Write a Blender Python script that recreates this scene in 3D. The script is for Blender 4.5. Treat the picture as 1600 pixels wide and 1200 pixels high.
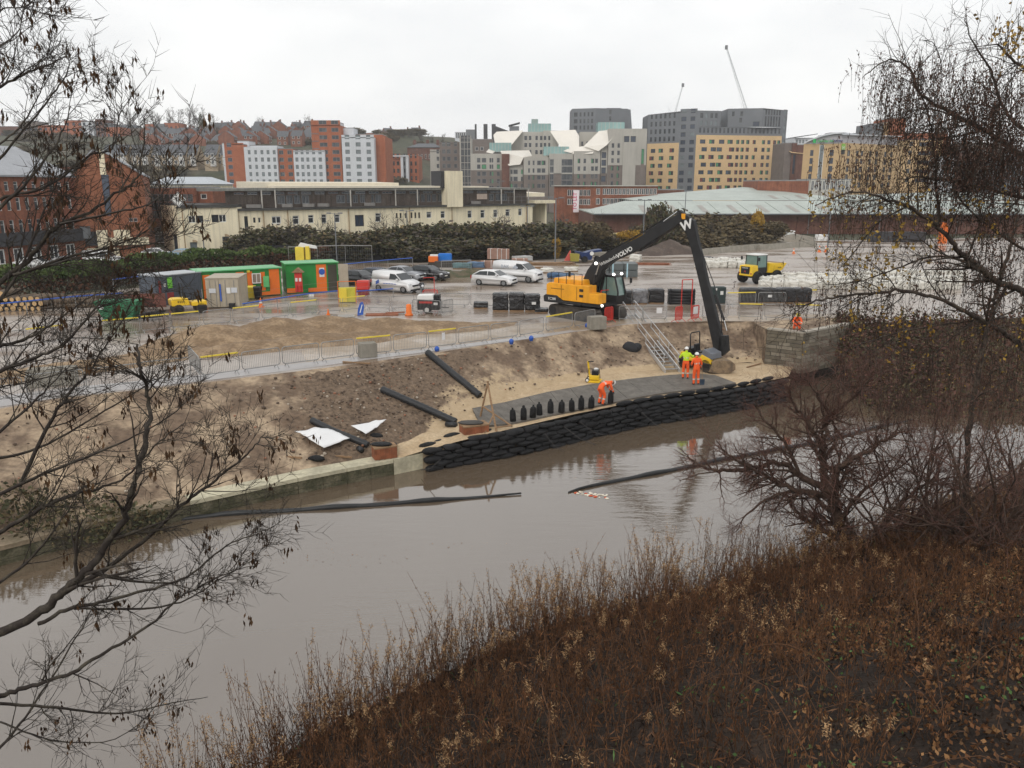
import bpy, bmesh, math, random
import numpy as np
from mathutils import Vector as V, Matrix, noise as MN
from math import sin, cos, pi, sqrt, atan2, radians as R, hypot, floor
random.seed(11); rng = np.random.default_rng(11)
S = bpy.context.scene; COL = S.collection
for o in list(bpy.data.objects): bpy.data.objects.remove(o)
# ---------------------------------------------------------------- camera
H, FPX, TH = 9.3, 1256.0, R(13.86)
cd = bpy.data.cameras.new('camera'); cam = bpy.data.objects.new('camera', cd); COL.objects.link(cam)
cam.location = (0, 0, H); cam.rotation_euler = (pi / 2 - TH, 0, 0)
cd.sensor_width = 36; cd.lens = 36 * FPX / 1600; cd.clip_start = .1; cd.clip_end = 6000
S.camera = cam
# ---------------------------------------------------------------- overcast sky
SUN_EL, SUN_AZ = R(38), R(200)
w = bpy.data.worlds.new('World'); S.world = w; w.use_nodes = True
nt = w.node_tree; nt.nodes.clear()
def wn(t, **k):
    n = nt.nodes.new(t)
    for a, b in k.items(): setattr(n, a, b)
    return n
sky = wn('ShaderNodeTexSky', sky_type='NISHITA', sun_disc=False); sky.sun_elevation = SUN_EL; sky.sun_rotation = SUN_AZ
sky.air_density = 1.5; sky.dust_density = 4
skm = wn('ShaderNodeVectorMath', operation='SCALE'); skm.inputs['Scale'].default_value = .09
tc = wn('ShaderNodeTexCoord'); mp = wn('ShaderNodeMapping'); mp.inputs['Scale'].default_value = (1, 1, 2.6)
nz = wn('ShaderNodeTexNoise'); nz.inputs['Scale'].default_value = 2.3; nz.inputs['Detail'].default_value = 6; nz.inputs['Roughness'].default_value = .55
rp = wn('ShaderNodeValToRGB'); rp.color_ramp.elements[0].position = .36; rp.color_ramp.elements[1].position = .62
rp.color_ramp.elements[0].color = (.80, .81, .825, 1); rp.color_ramp.elements[1].color = (.985, .985, .98, 1)
mx = wn('ShaderNodeMix', data_type='RGBA'); mx.inputs[0].default_value = .93
bg = wn('ShaderNodeBackground'); bg.inputs[1].default_value = 1.17; ow = wn('ShaderNodeOutputWorld')
L = nt.links.new
L(sky.outputs[0], skm.inputs[0]); L(tc.outputs['Generated'], mp.inputs[0]); L(mp.outputs[0], nz.inputs['Vector'])
L(nz.outputs[0], rp.inputs[0]); L(skm.outputs[0], mx.inputs[6]); L(rp.outputs[0], mx.inputs[7])
L(mx.outputs[2], bg.inputs[0]); L(bg.outputs[0], ow.inputs[0])
sl = bpy.data.lights.new('sun', 'SUN'); sl.energy = 1.0; sl.angle = R(25); sl.color = (1, .96, .9)
so = bpy.data.objects.new('sun', sl); COL.objects.link(so)
so.rotation_euler = (pi / 2 - SUN_EL, 0, pi - SUN_AZ)
S.view_settings.view_transform = 'Standard'; S.view_settings.look = 'None'
S.view_settings.exposure = 0.0; S.view_settings.gamma = 1; S.view_settings.use_curve_mapping = False
S.render.engine = 'CYCLES'; S.cycles.max_bounces = 6; S.cycles.transparent_max_bounces = 8
S.cycles.diffuse_bounces = 3; S.cycles.glossy_bounces = 3; S.cycles.volume_bounces = 2
S.cycles.use_denoising = True; S.cycles.volume_step_rate = 10; S.cycles.volume_max_steps = 32
# ---------------------------------------------------------------- picture <-> place
ct, st = cos(TH), sin(TH)
def ray(px, py):
    u, v = (px - 800) / FPX, (600 - py) / FPX
    return V((u, ct + v * st, -st + v * ct))
def P(px, py, z=0.0):                       # point of the place seen at a pixel, on the level z
    d = ray(px, py); t = (z - H) / d.z
    return V((d.x * t, d.y * t, z))
def PD(px, py, y):                          # ... at the distance y
    d = ray(px, py); t = y / d.y
    return V((d.x * t, y, H + d.z * t))
def XD(px, y, z=0.0): return (px - 800) / FPX * (y * ct - (z - H) * st)
def ZD(py, y): return PD(800, py, y).z
def on_plane(px, py, p0, n):
    d = ray(px, py); c = V((0, 0, H)); t = (p0 - c).dot(n) / d.dot(n)
    return c + d * t
# ---------------------------------------------------------------- materials
MATS = {}
def mat(name, col, rough=.75, var=.18, scale=1.5, bump=0., bscale=None, spec=.35, metal=0., streak=0., col2=None, c2pos=(.45, .65), island=0., emit=None, trans=0., detail=5, stretch=(1, 1, 1), r2=None):
    if name in MATS: return MATS[name]
    m = bpy.data.materials.new(name); m.use_nodes = True; t = m.node_tree; n = t.nodes; l = t.links.new
    b = n['Principled BSDF']; b.inputs['Roughness'].default_value = rough; b.inputs['Metallic'].default_value = metal
    b.inputs['Specular IOR Level'].default_value = spec
    c = (*col, 1)
    if emit:
        b.inputs['Base Color'].default_value = c; b.inputs['Emission Color'].default_value = (*col, 1); b.inputs['Emission Strength'].default_value = emit
        MATS[name] = m; return m
    g = n.new('ShaderNodeNewGeometry'); mpn = n.new('ShaderNodeMapping'); mpn.inputs['Scale'].default_value = stretch
    l(g.outputs['Position'], mpn.inputs[0])
    nz = n.new('ShaderNodeTexNoise'); nz.inputs['Scale'].default_value = scale; nz.inputs['Detail'].default_value = detail; nz.inputs['Roughness'].default_value = .6
    l(mpn.outputs[0], nz.inputs['Vector'])
    rp = n.new('ShaderNodeValToRGB'); e = rp.color_ramp.elements
    if col2: e[0].position, e[1].position = c2pos; e[0].color = c; e[1].color = (*col2, 1)
    else:
        e[0].position, e[1].position = .3, .7
        e[0].color = (*[x * (1 - var) for x in col], 1); e[1].color = (*[min(1, x * (1 + var)) for x in col], 1)
    l(nz.outputs[0], rp.inputs[0]); out = rp.outputs[0]
    if col2 and var:
        n2 = n.new('ShaderNodeTexNoise'); n2.inputs['Scale'].default_value = scale * 7.3; n2.inputs['Detail'].default_value = 4
        l(g.outputs['Position'], n2.inputs['Vector'])
        mr = n.new('ShaderNodeMapRange'); mr.inputs[1].default_value = .3; mr.inputs[2].default_value = .7; mr.inputs[3].default_value = 1 - var; mr.inputs[4].default_value = 1 + var
        l(n2.outputs[0], mr.inputs[0]); vm = n.new('ShaderNodeVectorMath'); vm.operation = 'SCALE'
        l(out, vm.inputs[0]); l(mr.outputs[0], vm.inputs['Scale']); out = vm.outputs[0]
    if streak:
        ms = n.new('ShaderNodeMapping'); ms.inputs['Scale'].default_value = (2.2, 2.2, .12); l(g.outputs['Position'], ms.inputs[0])
        ns = n.new('ShaderNodeTexNoise'); ns.inputs['Scale'].default_value = 1.3; ns.inputs['Detail'].default_value = 5; l(ms.outputs[0], ns.inputs['Vector'])
        mr = n.new('ShaderNodeMapRange'); mr.inputs[1].default_value = .42; mr.inputs[2].default_value = .72; mr.inputs[3].default_value = 1; mr.inputs[4].default_value = 1 - streak
        l(ns.outputs[0], mr.inputs[0]); vm = n.new('ShaderNodeVectorMath'); vm.operation = 'SCALE'
        l(out, vm.inputs[0]); l(mr.outputs[0], vm.inputs['Scale']); out = vm.outputs[0]
    if island:
        mr = n.new('ShaderNodeMapRange'); mr.inputs[3].default_value = 1 - island; mr.inputs[4].default_value = 1 + island
        l(g.outputs['Random Per Island'], mr.inputs[0]); vm = n.new('ShaderNodeVectorMath'); vm.operation = 'SCALE'
        l(out, vm.inputs[0]); l(mr.outputs[0], vm.inputs['Scale']); out = vm.outputs[0]
    l(out, b.inputs['Base Color'])
    if r2 is not None:
        mr = n.new('ShaderNodeMapRange'); mr.inputs[1].default_value = .35; mr.inputs[2].default_value = .65; mr.inputs[3].default_value = rough; mr.inputs[4].default_value = r2
        l(nz.outputs[0], mr.inputs[0]); l(mr.outputs[0], b.inputs['Roughness'])
    if bump:
        nb = n.new('ShaderNodeTexNoise'); nb.inputs['Scale'].default_value = bscale or scale * 6; nb.inputs['Detail'].default_value = 6
        l(g.outputs['Position'], nb.inputs['Vector'])
        bp = n.new('ShaderNodeBump'); bp.inputs['Strength'].default_value = bump; bp.inputs['Distance'].default_value = .1
        l(nb.outputs[0], bp.inputs['Height']); l(bp.outputs[0], b.inputs['Normal'])
    if trans:
        b.inputs['Transmission Weight'].default_value = trans
    MATS[name] = m; return m
# ---------------------------------------------------------------- objects
def tag(o, label=None, cat=None, group=None, kind=None):
    if label: o['label'] = label
    if cat: o['category'] = cat
    if group: o['group'] = group
    if kind: o['kind'] = kind
    return o
def thing(name, label, cat, loc=(0, 0, 0), rz=0, group=None):
    o = bpy.data.objects.new(name, None); COL.objects.link(o); o.location = loc; o.rotation_euler = (0, 0, rz)
    return tag(o, label, cat, group)
KIDS = {}
def link(name, me, parent=None, loc=(0, 0, 0), rz=0):
    o = bpy.data.objects.new(name, me); COL.objects.link(o); o.location = loc
    if rz: o.rotation_euler = (0, 0, rz)
    if parent is not None: o.parent = parent; KIDS.setdefault(parent.name, []).append(o)
    return o
def copy_tree(o, parent=None, loc=None, rz=None, label=None, first=True):
    c = o.copy(); COL.objects.link(c)
    if parent is not None: c.parent = parent; KIDS.setdefault(parent.name, []).append(c)
    if loc is not None: c.location = loc
    if rz is not None: c.rotation_euler = (0, 0, rz)
    if label: c['label'] = label
    for k in list(KIDS.get(o.name, ())): copy_tree(k, c)
    return c
def ml(m): return list(m) if isinstance(m, (list, tuple)) else [m]
class MB:
    def __init__(s): s.v = []; s.f = []; s.m = []
    def poly(s, pts, m=0):
        n = len(s.v); s.v += [tuple(p) for p in pts]; s.f.append(tuple(range(n, n + len(pts)))); s.m.append(m); return s
    quad = lambda s, a, b, c, d, m=0: s.poly((a, b, c, d), m)
    def hexa(s, lo, hi, m=0):                 # solid between two rings of equal length
        n = len(lo); b = len(s.v); s.v += [tuple(p) for p in lo] + [tuple(p) for p in hi]
        s.f.append(tuple(range(b + n - 1, b - 1, -1))); s.f.append(tuple(range(b + n, b + 2 * n))); s.m += [m, m]
        for i in range(n):
            j = (i + 1) % n; s.f.append((b + i, b + j, b + n + j, b + n + i)); s.m.append(m)
        return s
    def box(s, c, d, m=0, rz=0, M=None):
        x, y, z = d[0] / 2, d[1] / 2, d[2] / 2; c = V(c)
        M = M or Matrix.Rotation(rz, 3, 'Z')
        q = lambda a: [c + M @ V((i * x, j * y, a)) for i, j in ((-1, -1), (1, -1), (1, 1), (-1, 1))]
        return s.hexa(q(-z), q(z), m)
    def prism(s, pr, o, u, w, t, m=0):          # outline pr in the plane o+u,w, thickened along t
        o, u, w, t = V(o), V(u), V(w), V(t)
        a = [o + u * p[0] + w * p[1] for p in pr]
        return s.hexa(a, [p + t for p in a], m)
    def tube(s, pts, r, n=8, m=0, cap=True):
        pts = [V(p) for p in pts]; k = len(pts); b = len(s.v); rr = r if isinstance(r, (list, tuple)) else [r] * k
        pu = None
        for i, p in enumerate(pts):
            d = (pts[min(i + 1, k - 1)] - pts[max(i - 1, 0)]).normalized()
            if pu is None: pu = d.orthogonal().normalized()
            pu = (pu - d * pu.dot(d)); pu = pu.normalized() if pu.length > 1e-6 else d.orthogonal().normalized()
            q = d.cross(pu)
            s.v += [tuple(p + (pu * cos(2 * pi * a / n) + q * sin(2 * pi * a / n)) * rr[i]) for a in range(n)]
        for i in range(k - 1):
            for a in range(n):
                a2 = (a + 1) % n; s.f.append((b + i * n + a, b + i * n + a2, b + i * n + n + a2, b + i * n + n + a)); s.m.append(m)
        if cap:
            s.f.append(tuple(range(b + n - 1, b - 1, -1))); s.f.append(tuple(range(b + (k - 1) * n, b + k * n))); s.m += [m, m]
        return s
    def ell(s, c, r, m=0, n=10, k=6, M=None, jit=0.):
        c = V(c); b = len(s.v); M = M or Matrix.Identity(3)
        for i in range(k + 1):
            f = pi * i / k
            for a in range(n):
                q = V((sin(f) * cos(2 * pi * a / n) * r[0], sin(f) * sin(2 * pi * a / n) * r[1], cos(f) * r[2]))
                if jit: q *= 1 + jit * MN.noise((c + q) * 1.7)
                s.v.append(tuple(c + M @ q))
        for i in range(k):
            for a in range(n):
                a2 = (a + 1) % n; s.f.append((b + i * n + a, b + i * n + a2, b + i * n + n + a2, b + i * n + n + a)); s.m.append(m)
        return s
    def mesh(s, name, mats, smooth=False, off=None):
        me = bpy.data.meshes.new(name)
        v = s.v if off is None else [(p[0] - off[0], p[1] - off[1], p[2] - off[2]) for p in s.v]
        me.from_pydata(v, [], s.f)
        for x in ml(mats): me.materials.append(x)
        me.polygons.foreach_set('material_index', s.m)
        if smooth: me.polygons.foreach_set('use_smooth', [True] * len(s.f))
        me.update(); return me
    def build(s, name, mats, parent=None, loc=(0, 0, 0), rz=0, smooth=False, world=False, bevel=0, seg=2):
        me = s.mesh(name, mats, smooth, tuple(parent.location) if world and parent is not None else None)
        if bevel:
            bm = bmesh.new(); bm.from_mesh(me); bmesh.ops.remove_doubles(bm, verts=bm.verts, dist=1e-4)
            ed = [e for e in bm.edges if len(e.link_faces) == 2 and e.calc_face_angle(0) > .5]
            bmesh.ops.bevel(bm, geom=ed, offset=bevel, segments=seg, affect='EDGES', profile=.6, clamp_overlap=True)
            bm.to_mesh(me); bm.free()
        return link(name, me, parent, loc, rz)
def solo(mb, name, mats, label, cat, loc=None, group=None, smooth=False, bevel=0, kind=None, rz=0, world=False):   # a thing that is one mesh
    loc = V(loc) if loc is not None else V(mb.v[0])
    me = mb.mesh(name, mats, smooth, tuple(loc) if world else None)
    if bevel:
        bm = bmesh.new(); bm.from_mesh(me); bmesh.ops.remove_doubles(bm, verts=bm.verts, dist=1e-4)
        ed = [e for e in bm.edges if len(e.link_faces) == 2 and e.calc_face_angle(0) > .5]
        bmesh.ops.bevel(bm, geom=ed, offset=bevel, segments=2, affect='EDGES', clamp_overlap=True)
        bm.to_mesh(me); bm.free()
    return tag(link(name, me, None, loc, rz), label, cat, group, kind)
def np_mesh(name, v, f, mats, midx=None, smooth=False):
    v = np.asarray(v, np.float32); f = np.asarray(f, np.int32); me = bpy.data.meshes.new(name); k = f.shape[1]
    me.vertices.add(len(v)); me.vertices.foreach_set('co', v.ravel())
    me.loops.add(f.size); me.loops.foreach_set('vertex_index', f.ravel())
    me.polygons.add(len(f)); me.polygons.foreach_set('loop_start', np.arange(0, f.size, k, dtype=np.int32))
    for x in ml(mats): me.materials.append(x)
    if midx is not None: me.polygons.foreach_set('material_index', np.asarray(midx, np.int32))
    if smooth: me.polygons.foreach_set('use_smooth', np.ones(len(f), bool))
    me.update(calc_edges=True); return me
def tubes_np(lines, n=3):                      # lines: [(points, radii)] -> verts, quads
    by, vs, fs, b = {}, [], [], 0
    for p, r in lines: by.setdefault(len(p), []).append((p, r))
    an = np.arange(n) * 2 * pi / n; ca, sa = np.cos(an)[:, None], np.sin(an)[:, None]
    for k, ls in by.items():
        p = np.array([l[0] for l in ls], float); r = np.array([l[1] for l in ls], float); m = len(ls)
        d = np.gradient(p, axis=1); d /= np.linalg.norm(d, axis=2, keepdims=True) + 1e-9
        u = np.cross(d, np.array([.31, .17, .93])); u /= np.linalg.norm(u, axis=2, keepdims=True) + 1e-9; q = np.cross(d, u)
        vs.append((p[:, :, None, :] + r[:, :, None, None] * (u[:, :, None, :] * ca + q[:, :, None, :] * sa)).reshape(-1, 3))
        i = np.arange(k - 1)[:, None] * n + np.arange(n)[None, :]; j = np.arange(k - 1)[:, None] * n + (np.arange(n)[None, :] + 1) % n
        f = np.stack([i, j, j + n, i + n], -1).reshape(-1, 4); fs.append((f[None] + (np.arange(m) * k * n)[:, None, None]).reshape(-1, 4) + b); b += m * k * n
    return np.concatenate(vs), np.concatenate(fs)
def quads_np(c, size, nrm=None, aspect=.6, droop=None):       # many small leaf-shaped faces
    n = len(c); a = rng.normal(size=(n, 3)); 
    if droop is not None: a = a * (1 - droop) + np.array([0, 0, -1.]) * droop * 1.6
    a /= np.linalg.norm(a, axis=1)[:, None] + 1e-9; b = np.cross(a, rng.normal(size=(n, 3))); b /= np.linalg.norm(b, axis=1)[:, None] + 1e-9
    s = np.asarray(size).reshape(-1, 1) * np.ones((n, 1)); a = a * s; b = b * s * aspect
    v = np.stack([c - a, c - b * .9, c + a, c + b], 1).reshape(-1, 3)
    return v, np.arange(4 * n).reshape(-1, 4)
def text_mesh(txt, size, m, depth=.01, name='lettering', shear=0, bold=0.):
    cu = bpy.data.curves.new(name, 'FONT'); cu.body = txt; cu.size = size; cu.extrude = depth; cu.align_x = 'CENTER'; cu.align_y = 'CENTER'; cu.shear = shear; cu.offset = bold; cu.resolution_u = 3
    o = bpy.data.objects.new(name, cu); COL.objects.link(o); bpy.context.view_layer.update()
    me = bpy.data.meshes.new_from_object(o.evaluated_get(bpy.context.evaluated_depsgraph_get())); me.name = name
    bpy.data.objects.remove(o); bpy.data.curves.remove(cu)
    me.materials.clear(); me.materials.append(m); return me
def text(txt, size, m, parent, loc, xdir, updir, **k):         # lettering laid on a face: reads along xdir, up along updir
    o = link('lettering', text_mesh(txt, size, m, **k), parent)
    x, y = V(xdir).normalized(), V(updir).normalized(); z = x.cross(y)
    M = Matrix((x, y, z)).transposed().to_4x4(); M.translation = V(loc); o.matrix_local = M
    return o
ORD = 'first second third fourth fifth sixth seventh eighth ninth tenth eleventh twelfth thirteenth fourteenth fifteenth sixteenth seventeenth eighteenth nineteenth twentieth'.split(); ORD += ['twenty-' + q for q in ORD[:9]] + ['thirtieth'] + ['thirty-' + q for q in ORD[:9]]
def smst(x, a, b):
    t = min(1, max(0, (x - a) / (b - a))); return t * t * (3 - 2 * t)
def lerp_pts(pts, t):                          # pts: list of V, t in [0,1] by index
    f = t * (len(pts) - 1); i = min(int(f), len(pts) - 2); return pts[i].lerp(pts[i + 1], f - i)
def arc_pts(pts, step):                         # resample a polyline
    out = [pts[0].copy()]; left = step
    for a, b in zip(pts, pts[1:]):
        d = (b - a).length; pos = 0
        while d - pos >= left:
            pos += left; out.append(a.lerp(b, pos / d)); left = step
        left -= d - pos
    return out
ZP, ZW, ZL = -2.2, -3.42, -2.7               # working platform, river, top of the old river wall
def fbm(x, y, s, o=4):
    a, r, f = 0, .5, s
    for _ in range(o): a += r * MN.noise(V((x * f, y * f, 3.1))); f *= 2.1; r *= .5
    return a
def struct(name, me, kind='structure'):
    return tag(link(name, me), kind=kind)
# ---- far ground with the hill on the left
M_GROUND = mat('rough_ground', (.05, .055, .03), col2=(.085, .07, .045), scale=.06, var=.3, rough=.95)
def hz(x, y):
    k = smst(40 + (y - 420) * .25 - x, 0, 120)
    h = 0
    for (y0, z0), (y1, z1) in zip(HP, HP[1:]):
        if y0 <= y < y1: h = z0 + (z1 - z0) * (y - y0) / (y1 - y0)
    if y >= HP[-1][0]: h = HP[-1][1]
    return h * k
HP = [(0, 0), (200, 0), (250, 1), (296, 3), (312, 14), (420, 28), (478, 37.5), (540, 40.5), (640, 42), (900, 40), (1500, 30), (6000, 10)]
xs = np.concatenate([np.linspace(-2500, -420, 8), np.linspace(-400, 400, 50), np.linspace(430, 2500, 8)])
ys = np.concatenate([[58], np.linspace(62, 240, 12), np.linspace(250, 900, 40), np.linspace(1000, 4200, 8)])
gv = [(x, y, hz(x, y) - .06 + (1.2 * fbm(x, y, .02) if y > 260 and x < 60 else 0)) for y in ys for x in xs]
nx = len(xs); gf = [(j * nx + i, j * nx + i + 1, j * nx + nx + i + 1, j * nx + nx + i) for j in range(len(ys) - 1) for i in range(nx - 1)]
struct('ground', np_mesh('ground', gv, gf, M_GROUND, smooth=True))
# ---- embankment, its top edge and toe
TOPPX = [(-420, 700), (-100, 655), (100, 622), (300, 600), (450, 582), (570, 567), (680, 551), (760, 539), (840, 528), (905, 518), (980, 507), (1060, 503), (1130, 501), (1200, 503), (1300, 503), (1350, 505), (1480, 500), (1720, 492)]
TOEPX = [(-420, 960, ZL), (-60, 850, ZL), (140, 808, ZL), (330, 764, ZL), (480, 732, ZL), (600, 710, ZL), (690, 672, -2.4), (790, 622, ZP), (880, 596, ZP), (960, 584, ZP), (1040, 577, ZP), (1110, 570, ZP), (1170, 566, ZP), (1225, 575, ZP - .3), (1312, 566, ZP - .3), (1365, 640, ZW), (1500, 650, ZW), (1800, 650, ZW)]
TOP = [P(*a) for a in TOPPX]; TOE = [P(*a) for a in TOEPX]
# yard: wet tarmac from the top edge back to the hedge
M_YARD = mat('wet_tarmac', (.205, .15, .108), col2=(.37, .325, .285), c2pos=(.42, .60), scale=.2, rough=.10, r2=.5, spec=.5, var=.10, bump=.06, bscale=5, stretch=(.5, 1.2, 1))
BACK = [V(p + (0,)) for p in ((-60, 62), (-50, 63), (-42, 66), (-36, 74), (-29, 86), (-22, 99), (-10, 101), (5, 105), (16, 116), (22, 122), (28, 127), (36, 134), (44, 138), (54, 142), (70, 146), (90, 150), (130, 155))]
mb = MB(); N, K = 160, 14
yv = []
for j in range(K + 1):
    for i in range(N + 1):
        a, b = lerp_pts(TOP, i / N), lerp_pts(BACK, i / N); p = a.lerp(b, j / K); yv.append((p.x, p.y, 0))
yf = [(j * (N + 1) + i, j * (N + 1) + i + 1, (j + 1) * (N + 1) + i + 1, (j + 1) * (N + 1) + i) for j in range(K) for i in range(N)]
struct('yard', np_mesh('yard', yv, yf, M_YARD))
# earth bank with lumps; sand spread towards the toe, dark turned soil in patches
N, K = 260, 46
ev, em = [], []
for i in range(N + 1):
    t = i / N; a, b = lerp_pts(TOP, t), lerp_pts(TOE, t); n = t * (len(TOP) - 1)
    for j in range(K + 1):
        s = j / K; p = a.lerp(b, s)
        prof = s ** (1 - .22 * smst(n, 7.5, 9.5))
        z = a.z + (b.z - a.z) * prof
        k = smst(s, .0, .08) * smst(1 - s, -.02, .12)
        dark = smst(n, 3.3, 4.2) * smst(6.2 - n, 0, 1)
        z += k * (.22 * fbm(p.x, p.y, .55, 5) + (.26 * dark + .06) * abs(fbm(p.x + 9, p.y, 2.1, 4)) + .04 * fbm(p.x, p.y, 5, 3))
        ev.append((p.x, p.y, z + .004 * (1 - s)))
ef = [(i * (K + 1) + j, (i + 1) * (K + 1) + j, (i + 1) * (K + 1) + j + 1, i * (K + 1) + j + 1) for i in range(N) for j in range(K)]
M_SAND = mat('sand', (.42, .31, .19), col2=(.50, .385, .25), scale=1.2, var=.18, rough=.95, bump=.35, bscale=9)
M_RBANK = mat('scrub_bank', (.085, .052, .035), col2=(.07, .06, .03), scale=.8, var=.4, rough=1, bump=.6, bscale=8)
M_EARTH = mat('bank_earth', (.145, .10, .068), col2=(.37, .28, .19), c2pos=(.42, .60), scale=.55, var=.28, rough=.95, bump=.5, bscale=7, detail=8)
def blend_mat():
    m = M_EARTH.copy(); m.name = 'bank_soils'; t = m.node_tree; n = t.nodes; l = t.links.new; b = n['Principled BSDF']
    cur = b.inputs['Base Color'].links[0].from_socket; g = n.new('ShaderNodeNewGeometry')
    for at, c1, c2, sc in (('soil', (.068, .047, .032, 1), (.24, .17, .115, 1), 1.5), ('sand', (.40, .295, .18, 1), (.50, .385, .25, 1), 1.3)):
        a = n.new('ShaderNodeAttribute'); a.attribute_name = at; z = n.new('ShaderNodeTexNoise'); z.inputs['Scale'].default_value = sc * 1.6; z.inputs['Detail'].default_value = 8; z.inputs['Roughness'].default_value = .7; l(g.outputs['Position'], z.inputs['Vector'])
        ad = n.new('ShaderNodeMath'); ad.operation = 'ADD'; l(a.outputs['Fac'], ad.inputs[0]); l(z.outputs[0], ad.inputs[1])
        mr = n.new('ShaderNodeMapRange'); mr.inputs[1].default_value = .93; mr.inputs[2].default_value = 1.1; l(ad.outputs[0], mr.inputs[0])
        z2 = n.new('ShaderNodeTexNoise'); z2.inputs['Scale'].default_value = sc * 3.1; z2.inputs['Detail'].default_value = 9; z2.inputs['Roughness'].default_value = .75; l(g.outputs['Position'], z2.inputs['Vector'])
        rp = n.new('ShaderNodeValToRGB'); e = rp.color_ramp.elements; e[0].position = .36; e[1].position = .68; e[0].color = c1; e[1].color = c2; l(z2.outputs[0], rp.inputs[0])
        mx = n.new('ShaderNodeMix'); mx.data_type = 'RGBA'; l(mr.outputs[0], mx.inputs[0]); l(cur, mx.inputs[6]); l(rp.outputs[0], mx.inputs[7]); cur = mx.outputs[2]
    l(cur, b.inputs['Base Color']); return m
mi = [1 if (i + .5) / N * (len(TOP) - 1) > 14.1 else 0 for i in range(N) for j in range(K)]
soil, sand = [], []
for i in range(N + 1):
    n = i / N * (len(TOP) - 1)
    for j in range(K + 1):
        s = j / K
        soil.append(.97 * smst(n, 3.6, 4.6) * smst(6.8 - n + (.5 - s) * 1.2, 0, .9) * smst(s, 0, .08) * smst(1.25 - s, 0, .35))
        sand.append(smst(n, 5.2, 6.6) * smst(s, .72, 1.0) + .55 * smst(n, 5.4, 6.2) * smst(8 - n, 0, 1) * smst(s, .35, .6))
me = np_mesh('embankment', ev, ef, [blend_mat(), M_RBANK], mi, smooth=True)
for nm_, dat in (('soil', soil), ('sand', sand)): me.attributes.new(nm_, 'FLOAT', 'POINT').data.foreach_set('value', dat)
struct('embankment', me)
# clods and stones on the bank
cv, cf, b = [], [], 0
lines_v = []
me_c = MB()
for _ in range(1500):
    n = random.uniform(.5, 12.6); n = random.gauss(5, .8) if random.random() < .55 else n
    if not .5 < n < 12.8: continue
    s = random.uniform(.06, .93); i = int(n / (len(TOP) - 1) * N); j = int(s * K); x, y, z = ev[i * (K + 1) + j]
    r = random.uniform(.02, .075)
    me_c.ell((x + random.uniform(-.2, .2), y + random.uniform(-.2, .2), z + r * .3), (r, r * random.uniform(.6, 1.3), r * .7), random.choice([0] * 9 + [1, 2]), 6, 3, jit=.9)
tag(me_c.build('stones', [mat('clod', (.10, .07, .05)), mat('stone_pale', (.42, .36, .29)), mat('brick_bit', (.26, .12, .07))]), kind='stuff')
# ---- platform of sand behind the bag wall
OUTPX = [(622, 716, ZL), (660, 704, -2.55), (720, 688, ZP - .08), (800, 669, ZP), (900, 646, ZP), (1000, 626, ZP), (1100, 613, ZP), (1170, 601, ZP), (1232, 588, ZP)]
OUT = [P(*a) for a in OUTPX]
INN = [TOE[5], TOE[5].lerp(TOE[6], .6), TOE[6].lerp(TOE[7], .3), TOE[7], TOE[8], TOE[9], TOE[10], TOE[11], P(1240, 572, ZP)]
N, K = 120, 16; pv = []
for i in range(N + 1):
    a, b = lerp_pts(INN, i / N), lerp_pts(OUT, i / N); a = a + (a - b).normalized() * .8
    for j in range(K + 1):
        p = a.lerp(b, j / K); e = smst(j / K, 0, .2) * smst(1 - j / K, 0, .3)
        pv.append((p.x, p.y, p.z - .02 + e * (.06 + .10 * fbm(p.x, p.y, .8)) * (1.5 if i < 40 else .6)))
pf = [(i * (K + 1) + j, (i + 1) * (K + 1) + j, (i + 1) * (K + 1) + j + 1, i * (K + 1) + j + 1) for i in range(N) for j in range(K)]
struct('sand_platform', np_mesh('sand_platform', pv, pf, M_SAND, smooth=True), 'structure')
# ---- river
def water_mat():
    m = bpy.data.materials.new('river_water'); m.use_nodes = True; t = m.node_tree; n = t.nodes; l = t.links.new
    b = n['Principled BSDF']; b.inputs['Base Color'].default_value = (.115, .085, .058, 1); b.inputs['Roughness'].default_value = .045
    b.inputs['IOR'].default_value = 2.35; b.inputs['Specular IOR Level'].default_value = .5
    g = n.new('ShaderNodeNewGeometry'); mp = n.new('ShaderNodeMapping'); mp.inputs['Rotation'].default_value = (0, 0, R(-34)); mp.inputs['Scale'].default_value = (.5, 2.4, 1)
    l(g.outputs['Position'], mp.inputs[0])
    a = n.new('ShaderNodeTexNoise'); a.inputs['Scale'].default_value = 1.1; a.inputs['Detail'].default_value = 3; l(mp.outputs[0], a.inputs['Vector'])
    c = n.new('ShaderNodeTexNoise'); c.inputs['Scale'].default_value = 4.5; c.inputs['Detail'].default_value = 3; l(mp.outputs[0], c.inputs['Vector'])
    pk = n.new('ShaderNodeTexNoise'); pk.inputs['Scale'].default_value = .09; pk.inputs['Detail'].default_value = 2; l(g.outputs['Position'], pk.inputs['Vector'])
    rp = n.new('ShaderNodeMapRange'); rp.inputs[1].default_value = .42; rp.inputs[2].default_value = .62; rp.inputs[3].default_value = .12; rp.inputs[4].default_value = 1.5; l(pk.outputs[0], rp.inputs[0])
    ad = n.new('ShaderNodeMath'); ad.operation = 'MULTIPLY_ADD'; ad.inputs[1].default_value = .35; l(c.outputs[0], ad.inputs[0]); l(a.outputs[0], ad.inputs[2])
    ml_ = n.new('ShaderNodeMath'); ml_.operation = 'MULTIPLY'; l(ad.outputs[0], ml_.inputs[0]); l(rp.outputs[0], ml_.inputs[1])
    bp = n.new('ShaderNodeBump'); bp.inputs['Strength'].default_value = .11; bp.inputs['Distance'].default_value = .12; l(ml_.outputs[0], bp.inputs['Height']); l(bp.outputs[0], b.inputs['Normal'])
    return m
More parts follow.
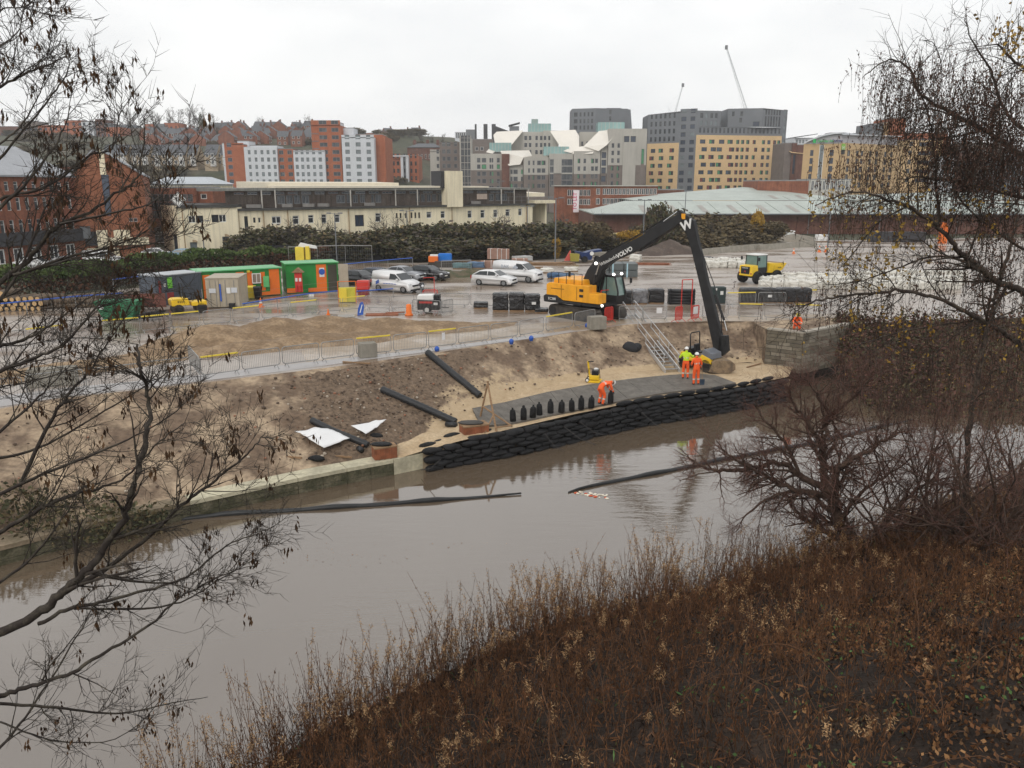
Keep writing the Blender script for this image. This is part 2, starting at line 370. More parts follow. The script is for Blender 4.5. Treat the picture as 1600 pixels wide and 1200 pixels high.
struct('river', MB().quad((-90, -30, ZW), (160, -30, ZW), (160, 75, ZW), (-90, 75, ZW)).mesh('river', water_mat()))
# ---- near bank under the viewer
SHORE = [V(p) for p in ((-40, -6, 0), (-14, 6, 0), (-9, 11.6, 0), (-4.7, 17.0, 0), (0.6, 21.5, 0), (8.0, 24.9, 0), (14, 28, 0), (25, 35, 0), (48, 47, 0), (90, 58, 0))]
def shore_d(x, y):                               # distance from the shoreline, + on the near side
    best, sg = 1e9, 1
    for a, b in zip(SHORE, SHORE[1:]):
        dx, dy = b.x - a.x, b.y - a.y; L2 = dx * dx + dy * dy; t = min(1, max(0, ((x - a.x) * dx + (y - a.y) * dy) / L2))
        ex, ey = x - a.x - dx * t, y - a.y - dy * t; d = hypot(ex, ey)
        if d < best: best = d; sg = 1 if ex * dy - ey * dx > 0 else -1
    return best * sg
def nbz(x, y):
    d = shore_d(x, y)
    return ZW - .1 + (d * .42 if d > 0 else d * .8) + (.25 * fbm(x, y, .35) if d > 0 else 0)
xs = np.linspace(-40, 70, 120); ys = np.linspace(-14, 50, 80)
nv = [(x, y, nbz(x, y)) for y in ys for x in xs]; nx = len(xs)
nf = [(j * nx + i, j * nx + i + 1, j * nx + nx + i + 1, j * nx + nx + i) for j in range(len(ys) - 1) for i in range(nx - 1)]
nf = [f for f in nf if max(nv[k][2] for k in f) > ZW - 1.2 and max(nv[k][2] for k in f) < H - .6]
struct('river_bank', np_mesh('river_bank', nv, nf, mat('leaf_mould', (.02, .013, .009), col2=(.04, .025, .016), scale=1.4, var=.4, rough=1, bump=.6, bscale=12), smooth=True))
# ---- old river wall on the left: pale coping over dark mossy stone
M_COPE = mat('pale_coping', (.50, .46, .33), col2=(.36, .33, .24), scale=.9, var=.15, rough=.85, bump=.15)
M_MUDC = mat('muddy_coping', (.22, .17, .115), col2=(.12, .10, .06), scale=1.1, var=.2, rough=.9, bump=.2)
M_MOSS = mat('mossy_stone', (.06, .058, .032), col2=(.13, .115, .075), scale=1.6, var=.35, rough=.9, bump=.5, bscale=6)
wl = [P(*a) for a in ((-420, 985, ZL), (-60, 868, ZL), (140, 818, ZL), (230, 797, ZL), (350, 771, ZL), (500, 739, ZL), (640, 713, ZL), (715, 697, ZL))]
root = thing('river_wall', 'old river wall with a pale coping over dark mossy stone below the earth bank', 'wall', wl[3])
pts = arc_pts(wl, 2.2)
for i, (a, b) in enumerate(zip(pts, pts[1:])):
    d = (b - a).normalized(); n = V((-d.y, d.x, 0)); e = d * .012
    new = a.x > -6.3
    M1 = MB().prism([(0, 0), (.62 if new else 1.3, 0), (.62 if new else 1.3, -.16 if not new else -.75), (0, -.16 if not new else -.75)], a + e - n * .05, n, V((0, 0, 1)), b - a - 2 * e, 0)
    M1.build('coping_stone', [M_COPE if a.x > -13.2 else M_MUDC], root, world=True)
    if new: continue
    for q in range(3):
        z1 = -.17 - q * .36; o = -.0 - .03 * random.random()
        h = (b - a) / 2
        for r_ in range(2):
            M1 = MB().prism([(o, z1), (.55, z1), (.55, z1 - .345), (o, z1 - .345)], a + h * r_ + e * .8, n, V((0, 0, 1)), h - e * 1.6, 0)
            M1.build('stone', [M_MOSS], root, world=True)
# ================================================================ buildings
GL = mat('window_glass', (.028, .034, .042), col2=(.15, .155, .155), c2pos=(.5, .74), var=.35, scale=.42, rough=.12, spec=.6)
GLB = mat('blue_glass', (.03, .045, .075), var=.4, scale=.4, rough=.1, spec=.6)
GLP = mat('pale_glass', (.16, .19, .20), var=.3, scale=.5, rough=.15, spec=.6)
FW = mat('white_frame', (.7, .7, .68), var=.05); FG = mat('grey_frame', (.16, .17, .18), var=.1); FK = mat('dark_frame', (.04, .04, .045), var=.1)
PGRN = mat('green_panel', (.07, .26, .13), var=.15); PRED = mat('maroon_panel', (.20, .04, .04), var=.15); PBLU = mat('slate_panel', (.06, .09, .14), var=.15)
STY = {'w': (FW, GL, 0, None), 'g': (FG, GL, 0, None), 'k': (FK, GL, 0, None), 'w2': (FW, GL, 1, None), 'g2': (FG, GL, 1, None), 'k2': (FK, GLB, 1, None), 'g3': (FG, GLB, 2, None), 'w3': (FW, GLP, 2, None),
       'gr': (FK, GL, 1, PGRN), 'rd': (FK, GL, 1, PRED), 'bl': (FK, GL, 1, PBLU), 'p': (FW, GLP, 0, None), 'pp': (FG, GLP, 0, None), 'gg': (FK, PGRN, 0, None), 'wl': (FW, GL, 3, None)}
WM = {}
def win_mesh(w, h, sty):
    k = (round(w, 1), round(h, 1), sty)
    if k in WM: return WM[k]
    fr, gl, mul, pan = STY[sty]; b = MB(); f = min(.12, w * .09); x, z = w / 2, h / 2; ms = [fr, gl] + ([pan] if pan else [])
    if pan:
        b.quad((-x, 0, -z), (0, 0, -z), (0, 0, z), (-x, 0, z), 2); b.quad((0, 0, -z), (x, 0, -z), (x, 0, z), (0, 0, z), 1)
    else: b.quad((-x, 0, -z), (x, 0, -z), (x, 0, z), (-x, 0, z), 1)
    for c, d in (((-x + f / 2, -.05, 0), (f, .1, h)), ((x - f / 2, -.05, 0), (f, .1, h)), ((0, -.05, -z + f / 2), (w - 2 * f, .1, f)), ((0, -.05, z - f / 2), (w - 2 * f, .1, f))): b.box(c, d, 0)
    if mul in (1, 2):
        for q in range(mul): b.box((-x + w * (q + 1) / (mul + 1), -.045, 0), (f * .8, .08, h - 2 * f), 0)
    if mul == 3: b.box((0, -.045, z * .35), (w - 2 * f, .08, f * .8), 0)
    WM[k] = b.mesh('window', ms); return WM[k]
class Bld:
    def __init__(s, name, label, cat, base, mats, group=None):
        s.root = thing(name, label, cat, base, 0, group); s.w = MB(); s.mats = mats; s.pm = {}
    def facade(s, A, B, z0, z1, m=0, wins=(), z1b=None, rec=.16, sill=False):
        A, B = V((A[0], A[1], 0)), V((B[0], B[1], 0)); Ln = (B - A).length; u = (B - A) / Ln; n = V((u.y, -u.x, 0))   # n towards the viewer
        ss = sorted({0, Ln, *[a for w in wins for a in w[:2]]}); zz = sorted({z0, z1, *[a for w in wins for a in w[2:4]]})
        pt = lambda a, z, d=0: A + u * a - n * d + V((0, 0, z))
        for i in range(len(zz) - 1):
            za, zb = zz[i], zz[i + 1]; zm = (za + zb) / 2; row = [w for w in wins if w[2] < zm < w[3]]; row.sort(); c = 0
            for w in row:
                if w[0] > c + 1e-4: s.w.quad(pt(c, za), pt(w[0], za), pt(w[0], zb), pt(c, zb), m)
                c = w[1]
            if c < Ln - 1e-4: s.w.quad(pt(c, za), pt(Ln, za), pt(Ln, zb), pt(c, zb), m)
        if z1b: s.w.poly((pt(0, z1), pt(Ln, z1), pt(Ln, z1b)), m) if z1b > z1 else None
        ang = atan2(u.y, u.x)
        for w in wins:
            a, b, za, zb, st_ = w[:5]
            for q in ((pt(a, za), pt(b, za), pt(b, za, rec), pt(a, za, rec)), (pt(a, zb), pt(b, zb), pt(b, zb, rec), pt(a, zb, rec)), (pt(a, za), pt(a, zb), pt(a, zb, rec), pt(a, za, rec)), (pt(b, za), pt(b, zb), pt(b, zb, rec), pt(b, za, rec))): s.w.quad(*q, m)
            if st_ == 'hole': continue
            c = pt((a + b) / 2, (za + zb) / 2, rec - .01) - s.root.location
            o = link('window' if st_ != 'gg' else 'panel', win_mesh(b - a, zb - za, st_), s.root, c, ang)
            k = ((b - a) / round(b - a, 1) if round(b - a, 1) else 1); o.scale = ((b - a) / max(.1, round(b - a, 1)), 1, (zb - za) / max(.1, round(zb - za, 1)))
    def block(s, pts, dep, z0, z1, ms=0, wins=None, roof=None, cap=0.):          # pts: visible corners left to right; closed behind at depth dep
        pts = [V((p[0], p[1], 0)) for p in pts]; ms = ms if isinstance(ms, (list, tuple)) else [ms] * (len(pts) - 1)
        for i, (a, b) in enumerate(zip(pts, pts[1:])): s.facade(a, b, z0, z1, ms[i], (wins or {}).get(i, ()))
        bk = [pts[-1] + V((0, dep, 0)), pts[0] + V((0, dep, 0))]
        for a, b in ((pts[-1], bk[0]), (bk[0], bk[1]), (bk[1], pts[0])): s.w.quad(a + V((0, 0, z0)), b + V((0, 0, z0)), b + V((0, 0, z1)), a + V((0, 0, z1)), ms[0])
        r = MB().hexa([p + V((0, 0, z1)) for p in pts + bk], [p + V((0, 0, z1 + .25 + cap)) for p in pts + bk])
        r.build('roof', [s.mats[roof] if roof is not None else MATS['flat_roof']], s.root, world=True)
    def part(s, name, mb, m): return mb.build(name, m, s.root, world=True)
    def done(s): s.w.build('wall', s.mats, s.root, world=True); return s.root
mat('flat_roof', (.22, .22, .22), var=.2, scale=.4, rough=.6)
def X(px, y, z=10.): return (XD(px, y, z), y)
def rows(A, B, pxa, pxb, xs, zs, h, st_, w=None, jitter=None):   # windows: px spans along a facade between pixels pxa..pxb, bottoms zs
    Ln = hypot(B[0] - A[0], B[1] - A[1]); out = []
    for zi, z in enumerate(zs):
        for xi, x in enumerate(xs):
            a, b = ((x[0] - pxa) / (pxb - pxa) * Ln, (x[1] - pxa) / (pxb - pxa) * Ln) if isinstance(x, tuple) else ((x - pxa) / (pxb - pxa) * Ln, (x - pxa) / (pxb - pxa) * Ln + w)
            s = st_ if isinstance(st_, str) else st_[int(rng.integers(len(st_)))]
            out.append((a, b, z, z + h, s))
    return out
BRK = mat('red_brick', (.20, .072, .042), col2=(.27, .105, .06), scale=.7, var=.2, rough=.9, streak=.25)
BRK2 = mat('dark_brick', (.13, .055, .04), col2=(.17, .08, .055), scale=.6, var=.2, rough=.9, streak=.3)
BRO = mat('orange_brick', (.34, .105, .05), col2=(.39, .135, .065), scale=.5, var=.15, rough=.9, streak=.15)
WHT = mat('pale_cladding', (.58, .60, .63), var=.05, scale=.15, rough=.7, streak=.10)
CRM = mat('cream_render', (.66, .59, .43), var=.10, scale=.5, rough=.9, streak=.32)
SLT = mat('slate_roof', (.085, .09, .10), var=.25, scale=1.2, rough=.65)
GRC = mat('grey_cladding', (.155, .165, .18), var=.10, scale=.15, rough=.7)
BEI = mat('buff_cladding', (.42, .40, .36), var=.06, scale=.2, rough=.8, streak=.12)
TAU = mat('taupe_brick', (.17, .14, .125), var=.14, scale=.5, rough=.9)
WRF = mat('pale_roof', (.72, .68, .61), var=.04, scale=.2, rough=.5)
TEL = mat('teal_glass', (.22, .36, .35), var=.12, scale=.3, rough=.15, spec=.6)
ORG = mat('apricot_brick', (.64, .45, .245), var=.06, scale=.4, rough=.9)
# --- white and red student flats (two joined towers)
d = 292; fh = 10.4 / FPX * d * 1.02
b = Bld('student_flats', 'long mid height block of student flats in white and red brick bays', 'apartment building', (*X(430, d), 0), [BRO, WHT, GRC])
T = lambda py, dd=d: ZD(py, dd)
zs = [T(296) + i * fh for i in range(6)]
segs = [(355, 385, 0, 226, [(359, 366)], 'g3'), (385, 436, 1, 231, [(391, 395), (401, 405), (410.5, 415), (420, 424.5), (429.5, 434)], 'pp'), (436, 461, 0, 233, [(439, 446), (452, 459)], 'g2'), (461, 510, 1, 237, [(464, 468.5), (472.5, 477), (481, 485.5), (490.5, 495), (500, 505)], 'pp')]
for i, (a, c, m, top, wx, sw) in enumerate(segs):
    A, B = X(a, d - (1.2 if m else 0)), X(c, d - (1.2 if m else 0))
    n = 7 if top < 233 and m == 0 else 6
    zz = [T(298) + k * fh for k in range(6 if top > 228 else 7)]
    b.block([A, B], 16, 0, T(top), m, {0: rows(A, B, a, c, wx, zz, 1.4, sw)}, roof=1 if m else 2)
A, B = X(352, d + 3), X(355, d + 1); b.block([A, B], 10, 0, T(224), 1)
A, B = X(376, d + 4), X(393, d + 4); b.block([A, B], 8, 0, T(220), 1); A, B = X(390, d + 5), X(437, d + 5); b.block([A, B], 8, 0, T(227), 1)
b.done()
b = Bld('student_flats', 'taller white and red brick tower block with a white plant room on top', 'apartment building', (*X(548, d), 0), [BRO, WHT, GRC])
for (a, c, m, top, wx, sw, off, n) in ((491, 536, 0, 197, [(503, 515), (522, 533)], 'g2', 0, 10), (537, 587, 1, 216, [(542, 549), (558.5, 566), (575, 581.5)], 'pp', -1.5, 8), (587, 604, 0, 214, [], 'g', 2, 8)):
    A, B = X(a, d + off), X(c, d + off); zz = [T(297.5) + k * fh for k in range(n)]
    b.block([A, B], 18, 0, T(top), m, {0: rows(A, B, a, c, wx, zz, 1.4, sw)} if wx else None, roof=0 if not m else 1)
for k in range(9):
    A = V((*X(491, d - .07), T(297.5) + k * fh - .6)); B = V((*X(502, d - .07), A.z)); b.part('band_course', MB().box((A + B) / 2, ((B - A).length, .12, .25)), [GRC])
for a, c, top in ((516, 535, 190), (536, 556, 199)):
    A, B = X(a, d + 5), X(c, d + 5); b.block([A, B], 8, 20, T(top), 1)
for px in (515, 520, 535): b.part('mast', MB().tube([(XD(px, d + 6), d + 6, T(192)), (XD(px, d + 6), d + 6, T(186))], .12, 5), [FG])
A, B = X(556, d + 9), X(600, d + 9); b.block([A, B], 10, 0, T(208), 0)
b.done()
# --- small blocks between the flats and the buff complex
d = 350; b = Bld('brick_flats', 'narrow brick and teal block with a white framed end between tower and chimney', 'apartment building', (*X(628, d), 0), [BRO, WHT, TEL, GRC])
T = lambda py, dd=350: ZD(py, dd)
for a, c, m, top, off in ((605, 611, 2, 252, -1), (611, 627, 0, 250, 0), (627, 631, 1, 245, -1.3), (631, 635, 3, 247, -.5), (635, 639, 1, 245, -1.3), (639, 655, 0, 243, 2)):
    A, B = X(a, d + off), X(c, d + off)
    b.block([A, B], 14, 0, T(top), m, {0: rows(A, B, a, c, [(614, 618), (621, 625)] if a == 611 else [(642, 645), (649, 652)] if a == 639 else [(632, 634)] if a == 631 else [], [T(293) + 3 * k for k in range(5)], 1.7, 'k')})
A, B = X(604, d - 1.5), X(640, d - 1.5); b.part('parapet', MB().box(((A[0] + B[0]) / 2, d - 1.4, T(245) + .3), (B[0] - A[0], .5, .5)), [WHT])
b.done()
d = 420; T = lambda py: ZD(py, d)
b = Bld('brick_mill', 'old dark brick building with hipped slate roof peeping between the blocks', 'building', (*X(664, d), 0), [BRK2])
A, B = X(638, d), X(692, d); b.block([A, B], 18, 0, T(231), 0, {0: rows(A, B, 638, 692, [(641 + 6 * i, 643.4 + 6 * i) for i in range(8)], [T(248), T(262)], 2.2, 'w')})
b.part('hipped_roof', MB().hexa([(A[0], d - .6, T(231) + .3), (B[0], d - .6, T(231) + .3), (B[0], d + 18, T(231) + .3), (A[0], d + 18, T(231) + .3)], [(A[0] + 5, d + 7, T(223)), (B[0] - 5, d + 7, T(223)), (B[0] - 5, d + 11, T(223)), (A[0] + 5, d + 11, T(223))]), [SLT])
for px in (648, 668, 684): b.part('chimney', MB().box((XD(px, d), d + 8, T(222)), (1.4, 1.2, 3)), [BRK2])
b.done()
d = 335; T = lambda py: ZD(py, d)
b = Bld('taupe_flats', 'grey brown block of flats with a pale window bay beside the dark glass tower', 'apartment building', (*X(703, d), 0), [TAU, BEI])
for a, c, m, top, wx, off in ((673, 688, 1, 237, [(683, 687)], 1), (688, 719, 0, 225, [(692, 697), (699, 705), (710, 715)], 0)):
    A, B = X(a, d + off), X(c, d + off); b.block([A, B], 14, 0, T(top), m, {0: rows(A, B, a, c, wx, [T(296) + 2.8 * k for k in range(6 if off else 7)], 1.6, 'g')})
b.done()
b = Bld('glass_stair_tower', 'slim dark glazed tower with a pale frame left of the buff complex', 'tower', (*X(728, 330), 0), [BEI, FK])
d = 330; A, B = X(719, d), X(737, d); b.block([A, B], 10, 0, T(216), 0, {0: rows(A, B, 719, 737, [(721, 726), (726.6, 731), (731.6, 735.5)], [T(296) + 2.6 * k for k in range(8)], 2.4, 'k')}); b.done()
b = Bld('dark_hall', 'dark slate coloured hall roofline behind the buff complex', 'building', (*X(750, 390), 0), [TAU, GRC])
d = 390; A, B = X(737, d), X(770, d); b.block([A, B], 12, 0, ZD(218, d), 0, {0: rows(A, B, 737, 770, [(743, 748), (751, 756)], [ZD(235, d)], 1.6, 'w')}); b.done()
b = Bld('office_block', 'pale striped office block far off on the skyline near three chimneys', 'office', (*X(727, 520), 0), [WHT, FG])
d = 520; A, B = X(712, d), X(729, d); b.block([A, B], 12, 0, ZD(207, d), 0, {0: rows(A, B, 712, 729, [(714 + 3 * i, 716 + 3 * i) for i in range(5)], [ZD(216, d)], 3.2, 'k')}); A, B = X(729, d), X(743, d); b.block([A, B], 12, 0, ZD(203, d), 1); b.done()
for px, top, wd, lb in ((744.5, 194, 1.0, 'thin'), (759.5, 194, 2.2, 'broad'), (772, 194, 2.2, 'third')):
    d = 470; solo(MB().hexa([(XD(px, d) + q[0] * wd * .55, d + q[1] * wd * .55, 10) for q in ((-1, -1), (1, -1), (1, 1), (-1, 1))], [(XD(px, d) + q[0] * wd * .5, d + q[1] * wd * .5, ZD(top, d)) for q in ((-1, -1), (1, -1), (1, 1), (-1, 1))]), 'chimney_stack', [FK],
         {'thin': 'thin dark chimney stack on the skyline, nearest the striped office', 'broad': 'dark square chimney stack on the skyline in the middle of three', 'third': 'dark chimney stack joined to a sloping black roof'}[lb], 'chimney', (XD(px, d), d, 10), 'chimneys on the skyline', world=True)
b = Bld('black_roof_hall', 'black monopitch hall on the skyline beside the dark chimney', 'building', (*X(790, 480), 0), [FK, GRC])
d = 480; A, B = X(770, d), X(812, d); b.block([A, B], 20, 0, ZD(212, d), 0)
b.part('sloping_roof', MB().prism([(0, 0), (B[0] - A[0], 0), (0, ZD(196, d) - ZD(212, d))], (A[0], d - .1, ZD(212, d) + .3), (1, 0, 0), (0, 0, 1), (0, 20, 0)), [FK])
A, B = X(796, d - 6), X(811, d - 6); b.block([A, B], 8, 0, ZD(199, d), 1); b.part('canopy', MB().prism([(0, 0), (6.4, 1.6), (6.4, 2.1), (0, .5)], (A[0] - .5, d - 7, ZD(199, d) + .3), (1, 0, 0), (0, 0, 1), (0, 9, 0)), [FK]); b.done()
# --- buff stepped complex with pale folded roofs
d = 295; T = lambda py, dd=295: ZD(py, dd)
b = Bld('stepped_flats', 'buff and brown stepped student complex with big pale folded roofs and teal glass boxes', 'apartment building', (*X(870, d), 0), [BEI, TAU, WRF, TEL, BRK2])
fz = 2.78; z_ = lambda py: T(py)
def wall2(a, c, top, split, off, wins_px, pys, st_='g', h=1.55, dep=16, split_m=(1, 0)):
    A, B = X(a, d + off), X(c, d + off); dd = d + off
    lo = [p for p in pys if p > split]; hi = [p for p in pys if p <= split]
    b.facade(A, B, 0, ZD(split, dd), split_m[0], rows(A, B, a, c, wins_px, [ZD(p, dd) for p in lo], h, st_))
    b.facade(A, B, ZD(split, dd), ZD(top, dd), split_m[1], rows(A, B, a, c, wins_px, [ZD(p, dd) for p in hi], h, st_))
    for p, q in ((A, (A[0], A[1] + dep)), (B, (B[0], B[1] + dep))): b.w.quad((*p, 0), (*q, 0), (*q, ZD(top, dd)), (*p, ZD(top, dd)), 0)
    b.w.quad((*A, ZD(top, dd)), (*B, ZD(top, dd)), (B[0], B[1] + dep, ZD(top, dd)), (A[0], A[1] + dep, ZD(top, dd)), 2)
# front row
wall2(736, 785, 240, 266, 0, [(745.5, 751), (753, 760), (765, 768), (768.6, 771), (776.5, 781)], [254, 264, 275, 286.5, 297], ['g', 'gg', 'g', 'g'])
wall2(796, 817, 258, 283, -1, [(797.5, 801), (802, 809), (814, 818 - 1.2)], [272, 283, 294], ['g', 'gg', 'g'])
wall2(818, 857, 246, 273, -2, [(825, 828), (832, 835), (839, 845), (846, 852)], [258, 270, 281, 294], ['g', 'g', 'gr', 'g2'])
wall2(858, 895, 240, 272, -3, [(859, 865), (877, 895 - .8)], [259, 270, 281, 292], 'g2', 2.2)
wall2(896, 937, 236, 272, -3.5, [(902, 906), (911, 915), (923, 927.5), (929, 933.5)], [255, 267, 279, 291], ['g', 'g', 'g2', 'gr'])
wall2(938, 948, 228, 271, -3, [(939, 946)], [247, 259, 271, 284], 'k2', 2.0)
wall2(949, 1008, 201, 258, -4, [(954, 958), (963, 967), (973, 977.5), (982, 986), (987, 991.5)], [231, 242.5, 254.5, 266.5, 278, 290], ['g', 'g', 'g', 'gr'])
wall2(972, 992, 212, 222, -4.3, [(973, 981), (983, 991)], [222], 'k2', 2.0, dep=.2, split_m=(0, 0))
wall2(1000, 1005, 228, 256, -4.3, [(1000.5, 1004.5)], [256], 'gg', 5, dep=.2)
A, B = X(784, d - 2), X(796, d - 2); b.block([A, B], 14, 0, T(242), 4, roof=4)
# upper rear row
wall2(799, 848, 206, 248, 14, [(819, 823.5), (826, 830), (836, 840), (848 - 5, 847)], [219, 230, 241], 'k')
wall2(848, 872, 204, 250, 13, [(849, 853), (856, 859)], [219, 230], 'k')
wall2(905, 935, 206, 250, 12, [(907, 910), (915, 918.5)], [228], 'k')
def fold(name, m, *q): b.part(name, MB().hexa([V(p) for p in q], [V(p) + V((0, .25, .3)) for p in q]), [m])
pd = lambda px, py, dd: tuple(PD(px, py, dd))
fold('folded_roof', WRF, pd(771, 212, d + 12), pd(776, 207, d + 13), pd(817, 205, d + 13), pd(795, 232, d + 3), pd(773, 223, d + 4))
fold('folded_roof', WRF, pd(782, 237, d - .6), pd(827, 236, d + 8), pd(831, 244, d + 4), pd(818, 246, d - 1.6), pd(813, 257, d - 2.2), pd(795, 259, d - 2.2))
fold('folded_roof', WRF, pd(860, 206, d + 10), pd(899, 204, d + 11), pd(905, 214, d + 8), pd(905, 230, d + 2), pd(893, 239, d - 1), pd(880, 236, d + 1))
fold('folded_roof', WRF, pd(913, 229, d - 2), pd(936, 206, d + 4), pd(967, 203, d - 3.5), pd(949, 226, d - 4.5), pd(935, 236, d - 4.5))
fold('folded_roof', WRF, pd(894, 241, d - 3), pd(900, 231, d), pd(934, 228, d - 2), pd(926, 240, d - 4))
fold('folded_roof', WRF, pd(760, 238, d), pd(768, 230, d + 6), pd(774, 236, d + 4), pd(770, 240, d))
for a, c, top, bot, off in ((765, 799, 223, 237, 3), (849, 888, 229, 243, 1), (825, 860, 193, 206, 15), (932, 973, 191, 206, 10), (830, 840, 186, 193, 18)):
    A, B = X(a, d + off), X(c, d + off); q = MB().hexa([(*A, ZD(bot, d + off)), (*B, ZD(bot, d + off)), (B[0], B[1] + 7, ZD(bot, d + off)), (A[0], A[1] + 7, ZD(bot, d + off))], [(*A, ZD(top, d + off)), (*B, ZD(top, d + off)), (B[0], B[1] + 7, ZD(top, d + off)), (A[0], A[1] + 7, ZD(top, d + off))])
    b.part('glass_box', q, [TEL])
    for k in range(1, 7): x = A[0] + (B[0] - A[0]) * k / 7; b.w.box((x, A[1] - .04, (ZD(top, d + off) + ZD(bot, d + off)) / 2), (.12, .08, ZD(top, d + off) - ZD(bot, d + off)), 0)
b.done()
# --- grey tower behind
d = 335; T = lambda py: ZD(py, d)
b = Bld('grey_tower', 'leaning grey clad tower behind the buff complex with a slanting east edge', 'tower', (*X(940, d), 0), [GRC])
A, M_, B = X(892, d), X(928, d - 3), X(978, d)
zt = T(171)
b.block([A, M_, B], 14, 0, zt, 0, {0: rows(A, M_, 892, 928, [(895, 900.5), (904, 906.5), (910, 912.5), (916, 918.5), (921.5, 924.5)], [T(182.5), T(193), T(203), T(214)], 1.6, 'k'), 1: rows(M_, B, 928, 978, [(949, 952)], [T(179), T(189)], 1.6, 'k')}, roof=0)
b.part('slanted_end', MB().hexa([(B[0], d - .05, 0), (X(997, d)[0], d, 0), (X(997, d)[0], d + 14, 0), (B[0], d + 14, 0)], [(B[0], d - .05, zt), (X(981.5, d)[0], d, zt), (X(981.5, d)[0], d + 14, zt), (B[0], d + 14, zt)]), [GRC])
A, B = X(945, d + 2), X(967, d + 2); b.block([A, B], 6, zt, T(169), 0, roof=0); b.done()
# --- apricot and grey block
d = 318; T = lambda py, dd=318: ZD(py, dd); fz = 11.05 / FPX * d
b = Bld('apricot_flats', 'large apricot brick and grey student block of coloured windows with two grey rooftop towers', 'apartment building', (*X(1115, d), 0), [ORG, GRC])
C0, C1, C2, C3, C4 = X(1009, d + 8), X(1058, d), X(1084, d - 3), X(1216, d + 4), X(1222, d + 6)
col = ['gr', 'rd', 'bl', 'k2', 'rd', 'gr']
zr = [T(297) + fz * k for k in range(8)]
zsp = T(223)
def pair(xs, w=7): return [(x, x + w) for x in xs]
o1 = []
for k, z in enumerate(zr): o1 += rows(C0, C1, 1009, 1058, pair([1013 + (2 if k % 2 else 0), 1028 - (1 if k % 2 else 0), 1041 + (3 if k % 3 else 0)]), [z], 1.5, col)
b.facade(C0, C1, 0, zsp, 0, [w for w in o1 if w[3] < zsp]); zg = [zsp + .7 + fz * k for k in range(4)]
b.facade(C0, C1, zsp, T(177), 1, rows(C0, C1, 1009, 1058, [(1013 + 7 * i, 1016 + 7 * i) for i in range(6)], zg, 1.7, 'k'))
zt = T(175)
b.facade(C1, C2, 0, zt, 1, rows(C1, C2, 1058, 1084, [(1060, 1067.5), (1074, 1081)], [T(297) + fz * k for k in range(11)], 1.6, ['k2', 'pp', 'k2']))
o1 = []
zs2 = T(211.5)
for k, z in enumerate([T(296) + fz * k for k in range(8)]):
    sh = 3 if k % 2 else 0
    o1 += rows(C2, C3, 1084, 1216, pair([1090 + sh, 1104 + sh, 1119 - sh, 1132 + sh], 8.2) + pair([1145.5, 1153, 1161, 1173 + sh - 2, 1185.5, 1194, 1203 + (k % 2), 1209.5][:8], 4.8) , [z], 1.5, col)
b.facade(C2, C3, 0, zs2, 0, sorted(w for w in o1 if w[3] < zs2 - .2))
b.facade(C2, C3, zs2, T(198.5), 1, rows(C2, C3, 1084, 1216, [(1088 + 6.1 * i, 1090.8 + 6.1 * i) for i in range(21)], [T(208)], 1.8, 'k'))
b.facade(C3, C4, 0, T(171.5), 1, rows(C3, C4, 1216, 1222, [(1217, 1221)], [T(296) + fz * k for k in range(11)], 1.6, 'pp'))
A, B = C2, X(1120, d - 1.3)
b.facade(A, B, T(198.5), T(175), 1, rows(A, B, 1084, 1120, [(1088.5, 1093), (1096, 1100), (1104, 1108), (1111, 1115)], [T(196.5), T(185)], 1.7, ['pp', 'k']))
b.part('roof', MB().hexa([(*C0, T(177)), (*C1, zt), (*C2, zt), (*B, zt), (B[0], d + 22, zt), (C0[0], d + 22, T(177))], [(*C0, T(176.4)), (*C1, zt + .3), (*C2, zt + .3), (*B, zt + .3), (B[0], d + 22, zt + .3), (C0[0], d + 22, T(176.4))]), [GRC])
b.w.quad((*B, T(198.5)), (B[0], d + 22, T(198.5)), (B[0], d + 22, zt), (*B, zt), 1); b.w.quad((*C0, 0), (C0[0], d + 22, 0), (C0[0], d + 22, T(177)), (*C0, T(177)), 1)
A, M_, Bq = X(1131, d + 2), X(1184, d - .2), C3
b.facade(A, M_, T(198.5), T(169.5), 1, rows(A, M_, 1131, 1184, [(1137, 1141), (1150, 1154)], [T(181)], 1.7, 'k') + rows(A, M_, 1131, 1184, [(1149, 1153)], [T(191)], 1.7, 'k') + rows(A, M_, 1131, 1184, [(1170, 1180)], [T(199 - .5) + .3], 1.7, 'k2'))
b.facade(M_, Bq, T(198.5), T(171), 1, rows(M_, Bq, 1184, 1216, [(1188 + 4.2 * i, 1190.3 + 4.2 * i) for i in range(6)], [T(199) + .5, T(189), T(179)], 1.8, 'k'))
b.part('roof', MB().hexa([(*A, T(169.5)), (*M_, T(169.5)), (*Bq, T(171)), (*C4, T(171)), (C4[0], d + 22, T(171)), (A[0], d + 22, T(169.5))], [(*A, T(169)), (*M_, T(169)), (*Bq, T(170.4)), (*C4, T(170.4)), (C4[0], d + 22, T(170.4)), (A[0], d + 22, T(169))]), [GRC])
b.w.quad((*A, T(198.5)), (A[0], d + 22, T(198.5)), (A[0], d + 22, T(169.5)), (*A, T(169.5)), 1)
b.part('deck_roof', MB().hexa([(*C2, T(198.5) - .2), (*C3, T(198.5) - .2), (C3[0], d + 22, T(198.5) - .2), (C2[0], d + 22, T(198.5) - .2)], [(*C2, T(198.5) - .05), (*C3, T(198.5) - .05), (C3[0], d + 22, T(198.5) - .05), (C2[0], d + 22, T(198.5) - .05)]), [GRC])
b.done()
